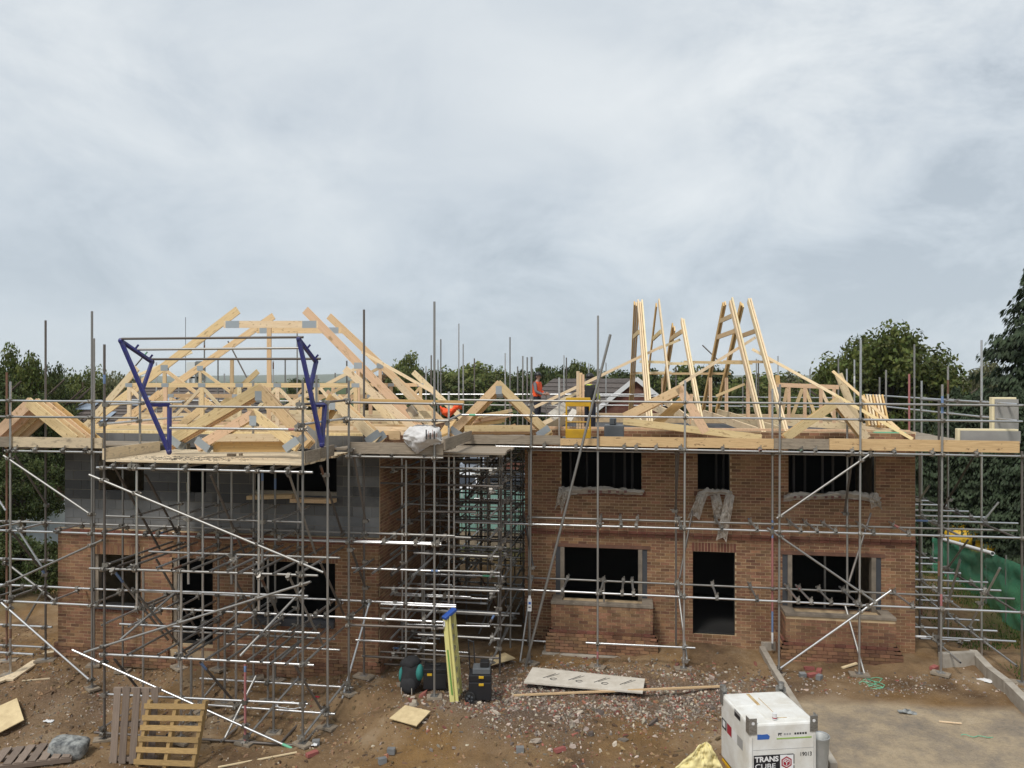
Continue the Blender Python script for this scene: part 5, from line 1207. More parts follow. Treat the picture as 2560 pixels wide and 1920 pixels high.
# pallets: plane given by its lower left, lower right and upper left corners
def pallet(lab, LL, LR, UL, slats, bearers, m, horizontal, depth=.10, group='pallets'):
    LL, LR, UL = Vector(LL), Vector(LR), Vector(UL); ex, ey = LR - LL, UL - LL; n = ex.cross(ey).normalized()
    th = thing('pallet', lab, 'pallet', (LL + LR) / 2, group)
    A, B = (ey, ex) if horizontal else (ex, ey); wA = A.length
    for i in range(slats):
        f = (i + .5) / slats + random.uniform(-.012, .012); o = LL + A * f
        piece('slat', o + n * depth, o + B * random.uniform(.98, 1.0) + n * depth, .022, wA / slats * (.72 if not horizontal else .46), m if random.random() > .2 else m, th, n=n)
    for i in range(bearers):
        f = .05 + .9 * i / (bearers - 1); o = LL + B * f
        piece('bearer', o + n * .045 , o + A + n * .045, .085, .075, m, th, n=n)
    return th
g0 = G(276, 1903); g1 = G(394, 1903)
pl = pallet('weathered grey pallet standing upright against the loading bay', g0, g1, U(288, 1712, g0.y + .12), 5, 3, 'pallet_grey', False)
g0 = G(343, 1912); g1 = G(496, 1918)
pallet('yellowish slatted pallet leaning in front of the grey pallet', g0, g1, U(374, 1748, g0.y + .16), 6, 3, 'pallet_yellow', True)
a, b, c = G(-30, 1936), G(178, 1912), G(8, 1893)
pallet('brown pallet lying flat in the bottom left corner', a + Z_ * .05, b + Z_ * .05, c + Z_ * .08, 7, 3, 'pallet_grey', False)
# granite-like lump
p = G(172, 1890); mb = MB(); mb.ball((0, 0, 0), 1, 'granite', 24, 14)
for v in mb.v:
    f = lambda t: math.copysign(abs(t) ** .42, t)
    w_ = Vector((f(v.x) * .33, f(v.y) * .2, f(v.z) * .17)); w_ *= 1 + .07 * noise.noise(w_ * 6); w_ = Matrix.Rotation(.12, 3, 'Y') @ Matrix.Rotation(.2, 3, 'Z') @ w_; v.xyz = (p.x + w_.x, p.y + w_.y, p.z + .17 + w_.z)
tag(mb.build('bale', smooth=True), 'dark mottled bale lying beside the flat pallet', 'bale')
# step ladder
sl_ = thing('stepladder', 'yellow fibreglass stepladder with a blue top cap beside the black tool bags', 'stepladder', G(1131, 1755))
b0, b1 = G(1131, 1755), G(1148, 1738); t0 = U(1113, 1545, b0.y + .18); t1 = U(1131, 1530, b0.y + .34)
for (p, q, w) in ((b0, t0, .10), (b0 + Vector((.09, .03, 0)), t0 + Vector((.07, .03, .03)), .07)): piece('stile', p, q, .03, w, 'yellow_fibreglass', sl_, n=(.3, 1, 0))
piece('stile', b1, t1, .03, .07, 'yellow_fibreglass', sl_, n=(.3, 1, 0)); piece('back_stile', b1 + Vector((.03, .06, 0)), t1 + Vector((.02, .06, 0)), .03, .05, 'yellow_fibreglass', sl_, n=(.3, 1, 0))
piece('green_stripe', b0 + Vector((.0, -.018, .15)) , b0.lerp(t0, .62) + Vector((0, -.018, 0)), .004, .035, 'green_stripe', sl_, n=(.3, 1, 0))
for k in range(7):
    f = .08 + .13 * k; piece('rung', b0.lerp(t0, f) + Vector((.1, .03, 0)), b1.lerp(t1, f), .03, .05, 'aluminium', sl_, n=(0, 0, 1))
mb = MB(); c = (t0 + t1) / 2 + Vector((.03, 0, .05)); mb.beam(t0 + Vector((-.02, -.04, .0)), t1 + Vector((.04, .05, .05)), .07, .13, 'blue_plastic', n=(0, 0, 1)); mb.build('top_cap', sl_, bevel=.015)
piece('warning_label', b0.lerp(t0, .90) + Vector((-.03, -.022, 0)), b0.lerp(t0, .97) + Vector((-.03, -.022, 0)), .003, .05, 'white_plastic', sl_, n=(.3, 1, 0))
# tool trolley
tt = thing('tool_trolley', 'black wheeled tool trolley with yellow latches and a raised handle', 'tool box', G(1196, 1757)); gp = G(1196, 1757)
def tb(parent, name, dx, dz, w, h, d, m, dy=0, bevel=.015):
    mb = MB(); mb.box((gp.x + dx, gp.y + .2 + dy, gp.z + dz + h / 2), (w, d, h), m, Matrix.Rotation(.15, 3, 'Z')); return mb.build(name, parent, bevel=bevel)
tb(tt, 'lower_box', 0, .05, .46, .36, .40, 'black_plastic'); tb(tt, 'middle_box', .0, .415, .46, .14, .38, 'black_plastic'); tb(tt, 'upper_box', .03, .56, .36, .12, .32, 'grey_plastic'); tb(tt, 'small_case', .09, .685, .18, .11, .2, 'black_plastic')
for (dx, dz) in ((.06, .35), (.06, .50)): tb(tt, 'latch', dx, dz, .10, .045, .03, 'yellow_plastic', -.20 - .005, .004)
for sx in (-.24, -.13): rod('handle_bar', (gp.x + sx, gp.y + .30, gp.z + .5), (gp.x + sx - .05, gp.y + .36, gp.z + 1.14), 'black_plastic', tt, .013)
rod('handle_grip', (gp.x - .30, gp.y + .36, gp.z + 1.14), (gp.x - .17, gp.y + .36, gp.z + 1.10), 'black_plastic', tt, .018)
w = MB(); w.tube((0, -.03, 0), (0, .03, 0), .115, 'tyre', seg=20); wh = w.build('wheel', tt, M=Matrix.Translation((gp.x - .16, gp.y - .06, gp.z + .115)))
w = MB(); w.tube((0, -.036, 0), (0, .036, 0), .07, 'grey_plastic', seg=14)
for k in range(5):
    a = k * 1.257; w.beam((0, -.04, 0), (.095 * math.cos(a), -.04, .095 * math.sin(a)), .012, .02, 'black_plastic', n=(0, 1, 0))
w.build('wheel_hub', wh, M=Matrix.Translation((gp.x - .16, gp.y - .06, gp.z + .115)))
# second tool box
t2 = thing('tool_box', 'black tool box with one yellow latch behind a scaffold upright', 'tool box', G(1083, 1728)); gp = G(1083, 1728)
tb(t2, 'body', 0, .02, .48, .34, .36, 'black_plastic'); tb(t2, 'lid', 0, .365, .50, .09, .38, 'black_plastic'); tb(t2, 'latch', -.08, .31, .10, .05, .03, 'yellow_plastic', -.19, .004); tb(t2, 'lid_handle', 0, .455, .22, .04, .05, 'black_plastic')
# rucksack
rs = thing('tool_bag', 'black rucksack with teal side pockets standing on the rubble', 'bag', G(1020, 1736)); gp = G(1020, 1736)
def blob(parent, name, c, r, m, k=.12, seed=0):
    mb = MB(); mb.ball((0, 0, 0), r, m, 16, 10)
    for v in mb.v: v += v * (k * noise.noise(v * 5 + Vector((seed, 0, 0)))); v.z = max(v.z, -r[2] * .92)
    return mb.build(name, parent, M=Matrix.Translation(Vector(c)), smooth=True)
blob(rs, 'body', (gp.x, gp.y + .2, gp.z + .32), (.23, .22, .36), 'black_cloth', .2, 1); blob(rs, 'top_flap', (gp.x - .02, gp.y + .22, gp.z + .58), (.20, .2, .12), 'black_cloth', .2, 5)
blob(rs, 'side_pocket', (gp.x - .19, gp.y + .17, gp.z + .33), (.06, .13, .15), 'teal_cloth', .2, 2); blob(rs, 'side_pocket', (gp.x + .20, gp.y + .17, gp.z + .40), (.075, .13, .17), 'teal_cloth', .2, 3); blob(rs, 'front_pocket', (gp.x - .0, gp.y + .02, gp.z + .18), (.17, .1, .17), 'black_cloth', .15, 4)
for sx in (-.12, .1): rod('strap', (gp.x + sx, gp.y - .06, gp.z + .02), (gp.x + sx, gp.y - .075, gp.z + .16), 'dirty_white_board', rs, .008)
# loose bricks and stones big enough to pick out
lb = MB(); lb.box((0, 0, .0325), (.215, .1025, .065), 'brick_chip', tint=.55); LB = lb.mesh('loose_brick', tinted=True)
lb = MB(); lb.box((0, 0, .05), (.14, .1, .1), 'block', tint=.8); LBB = lb.mesh('loose_block', tinted=True)
for (px, py, rz, kind, lab) in ((2023, 1674, .1, 0, 'red brick lying left of the right bay base'), (2048, 1680, 1.2, 0, 'red brick on its side next to another by the right bay'), (2030, 1690, .5, 0, 'dark brick in the small heap by the right bay'), (2006, 1692, .2, 1, 'small grey block left of the brick heap by the right bay'), (2048, 1698, .9, 1, 'small pale block in front of the brick heap by the right bay'),
                                (780, 1888, .9, 0, 'red brick beside the front foot of the loading bay'), (978, 1884, .1, 1, 'small grey block on the open soil'), (956, 1908, .6, 1, 'small pale block near the bottom edge of the soil'), (790, 1862, .3, 1, 'pale chunk beside the loading bay foot'), 
                                (2335, 1672, .8, 0, 'dark brick sunk by the right corner upright'), (2270, 1628, .4, 1, 'grey chunk at the right corner of the brick house'), (1400, 1878, .7, 0, 'brown brick end on the trodden soil'), (1300, 1880, .2, 1, 'pale stub on the trodden soil')):
    p = G(px, py); o = place('loose_brick' if kind == 0 else 'loose_block', LB if kind == 0 else LBB, Matrix.Translation((p.x, p.y, p.z - .005)) @ Matrix.Rotation(rz, 4, 'Z') @ Matrix.Rotation(random.uniform(-.2, .2), 4, 'X')); tag(o, lab, 'brick' if kind == 0 else 'block', 'loose bricks and blocks')
rnd = random.Random(9)
for k in range(46):
    if k < 30: px, py = rnd.uniform(1420, 1890), rnd.uniform(1640, 1790)
    elif k < 38: px, py = rnd.uniform(1000, 1060), rnd.uniform(1740, 1790)
    else: px, py = rnd.uniform(960, 1480), rnd.uniform(1780, 1900)
    if 1300 < px < 1640 and 1660 < py < 1770: py += 110
    p = G(px, py); s = rnd.uniform(.03, .085); mb = MB(); random.seed(k); chip(mb, Vector((0, 0, s * .25)), s, 'stone_chip' if rnd.random() < .7 else 'brick_chip', rnd.random() * .8)
    o = mb.build('stone', M=Matrix.Translation(p), tinted=True)
    tag(o, 'loose stone on the rubble before the brick house' if k < 30 else ('grey stone beside the black rucksack' if k < 38 else 'loose stone on the open trodden soil'), 'stone', ['stones on the rubble', 'stones by the rucksack', 'stones on the open soil'][0 if k < 30 else (1 if k < 38 else 2)])
random.seed(77)
# white pipe curl and rags under the loading bay
def wire(name, pts, r, m, lab, cat):
    mb = MB()
    for a, b in zip(pts, pts[1:]): mb.tube(a, b, r, m, seg=6)
    return tag(mb.build(name, smooth=True), lab, cat)
c = G(727, 1763); wire('tangled_rope', [c + Vector((.32 * math.cos(a * .5) * (1 + .15 * math.sin(a * 2.3)), .16 * math.sin(a * .5), .03 + .015 * math.sin(a * 3))) for a in range(26)], .012, 'white_plastic', 'tangled white rope on the soil under the loading bay', 'rope')
c = G(2178, 1712); wire('green_twine', [c + Vector((.25 * math.cos(a * .9) * (.4 + .04 * a), .35 * math.sin(a * .7) * (.5 + .02 * a), .03 + .02 * math.sin(a))) for a in range(24)], .008, 'green_membrane', 'green twine tangled at the top of the parking bay', 'twine')
c = G(2462, 1845); wire('green_twine', [c + Vector((.05 * a - .4, .03 * math.sin(a * 1.3), .02 + .01 * math.sin(a))) for a in range(12)], .007, 'green_membrane', 'thin green twine lying on the sandy parking bay', 'twine')
for (px, py, s, m, lab) in ((2267, 1783, .16, 'granite', 'dark grey rag lying on the sandy parking bay'), (780, 1865, .1, 'white_plastic', 'white paper scrap by the loading bay foot'), (122, 1806, .1, 'white_plastic', 'white paper scrap on the slope at the left'), (2470, 1705, .2, 'white_plastic', 'torn white bag by the right edging'), (792, 1745, .06, 'print_red', 'red and white scrap under the loading bay')):
    p = G(px, py); o = crumple('scrap', lambda u, v, p=p, s=s: (p.x + s * (u - .5) * 2, p.y + s * (v - .5), p.z + .03 + .5 * s * .3 * math.sin(3.1 * u) * math.sin(3.1 * v)), 8, 6, s * .25, m, None, px * .1); tag(o, lab, 'scrap')
# ------------------------------------------------------------------ concrete edging round the parking bay
def edging(lab, P, Q, w=.13, h=.16, L=.9):
    th = thing('concrete_edging', lab, 'kerb', P, 'concrete edging'); d = Q - P; n = max(1, int(d.length / L)); d2 = d / n
    for i in range(n):
        a, b = P + d2 * i, P + d2 * (i + 1); za, zb = ground_z(a.x, a.y), ground_z(b.x, b.y)
        a = Vector((a.x, a.y, za + h / 2 - .04 + random.uniform(-.008, .008))); b = Vector((b.x, b.y, zb + h / 2 - .04)); b = a + (b - a) * .99
        mb = MB(); mb.beam(a, b, w, h, 'concrete', n=(1, 0, 0)); mb.build('kerb_stone', th, bevel=.01)
edging('concrete edging between the rubble and the sandy parking bay', KL0, KL1)
edging('short concrete edging returning to the wall at the parking bay', G(1906, 1624), G(1942, 1624), .12, .22)
edging('tall concrete edging along the right of the parking bay', KR0, KR1, .16, .30)
edging('concrete block edging at the back right corner of the parking bay', G(2352, 1664), G(2432, 1660), .15, .32, .45)
# ------------------------------------------------------------------ white fuel tank
zt = .62
FL, FR, BL = PZ(1874, 1812, zt), PZ(2042, 1803, zt), PZ(1806, 1734, zt)
ex = (FR - FL); ex.z = 0; Wd = ex.length; ex.normalize(); ey = Vector((-ex.y, ex.x, 0)); Dp = abs((BL - FL).dot(ey)); Ht = 1.22
TM = Matrix(((ex.x, ey.x, 0, FL.x), (ex.y, ey.y, 0, FL.y), (0, 0, 1, zt - Ht), (0, 0, 0, 1)))
ft = thing('fuel_tank', 'white steel fuel cube with grey lifting lugs and black and red lettering', 'fuel tank', TM @ Vector((Wd / 2, Dp / 2, 0)))
def tbox(name, c, s, m, parent=None, bevel=0, rot=None):
    mb = MB(); mb.box(c, s, m, rot); return mb.build(name, parent or ft, M=TM, bevel=bevel)
body = tbox('body', (Wd / 2, Dp / 2, Ht / 2 + .06), (Wd, Dp, Ht - .12), 'white_paint', None, .035)
tbox('skid_frame', (Wd / 2, Dp / 2, .04), (Wd * .98, Dp * .98, .08), 'yellow_steel', None, .01)
lid = tbox('lid', (Wd * .62, Dp * .33, Ht + .004), (Wd * .62, Dp * .42, .022), 'white_paint', None, .006); tbox('lid', (Wd * .5, Dp * .76, Ht + .003), (Wd * .92, Dp * .40, .016), 'white_paint', None, .006)
tbox('rust_strip', (Wd * .40, Dp * .70, Ht + .0125), (.06, Dp * .46, .002), 'rust_stain', lid); tbox('rust_strip', (Wd * .50, Dp * .52, Ht + .0155), (.012, Dp * .5, .002), 'rust_stain', lid); tbox('rust_strip', (Wd * .52, Dp * .13, Ht + .0165), (Wd * .2, .02, .002), 'rust_stain', lid)
for k, (x, y) in enumerate(((0, 0), (Wd, 0), (0, Dp), (Wd, Dp))):
    mb = MB(); sx = -1 if x == 0 else 1; sy = -1 if y == 0 else 1
    mb.box((x - sx * .055, y + sy * .008, Ht - .03), (.13, .012, .26), 'galvanised_dull'); mb.box((x + sx * .008, y - sy * .055, Ht - .03), (.012, .13, .26), 'galvanised_dull')
    lug = mb.build('lifting_lug', ft, M=TM, bevel=.004)
    if y == 0:
        mb = MB(); mb.tube((x - sx * .055, -.0155, Ht + .02), (x - sx * .055, -.012, Ht + .02), .026, 'white_plastic', seg=14); mb.build('lug_hole', lug, M=TM)
    else:
        mb = MB(); mb.tube((x - sx * .03, y - .02, Ht + .06), (x - sx * .03, y - .02, Ht + .16), .055, 'galvanised_dull', seg=12); mb.build('lug_eye', lug, M=TM)
def text(name, s, size, pos, m, parent, side='front', shear=0, sx=1.0, bold=0.0):
    cu = bpy.data.curves.new(name, 'FONT'); cu.body = s; cu.size = size; cu.extrude = .0015; cu.offset = bold; cu.materials.append(MAT[m])
    o = bpy.data.objects.new(name, cu); COL.objects.link(o); dg = bpy.context.evaluated_depsgraph_get(); dg.update()
    me = bpy.data.meshes.new_from_object(o.evaluated_get(dg)); bpy.data.objects.remove(o)
    me.materials.clear(); me.materials.append(MAT[m])
    Rm = Matrix.Rotation(R(90), 4, 'X') if side == 'front' else Matrix.Rotation(R(-90), 4, 'Z') @ Matrix.Rotation(R(90), 4, 'X')
    return place(name, me, TM @ Matrix.Translation(pos) @ Rm @ Matrix.Diagonal((sx, 1, 1, 1)), parent)
# front print: a torn black and white label, the number and small notices
zc = Ht - .64
tbox('label_black', (Wd * .33, -.002, zc), (Wd * .54, .003, .27), 'print_black', body); tbox('label_white', (Wd * .55, -.0035, zc), (Wd * .20, .003, .25), 'print_white', body)
for (x, z, w, h) in ((Wd * .655, zc + .05, .014, .15), (Wd * .60, zc + .13, .11, .014), (Wd * .655, zc - .09, .014, .07), (Wd * .60, zc - .13, .11, .014)): tbox('label_line', (x, -.005, z), (w, .003, h), 'print_black', body)
text('lettering', 'TRANS', .115, (Wd * .075, -.006, zc + .03), 'print_white', body, sx=1.12, bold=.004); text('lettering', 'CUBE', .115, (Wd * .075, -.006, zc - .085), 'print_white', body, sx=1.25)
text('lettering', '19013', .09, (Wd * .74, -.004, zc + .09), 'print_black', body, sx=.95)
text('lettering', 'FT', .06, (Wd * .42, -.004, Ht - .20), 'print_black', body, bold=.002)
for k in range(9): tbox('small_print', (Wd * .52 + k * .045, -.002, Ht - .18), (.03, .003, .03), 'print_grey' if k < 3 else 'print_black', body) if k != 3 else None
for x_ in (.05, Wd - .05): tbox('panel_seam', (x_, -.001, Ht / 2 - .02), (.006, .003, Ht - .4), 'print_grey', body)
tbox('hinge_bar', (Wd * .5, -.001, Ht - .42), (Wd * .9, .003, .005), 'print_grey', body)
tbox('green_strip', (Wd * .66, -.002, Ht - .25), (Wd * .52, .003, .022), 'print_green', body)
mb = MB(); mb.add([(.13, -.003, Ht - .25), (.33, -.003, Ht - .25), (.34, -.003, Ht - .20), (.30, -.003, Ht - .165), (.22, -.003, Ht - .17), (.13, -.003, Ht - .165)], [(0, 1, 2, 3, 4, 5)], 'print_blue'); mb.build('blue_sticker', body, M=TM)
hx = MB(); cx, cz = Wd * .545, zc + .0
for (r, m, y) in ((.10, 'print_red', -.0065), (.075, 'print_white', -.0075), (.062, 'print_red', -.0085)):
    hx.add([(cx + r * math.cos(a * 1.0472 + .52), y, cz + r * math.sin(a * 1.0472 + .52)) for a in range(6)], [tuple(range(6))], m)
for (x0, z0, x1, z1) in ((0, 0, 0, -.05), (0, 0, .045, .028), (0, 0, -.045, .028), (-.03, .03, .02, .045)): hx.beam((cx + x0, -.0095, cz + z0), (cx + x1, -.0095, cz + z1), .001, .012, 'print_white', n=(0, 1, 0))
hx.build('cube_emblem', body, M=TM)
# left side print
mb = MB()
for (y0, y1, z0, z1, m) in ((.30, .50, .66, .72, 'print_black'), (.30, .50, .72, .76, 'print_grey'), (.22, .40, .30, .44, 'print_grey'), (.42, .58, .30, .44, 'print_white'), (.60, .76, .30, .44, 'print_red'), (.78, .95, .30, .44, 'print_black'), (.82, .92, .33, .42, 'print_white')):
    k = -.003 if not (y0 == .82) else -.004
    mb.add([(k, y0 * Dp, z0 * Ht + .3), (k, y1 * Dp, z0 * Ht + .3), (k, y1 * Dp, z1 * Ht + .3), (k, y0 * Dp, z1 * Ht + .3)], [(3, 2, 1, 0)], m)
mb.build('side_notice', body, M=TM)
# mug left on the lid
mg = MB(); c = TM @ Vector((Wd * .42, Dp * .10, Ht + .012)); mg.tube(c, c + Z_ * .10, .035, 'white_plastic', .04, 14); mg.tube(c + Z_ * .02, c + Z_ * .035, .0385, 'print_red', .039, 14); tag(mg.build('paper_cup', smooth=False), 'small white and maroon cup standing on the fuel tank', 'cup')
# grey bucket by the tank
bk = thing('bucket', 'grey metal bucket standing right of the fuel tank', 'bucket', TM @ Vector((Wd + .18, .25, .3)))
c = TM @ Vector((Wd + .16, .22, .28)); mb = MB(); seg = 20
vs = []
for (r, z) in ((.13, 0), (.165, .58), (.172, .60), (.158, .60), (.125, .02)): vs += [(c.x + r * math.cos(2 * math.pi * i / seg), c.y + r * math.sin(2 * math.pi * i / seg), c.z + z) for i in range(seg)]
mb.add(vs, [(j * seg + i, j * seg + (i + 1) % seg, (j + 1) * seg + (i + 1) % seg, (j + 1) * seg + i) for j in range(4) for i in range(seg)] + [tuple(range(4 * seg, 5 * seg))], 'zinc'); mb.build('shell', bk, smooth=True)
mb = MB()
for a in range(10): mb.tube(c + Vector((.165 * math.cos(a * .314), -.02, .58 + .09 * math.sin(a * .314))), c + Vector((.165 * math.cos((a + 1) * .314), -.02, .58 + .09 * math.sin((a + 1) * .314))), .008, 'galvanised', seg=6)
mb.build('handle', bk); mb = MB(); mb.box((c.x, c.y, (c.z + ground_z(c.x, c.y)) / 2), (.3, .3, c.z - ground_z(c.x, c.y)), 'board_weathered'); mb.build('stand', bk)
# yellow sack at the bottom edge
c = G(1740, 1960)
o = crumple('yellow_sack', lambda u, v: (lambda a, b: (c.x + 1.0 * (u - .5) * (1.0 - .80 * v ** 1.4) + .16 * v, c.y - .05 + .25 * (1 - v) * (u - .5) ** 2 + .2 * v, c.z + .66 * v * (1 - .25 * abs(u - .62))))(u, v), 34, 24, .085, 'yellow_sack', None, 5); tag(o, 'crumpled yellow insulation sack in front of the fuel tank', 'sack'); o.modifiers.new('thick', 'SOLIDIFY').thickness = .012
# ================================================================== people
def skin_body(name, V, E, rad, m, root=0, sub=2):
    me = bpy.data.meshes.new(name); me.from_pydata(V, E, []); o = bpy.data.objects.new(name, me); COL.objects.link(o)
    s = o.modifiers.new('s', 'SKIN'); s.use_smooth_shade = True
    for i, d in enumerate(me.skin_vertices[0].data):
        d.radius = rad[i] if isinstance(rad[i], tuple) else (rad[i], rad[i]); d.use_root = (i == root)
    q = o.modifiers.new('u', 'SUBSURF'); q.levels = q.render_levels = sub
    dg = bpy.context.evaluated_depsgraph_get(); dg.update()
    nm = bpy.data.meshes.new_from_object(o.evaluated_get(dg)); bpy.data.objects.remove(o)
    nm.materials.clear(); [nm.materials.append(MAT[k]) for k in m]; nm.polygons.foreach_set('use_smooth', [True] * len(nm.polygons)); return nm
def person(lab, loc, rz, shirt, vest, trousers, helmet, pose=0):
    th = thing('person', lab, 'person', loc, 'people working on the roofs'); M = Matrix.Translation(loc) @ Matrix.Rotation(rz, 4, 'Z')
    V = [(0, 0, .98), (0, .01, 1.15), (0, 0, 1.35), (0, 0, 1.47), (0, -.02, 1.55), (0, -.03, 1.66), (0, -.02, 1.74),
         (.19, 0, 1.42), (.25, -.05, 1.15), (.17, -.24, 1.04), (.07, -.30, 1.06), (-.19, 0, 1.42), (-.25, -.05, 1.15), (-.15, -.24, 1.06), (-.04, -.31, 1.08),
         (.10, 0, .90), (.11, -.03, .50), (.11, .02, .09), (.12, -.13, .04), (-.10, 0, .90), (-.11, -.02, .50), (-.12, .03, .09), (-.13, -.12, .04)]
    E = [(0, 1), (1, 2), (2, 3), (3, 4), (4, 5), (5, 6), (2, 7), (7, 8), (8, 9), (9, 10), (2, 11), (11, 12), (12, 13), (13, 14), (0, 15), (15, 16), (16, 17), (17, 18), (0, 19), (19, 20), (20, 21), (21, 22)]
    rad = [(.16, .12), (.15, .12), (.17, .13), (.08, .08), (.055, .055), (.085, .10), (.075, .085), .07, .055, .045, .035, .07, .055, .045, .035, .10, .07, .05, .04, .10, .07, .05, .04]
    me = skin_body('body', V, E, rad, (shirt, trousers, 'skin'))
    for p in me.polygons:
        c = p.center; p.material_index = 2 if (c.z > 1.50 or (c.y < -.26 and c.z > .9)) else (1 if c.z < 1.0 else 0)
    body = place('body', me, M, th)
    for sx in (-1, 1):                                   # hands: palm, four fingers and a thumb
        base = Vector((.07 if sx > 0 else -.04, -.31, 1.06 if sx > 0 else 1.08)); hv = [tuple(base), tuple(base + Vector((-.02 * sx, -.07, 0)))]; he = [(0, 1)]; hr_ = [.03, .032]
        for k in range(4):
            z0 = .026 - .017 * k; L = (.034, .04, .037, .028)[k]; n0 = len(hv)
            hv += [tuple(base + Vector((-.02 * sx, -.08, z0))), tuple(base + Vector((-.025 * sx, -.08 - L, z0 - .004))), tuple(base + Vector((-.045 * sx, -.08 - L * 1.5, z0 - .02)))]; he += [(1, n0), (n0, n0 + 1), (n0 + 1, n0 + 2)]; hr_ += [.009, .008, .007]
        n0 = len(hv); hv += [tuple(base + Vector((-.03 * sx, -.03, .035))), tuple(base + Vector((-.035 * sx, -.065, .06)))]; he += [(0, n0), (n0, n0 + 1)]; hr_ += [.011, .009]
        place('hand', skin_body('hand', hv, he, hr_, ('skin',), 0, 1), M, body)
    vm = me.copy(); bm = bmesh.new(); bm.from_mesh(vm); bmesh.ops.delete(bm, geom=[f for f in bm.faces if not (1.0 < f.calc_center_median().z < 1.47 and abs(f.calc_center_median().x) < .215 and f.calc_center_median().y > -.16)], context='FACES')
    for v in bm.verts: v.co += v.normal * .018
    bm.to_mesh(vm); bm.free(); vm.materials.clear(); vm.materials.append(MAT[vest]); v_ = place('vest', vm, M, th)
    face = MB()
    for sx in (-1, 1): face.ball((.032 * sx, -.118, 1.665), (.012, .008, .009), 'print_black', 8, 5)
    face.ball((0, -.132, 1.635), (.014, .02, .022), 'skin', 8, 6); face.box((0, -.118, 1.598), (.045, .01, .010), 'sack_print')
    for sx in (-1, 1): face.ball((.088 * sx, -.02, 1.65), (.014, .025, .033), 'skin', 8, 6)
    face.build('face', th, M=M, smooth=True)
    hm = MB(); hm.ball((0, -.02, 1.70), (.115, .135, .12), helmet, 18, 10)
    for v in hm.v: v.z = max(v.z, 1.695)
    hm.tube((0, -.05, 1.692), (0, -.05, 1.702), .135, helmet, .13, 18); hm.build('helmet', th, M=M, smooth=True)
    hr2 = MB(); hr2.ball((0, .03, 1.63), (.09, .075, .10), 'dark_hair', 12, 8); hr2.build('hair', th, M=M, smooth=True)
    return th
p = U(1343, 1000, 25.0); person('person in an orange vest and dark helmet standing on the rear deck', (p.x, 25.0, 4.66), R(75), 'grey_cloth', 'orange_cloth', 'navy_cloth', 'black_plastic')
p = U(1474, 1000, 20.5); person('person in a yellow jacket half hidden behind the yellow gate', (p.x, 20.5, 4.58), R(150), 'hi_vis_yellow', 'black_cloth', 'navy_cloth', 'black_plastic')
# ================================================================== beyond the site
def crown(seed, n, leaf, clumps, m, flat=.25, cr=(.20, .36), stretch=1.0):
    rnd = random.Random(seed); C = []
    for _ in range(clumps):
        while True:
            v = Vector((rnd.uniform(-1, 1), rnd.uniform(-1, 1), rnd.uniform(-1, 1)))
            if .12 < v.length < 1: break
        v = v.normalized() * (v.length ** .45) * rnd.uniform(.62, .88)
        if v.z < -flat: v.z = -flat + (v.z + flat) * .35
        C.append((v, rnd.uniform(*cr), rnd.uniform(.15, .85)))
    vs = []; fs = []; ts = []
    for i in range(n):
        c, r, t = C[i % clumps]
        d = Vector((rnd.gauss(0, 1), rnd.gauss(0, 1), rnd.gauss(0, 1))).normalized() * r * (rnd.random() ** .5)
        d.z *= .75
        p = c + d; s = leaf * rnd.uniform(.6, 1.3)
        nrm = (d.normalized() * .8 + Vector((rnd.gauss(0, .6), rnd.gauss(0, .6), rnd.gauss(.25, .6)))).normalized()
        a = nrm.orthogonal().normalized(); a = Matrix.Rotation(rnd.uniform(0, 6.28), 3, nrm) @ a; b = nrm.cross(a)
        k = len(vs); vs += [p + a * s, p + b * s * .55, p - a * s, p - b * s * .55]; fs.append((k, k + 1, k + 2, k + 3)); ts.append(min(1, max(0, t + rnd.gauss(0, .16))))
    return mesh_from(vs, fs, m, 'crown', False, ts)
def trunk_mesh(seed):
    rnd = random.Random(seed); mb = MB(); mb.tube((0, 0, 0), (.01, 0, .5), .035, 'bark', .022, 10); mb.tube((.01, 0, .5), (0, .01, .85), .022, 'bark', .008, 8)
    for k in range(6):
        a = k * 1.05 + rnd.random(); z = rnd.uniform(.35, .6); mb.tube((0, 0, z), (.28 * math.cos(a), .28 * math.sin(a), z + rnd.uniform(.15, .3)), .014, 'bark', .004, 6)
    return mb.mesh('trunk', True)
TR = [trunk_mesh(1), trunk_mesh(2)]; CROWNS = {}
def get_crown(m, k, fine):
    key = (m, k, fine)
    if key not in CROWNS: CROWNS[key] = crown(hash(m) % 97 + k * 13, 16000 if fine else 5200, .032 if fine else .058, 110 if fine else 60, m, cr=(.15, .28) if fine else (.20, .36))
    return CROWNS[key]
def seed_of(s): return sum(ord(c) * (i + 3) for i, c in enumerate(s)) % 97
def hash(s): return seed_of(s)
tree_n = [0]
def tree(px, ytop, t, wpx, m, lab, fine=False, drop=.62, group='trees beyond the site', zb=-.75, name='broadleaf_tree'):
    """A tree whose top is seen at (px, ytop), t metres along the view."""
    d = ray(px, ytop); p = Vector((d.x * t, d.y * t, HC + d.z * t)); H = p.z - zb; w = wpx / F * t / 2
    tree_n[0] += 1; k = tree_n[0]; rr = random.Random(k)
    th = thing(name, lab, 'tree', (p.x, p.y, zb), group)
    place('trunk', TR[k % 2], Matrix.Translation((p.x, p.y, zb)) @ Matrix.Diagonal((H, H, H, 1)), th)
    ch = H * drop / 2 * 1.05
    place('crown', get_crown(m, k % 3, fine), Matrix.Translation((p.x, p.y, p.z - ch * .97)) @ Matrix.Rotation(rr.uniform(0, 6.28), 4, 'Z') @ Matrix.Diagonal((w * 1.1, w * 1.1, ch * 1.08, 1)), th)
    return th
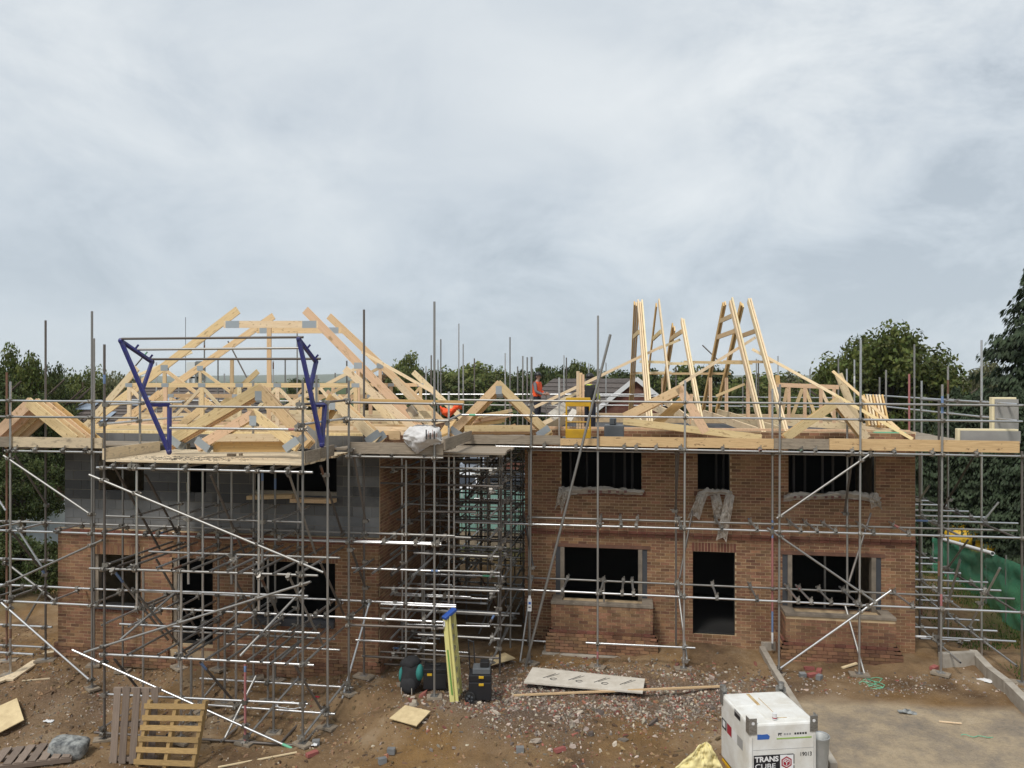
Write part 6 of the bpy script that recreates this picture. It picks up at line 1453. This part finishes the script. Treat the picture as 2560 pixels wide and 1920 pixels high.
LEFT = [(-60, 868, 33, 230, 'leaf_dark', 'tall dark broadleaf tree cut by the left edge of the view'), (38, 872, 35, 190, 'leaf_oak', 'dark green tree behind the left end of the scaffold'), (118, 895, 38, 130, 'leaf_dark', 'dark rounded tree left of the two tall uprights'), (205, 905, 44, 150, 'leaf_mid', 'loose green tree between the left uprights'), (268, 928, 52, 120, 'leaf_pale', 'pale tree low behind the left rafters'), (320, 940, 60, 110, 'leaf_pale', 'faint pale tree behind the blue gate frame'),
        (55, 1120, 28, 200, 'leaf_dark', 'low dark bush behind the white fence'), (10, 960, 30, 240, 'leaf_dark', 'dense dark shrub tree under the left scaffold deck'), (115, 970, 31, 180, 'leaf_dark', 'dense dark tree beside the far brick wall')]
for a in LEFT: tree(*a, fine=a[2] < 46, drop=.78, group='trees at the left')
MID = [(775, 938, 90, 60, 'leaf_dark', 'small dark tree right of the blue gate'), (740, 945, 95, 40, 'leaf_dark', 'tiny dark tree right of the blue gate frame'), (950, 930, 85, 80, 'leaf_autumn', 'brownish tree behind the right rafters of the blockwork house'), (1015, 884, 75, 75, 'leaf_mid', 'narrow pointed tree left of the tall upright at the passage'), (1060, 920, 80, 90, 'leaf_dark', 'dark tree right of the narrow pointed tree'),
       (1110, 925, 88, 110, 'leaf_mid', 'green tree behind the passage uprights, left'), (1190, 910, 84, 150, 'leaf_mid', 'wide pale green tree behind the passage'), (1145, 915, 90, 110, 'leaf_mid', 'green tree behind the passage, middle'), (1250, 922, 88, 110, 'leaf_oak', 'green tree behind the passage, right'), (1310, 918, 80, 80, 'leaf_dark', 'dark tree just left of the worker in orange'), (1360, 912, 78, 90, 'leaf_dark', 'dark tree above the worker in orange'),
       (1410, 915, 76, 90, 'leaf_dark', 'dark tree right of the worker in orange'), (1452, 898, 74, 75, 'leaf_oak', 'taller round dark tree behind the yellow gate'), (1500, 925, 80, 90, 'leaf_dark', 'dark tree left of the steep trusses'), (1560, 926, 84, 100, 'leaf_dark', 'dark tree over the gabled house'), (1640, 916, 80, 100, 'leaf_dark', 'dark tree behind the slender steep truss'), (1710, 918, 78, 110, 'leaf_oak', 'green tree behind the shorter steep truss'), (1790, 914, 82, 90, 'leaf_dark', 'dark tree behind the fourth steep truss'),
       (1860, 935, 76, 120, 'leaf_mid', 'green tree behind the rightmost steep truss'), (1930, 942, 80, 120, 'leaf_oak', 'green tree left of the lattice truss'), (1985, 935, 84, 110, 'leaf_pale', 'pale tree above the lattice truss'), (2050, 925, 70, 90, 'leaf_mid', 'green tree left of the great oak'), (1700, 985, 55, 170, 'leaf_oak', 'low bushy tree right of the gabled house'), (1830, 990, 52, 160, 'leaf_dark', 'low dark bush tree behind the steep trusses'), (1960, 985, 50, 150, 'leaf_oak', 'low bushy tree behind the lattice truss'),
       (1230, 985, 60, 200, 'leaf_dark', 'low dark tree behind the piled battens'), (1090, 985, 62, 180, 'leaf_dark', 'low dark tree behind the orange jacket'), (1400, 985, 62, 180, 'leaf_oak', 'low tree behind the worker and the yellow gate')]
for a in MID: tree(a[0], a[1] - (5 if a[1] < 950 else 0), a[2], a[3] * 1.3, *a[4:], drop=.80, group='trees on the skyline')
tree(2225, 815, 42, 350, 'leaf_oak', 'great spreading oak standing behind the right end of the roof', True, .84); tree(2172, 832, 43.5, 240, 'leaf_oak', 'middle limb tree filling the great oak', True, .82); tree(2105, 868, 43, 150, 'leaf_oak', 'left lower limb tree beside the great oak', True, .8); tree(2330, 905, 40, 170, 'leaf_oak', 'bushy tree right of the great oak', True, .85)
tree(2425, 925, 60, 150, 'leaf_pale', 'hazy pale tree between the oak and the conifer'), tree(2470, 893, 50, 90, 'leaf_pale', 'pale tree just left of the tall conifer'); tree(2390, 990, 36, 150, 'leaf_mid', 'low green tree under the right guard rails', False, .85)
# conifers
def conifer_mesh(seed, n=9000, LS=.035, m='needle'):
    rnd = random.Random(seed); vs = []; fs = []; ts = []
    tiers = 64
    for ti in range(tiers):
        f = ti / (tiers - 1); z = .04 + .95 * f; r = (1 - f) ** .85 * rnd.uniform(.75, 1.05) + .02
        for b in range(max(5, int(13 * (1 - f) + 3))):
            a = rnd.uniform(0, 6.283); L = r * rnd.uniform(.65, 1.08); tn = rnd.uniform(.2, .8)
            k = max(4, int(n / tiers / 11 * (L + .25)))
            for q in range(k):
                s = rnd.random() ** .75; rr = L * s; dz = (-.055 * s * s + .01 * math.sin(7 * s)) * (.3 + .7 * L) + rnd.gauss(0, .005)
                p = Vector((rr * math.cos(a), rr * math.sin(a), z + dz)); w = (.10 * (1 - s) + .03) * (.22 + L)
                side = Vector((-math.sin(a), math.cos(a), 0)) * rnd.gauss(0, w); p += side
                u = (Vector((math.cos(a), math.sin(a), -.16)) + side.normalized() * rnd.uniform(0, .8)).normalized(); v = Vector((rnd.gauss(0, .3), rnd.gauss(0, .3), -1)).cross(u).normalized(); l = LS * rnd.uniform(.6, 1.3)
                i = len(vs); vs += [p, p + u * l * .5 + v * l * .30 + Vector((0, 0, -.004)), p + u * l + Vector((0, 0, -.012)), p + u * l * .5 - v * l * .30 + Vector((0, 0, -.004))]; fs.append((i, i + 1, i + 2, i + 3)); ts.append(min(1, max(0, tn + rnd.gauss(0, .15))))
    return mesh_from(vs, fs, m, 'crown', False, ts)
CM = [conifer_mesh(1, 90000, .034), conifer_mesh(2, 30000, .044)]
ct_ = MB(); ct_.tube((0, 0, 0), (0, 0, .97), .022, 'bark', .003, 8); CTR = ct_.mesh('trunk', True)
def conifer(X, Y, H, r, lab, k=1, zb=-.6):
    th = thing('conifer_tree', lab, 'tree', (X, Y, zb), 'conifers at the right'); place('trunk', CTR, Matrix.Translation((X, Y, zb)) @ Matrix.Diagonal((H, H, H, 1)), th)
    place('crown', CM[k], Matrix.Translation((X, Y, zb)) @ Matrix.Rotation(X * 3, 4, 'Z') @ Matrix.Diagonal((r, r, H, 1)), th)
conifer(ux(2608, 32), 32, 12.7, 5.0, 'tall drooping conifer cut by the right edge of the view', 0)
for k, (px, Y, H, r) in enumerate(((2310, 30, 6.2, 2.2), (2360, 31, 6.0, 2.3), (2420, 29.5, 6.4, 2.4), (2480, 29, 6.4, 2.4), (2540, 28.5, 6.6, 2.6), (2390, 33, 6.6, 2.6), (2610, 27.5, 6.4, 2.6))):
    conifer(ux(px, Y), Y, H, r, 'dark conifer in the belt behind the right scaffold, ' + ['nearest the brick house', 'second from the brick house', 'third from the brick house', 'left of the tall conifer', 'below the tall conifer', 'standing at the back', 'at the right edge'][k])
# far hills
mb = MB(); pts = []
for i in range(61):
    px = -900 + i * 80; h = 938 + 5 * noise.noise(Vector((i * .21, 0, 0))) + 3 * noise.noise(Vector((i * .8, 4, 0))); p = U(px, h, 3600); pts.append(p)
vs = [p for p in pts] + [Vector((p.x, p.y - 900, -3)) for p in pts] + [Vector((p.x, p.y + 900, -3)) for p in pts]; n = len(pts)
mb.add(vs, [(i, i + 1, n + i + 1, n + i) for i in range(n - 1)] + [(i, 2 * n + i, 2 * n + i + 1, i + 1) for i in range(n - 1)], 'hill'); o = mb.build('hills', M=ID, smooth=True); tag(o, 'low blue-grey hills on the horizon', kind='structure')
# ------------------------------------------------------------------ neighbouring houses
def tiled_slope(parent, A, B, C, D, m='roof_tile', step=.32):
    """Roof plane A-B at the eaves, D-C at the ridge, laid in overlapping tile courses."""
    A, B, C, D = map(Vector, (A, B, C, D)); n = (B - A).cross(D - A).normalized(); k = max(2, int((D - A).length / step))
    if n.z < 0: n = -n
    for i in range(k):
        f0, f1 = i / k, (i + 1) / k; a, b, c, d = A.lerp(D, f0), B.lerp(C, f0), B.lerp(C, f1 + .02 / k), A.lerp(D, f1 + .02 / k)
        mb = MB(); top = [a + n * .05, b + n * .05, c + n * .012, d + n * .012]
        nt_ = max(1, int((b - a).length / .30)); vs = []
        for j in range(nt_ + 1):
            g = j / nt_; w = .012 if j % 2 else 0.0
            vs += [a.lerp(b, g) + n * (.05 + w), d.lerp(c, g) + n * (.012 + w), a.lerp(b, g)]
        mb.add(vs, [f for j in range(nt_) for f in ((3 * j, 3 * j + 3, 3 * j + 4, 3 * j + 1), (3 * j + 2, 3 * j + 5, 3 * j + 3, 3 * j))], m)
        mb.build('tile_course', parent)
def bgbox(parent, name, x0, x1, y0, y1, z0, z1, m): mb = MB(); mb.box(((x0 + x1) / 2, (y0 + y1) / 2, (z0 + z1) / 2), (x1 - x0, y1 - y0, z1 - z0), m); return mb.build(name, parent)
Yn = 33.0; e0, e1 = ux(108, Yn), ux(640, Yn); ze, zr = uz(300, 1078, Yn), uz(300, 966, Yn + 4)
nh = thing('neighbour_house', 'low brick house with a brown tiled hip roof and solar panels behind the blockwork house', 'house', (e0 + 4, Yn, -.7))
bgbox(nh, 'wall', e0 + .3, e1 - .3, Yn + .4, Yn + 8, -.7, ze, 'brick_red')
tiled_slope(nh, (e0, Yn, ze), (e1, Yn, ze), (e1 - 3, Yn + 4, zr), (e0 + 2.3, Yn + 4, zr)); tiled_slope(nh, (e0, Yn + 8.4, ze), (e0, Yn, ze), (e0 + 2.3, Yn + 4, zr), (e0 + 2.31, Yn + 4.2, zr)); tiled_slope(nh, (e1, Yn, ze), (e1, Yn + 8.4, ze), (e1 - 3, Yn + 4.2, zr), (e1 - 3, Yn + 4, zr)); tiled_slope(nh, (e1, Yn + 8.4, ze), (e0, Yn + 8.4, ze), (e0 + 2.3, Yn + 4.2, zr), (e1 - 3, Yn + 4.2, zr))
w = bgbox(nh, 'window', ux(136, Yn) , ux(150, Yn), Yn + .33, Yn + .42, uz(140, 1152, Yn), uz(140, 1122, Yn), 'white_plastic'); bgbox(w, 'pane', ux(138.5, Yn), ux(148, Yn), Yn + .31, Yn + .34, uz(140, 1147, Yn), uz(140, 1127, Yn), 'car_glass')
for (px0, px1, f0, f1) in ((196, 240, .40, .62), (330, 375, .50, .72), (376, 420, .50, .72), (268, 310, .15, .36)):
    mb = MB(); y0, y1 = Yn + 4 * f0, Yn + 4 * f1; z0, z1 = ze + (zr - ze) * f0 + .12, ze + (zr - ze) * f1 + .12; x0, x1 = ux(px0, Yn + 2), ux(px1, Yn + 2)
    mb.add([(x0, y0, z0), (x1, y0, z0), (x1, y1, z1), (x0, y1, z1)], [(0, 1, 2, 3)], 'solar_glass'); mb.build('solar_panel', nh)
gh = thing('gabled_house', 'brick house with a grey tiled roof and white bargeboards beyond the steep trusses', 'house', U(1590, 1040, 34)); Yg = 34
ap = U(1590, 947, Yg); lf = U(1466, 1044, Yg); rt = U(1700, 1036, Yg); bk_ = Vector((-4.6, 8, 0))
mb = MB(); mb.add([lf + Vector((.2, .1, -.05)), rt + Vector((-.2, .1, -.05)), ap + Vector((0, .1, -.1)), (lf.x + .2, Yg + .1, -.8), (rt.x - .2, Yg + .1, -.8)], [(0, 1, 2), (3, 4, 1, 0)], 'brick_red'); mb.build('gable_wall', gh)
tiled_slope(gh, lf + bk_, lf, ap, ap + bk_); tiled_slope(gh, rt, rt + bk_, ap + bk_, ap)
for q in (lf, rt): piece('bargeboard', q + Vector((0, -.05, 0)), ap + Vector((0, -.05, .02)), .05, .2, 'white_plastic', gh, n=(0, 1, 0))
mb = MB(); c = U(1530, 960, Yg + 4); mb.box((c.x, c.y, c.z), (.35, .35, .5), 'white_plastic'); mb.build('flue', gh)
# hazy tower with a thin mast
tw = thing('lattice_tower', 'small white tower with a thin mast far behind the blockwork house', 'tower', U(484, 960, 120)); Yt = 120
for (x0, x1, y0, y1, m) in ((466, 487, 905, 958, 'white_plastic'), (489, 502, 903, 952, 'galvanised_dull'), (460, 504, 942, 946, 'galvanised_dull')):
    a, b = U(x0, y1, Yt), U(x1, y0, Yt); bgbox(tw, 'cabin' if m == 'white_plastic' else 'cladding', a.x, b.x, Yt, Yt + 1.5, a.z, b.z, m)
for x in (461, 475, 490, 503): rod('leg', U(x, 1000, Yt - .3), U(x, 940, Yt - .3), 'galvanised_dull', tw, .12)
rod('mast', U(464, 950, Yt), U(464, 793, Yt), 'galvanised_dark', tw, .045)
# white fence at the left
wf = thing('white_fence', 'whitish panel fence behind the left scaffold', 'fence', (-20, 27, -.5)); x0 = ux(-60, 27); x1 = ux(165, 27); k = 5
for i in range(k):
    a, b = x0 + (x1 - x0) * i / k, x0 + (x1 - x0) * (i + 1) / k; bgbox(wf, 'panel', a + .06, b - .06, 27, 27.05, -.6, uz(70, 1246 + i, 27), 'fence_white'); bgbox(wf, 'post', b - .06, b + .06, 26.97, 27.08, -.6, uz(70, 1243 + i, 27) + .05, 'fence_white')
# passage outlook: drive, cars, mint panels
mb = MB(); n = 16
mb.add([(-14, 30, -.73), (8, 30, -.73), (8, 110, -.73), (-14, 110, -.73)], [(0, 1, 2, 3)], 'asphalt'); o = mb.build('driveway', M=ID); tag(o, 'grey asphalt drive beyond the passage', kind='structure')
for (x, y0, y1) in ((ux(1212, 60), 52, 62), (ux(1180, 75), 70, 70.3)):
    mb = MB(); 
    if y1 - y0 > 1: mb.box((x, (y0 + y1) / 2, -.722), (.14, y1 - y0, .006), 'white_line')
    else: mb.box((x, y0, -.722), (3.6, .2, .006), 'white_line')
    tag(mb.build('painted_line'), 'white line painted on the drive beyond the passage' + (', lengthwise' if y1 - y0 > 1 else ', crosswise'), kind='structure')
def car(lab, X, Y, rz, m):
    th = thing('parked_car', lab, 'car', (X, Y, -.73), 'cars parked beyond the passage'); M = Matrix.Translation((X, Y, -.73)) @ Matrix.Rotation(rz, 4, 'Z')
    prof = [(-2.1, .35), (-2.12, .75), (-1.95, .92), (-1.0, 1.0), (-.45, 1.42), (.9, 1.45), (1.55, 1.05), (2.05, .95), (2.12, .6), (2.08, .35)]
    def ext(name, pr, w0, w1, mm, parent, zt=1.0):
        mb = MB(); n = len(pr); vs = [(-(w0 if z < zt else w1), x, z) for x, z in pr] + [((w0 if z < zt else w1), x, z) for x, z in pr]
        mb.add(vs, [tuple(range(n)), tuple(range(2 * n - 1, n - 1, -1))] + [(i, n + i, n + (i + 1) % n, (i + 1) % n) for i in range(n)], mm); return mb.build(name, parent, M=M)
    b = ext('body', prof, .88, .72, m, th, 1.2)
    for (y0, y1, z0, z1) in ((-1.0, -.5, 1.02, 1.38), (.95, 1.5, 1.08, 1.40)):
        mb = MB(); s = -1 if y0 < 0 else 1; mb.add([(-.66, y0 + s * .03 * 0 - .03, z0 if s < 0 else z1), (.66, y0 - .03, z0 if s < 0 else z1), (.62, y1 + .02 - .03 * (s < 0), z1 if s < 0 else z0), (-.62, y1 + .02 - .03 * (s < 0), z1 if s < 0 else z0)], [(0, 1, 2, 3)], 'car_glass')
        for v in mb.v: v.z += .03
        mb.build('windscreen' if s < 0 else 'rear_window', th, M=M)
    for s in (-1, 1):
        mb = MB(); mb.add([(s * .80, -.75, 1.06), (s * .80, 1.2, 1.08), (s * .745, .85, 1.39), (s * .745, -.42, 1.37)], [(0, 1, 2, 3)], 'car_glass'); mb.build('side_window', th, M=M)
        for y in (-1.3, 1.3):
            mb = MB(); mb.tube((s * .70, y, .32), (s * .90, y, .32), .32, 'tyre', seg=18); wl = mb.build('wheel', th, M=M); mb = MB(); mb.tube((s * .88, y, .32), (s * .91, y, .32), .19, 'galvanised', seg=12); mb.build('rim', wl, M=M)
        mb = MB(); mb.box((s * .62, -2.1, .72), (.3, .06, .14), 'white_plastic'); mb.build('headlight', th, M=M)
    mb = MB(); mb.box((0, -2.14, .5), (.5, .02, .11), 'white_plastic'); mb.build('number_plate', th, M=M)
car('silver-blue car parked on the drive beyond the passage', ux(1188, 52), 52, 0, 'car_silver'); car('white car parked near the passage, partly hidden by tubes', ux(1158, 42), 42, .3, 'car_white'); car('dark car parked at the right beyond the passage', ux(1295, 44), 44, 1.4, 'car_glass')
mp = thing('mint_panel_fence', 'mint green panel hoarding beyond the passage', 'hoarding', (-4, 29, -.6))
for i in range(7):
    a = ux(1120, 29) + i * .58; bgbox(mp, 'panel', a, a + .55, 29 + .02 * (i % 2), 29.04 + .02 * (i % 2), .15, uz(1200, 1222 + 4 * (i % 3), 29), 'mint_board')
bgbox(mp, 'base_rail', ux(1110, 29), ux(1110, 29) + 4.4, 29.05, 29.12, -.6, .12, 'board_weathered')
for (px, ytop, t, wpx, m, lab) in ((1255, 1100, 62, 60, 'leaf_pale', 'yellowish shrub beside the drive beyond the passage'), (1300, 1095, 60, 70, 'leaf_oak', 'green hedge shrub right of the drive beyond the passage'), (1120, 1110, 60, 60, 'leaf_autumn', 'brown shrub left of the drive beyond the passage')): tree(px, ytop, t, wpx, m, lab, False, .95, 'shrubs by the drive', name='shrub')
bgbox(thing('garden_wall', 'brown garden wall right of the drive', 'wall', (-1, 50, -.7)), 'brick_panel', ux(1255, 50), ux(1330, 50) + 3, 50, 50.2, -.7, .55, 'brick_red')
# shrubs by the left scaffold
for (px, ytop, t, wpx, lab) in ((30, 1330, 23, 190, 'dark shrub low behind the left scaffold'), (120, 1345, 22, 120, 'dark shrub against the left wall of the blockwork house'), (-40, 1350, 22, 160, 'dark shrub at the left edge of the view')): tree(px, ytop, t, wpx, 'leaf_dark', lab, False, .95, 'shrubs at the left', -.5, 'shrub')
# green netting on posts, yellow bundle
nf = thing('netting_fence', 'green debris netting fence on posts at the right of the brick house', 'fence', (10.3, 23, -.4))
TOP = [(2330, 1343), (2400, 1358), (2465, 1378), (2515, 1397), (2570, 1420)]; XN = 10.35
def PN(u, v):
    q = bez(TOP, u); p = PX(q[0], q[1], XN + .25 * math.sin(u * 6)); z0 = ground_z(p.x, p.y); return (p.x, p.y, p.z + (z0 - p.z) * v)
crumple('net', PN, 40, 10, .10, 'green_net', nf, 31)
for u in (.02, .25, .5, .75, .98):
    p = PN(u, 0); rod('post', (p[0], p[1], ground_z(p[0], p[1])), (p[0], p[1], p[2] + .1), 'galvanised_dull', nf)
rod('top_pipe', PN(.12, 0), PN(.58, 0), 'white_plastic', nf, .06)
yb = thing('yellow_bundle', 'yellow tarpaulin bundle lying behind the green netting', 'bundle', PX(2410, 1365, 11.6)); p = PX(2408, 1350, 11.6); blob(yb, 'bundle_body', (p.x, p.y, p.z + .1), (.6, .55, .42), 'yellow_plastic', .3, 8); blob(yb, 'bundle_fold', (p.x + .5, p.y - .3, p.z - .2), (.45, .4, .25), 'yellow_plastic', .3, 9); blob(yb, 'strap', (p.x + .12, p.y - .05, p.z + .12), (.10, .58, .44), 'black_plastic', .1, 8)
# grass on the right bank
rnd = random.Random(5); vs = []; fs = []; ts = []
for i in range(26000):
    x, y = rnd.uniform(8.2, 15), rnd.uniform(14.5, 30)
    tr = (y - KR0.y) / (KR1.y - KR0.y); xr = KR0.x + (KR1.x - KR0.x) * tr
    nzv = noise.noise(Vector((x * .5, y * .5, 2)))
    if y < 19 and x < xr + .4: continue
    if rnd.random() > .55 + 1.3 * nzv + (.25 if y > 20 else 0): continue
    z = ground_z(x, y); h = rnd.uniform(.05, .16); a = rnd.uniform(0, 6.28); w = .012; dx, dy = math.cos(a) * w, math.sin(a) * w; lx, ly = rnd.gauss(0, .05), rnd.gauss(0, .05)
    k = len(vs); vs += [(x - dx, y - dy, z), (x + dx, y + dy, z), (x + lx, y + ly, z + h)]; fs.append((k, k + 1, k + 2)); ts.append(rnd.random())
o = place('grass', mesh_from(vs, fs, 'grass_blade', 'grass', False, ts), ID); tag(o, 'rough grass on the bank right of the brick house', 'grass', kind='stuff')

# the air: far hills fade into it
hz = MB(); hz.box((0, 2300, 20), (15000, 5000, 48), 'hill'); hz_o = hz.build('haze', M=ID); tag(hz_o, 'thin pale haze in the air', 'haze', kind='stuff')
hm_ = bpy.data.materials.new('haze_air'); hm_.use_nodes = True; ht = hm_.node_tree; ht.nodes.clear()
ho = ht.nodes.new('ShaderNodeOutputMaterial'); pv = ht.nodes.new('ShaderNodeVolumePrincipled'); pv.inputs['Color'].default_value = (.93, .97, 1.0, 1); pv.inputs['Density'].default_value = .00014; pv.inputs['Anisotropy'].default_value = 0.0
ht.links.new(pv.outputs[0], ho.inputs['Volume']); hz_o.data.materials.clear(); hz_o.data.materials.append(hm_)
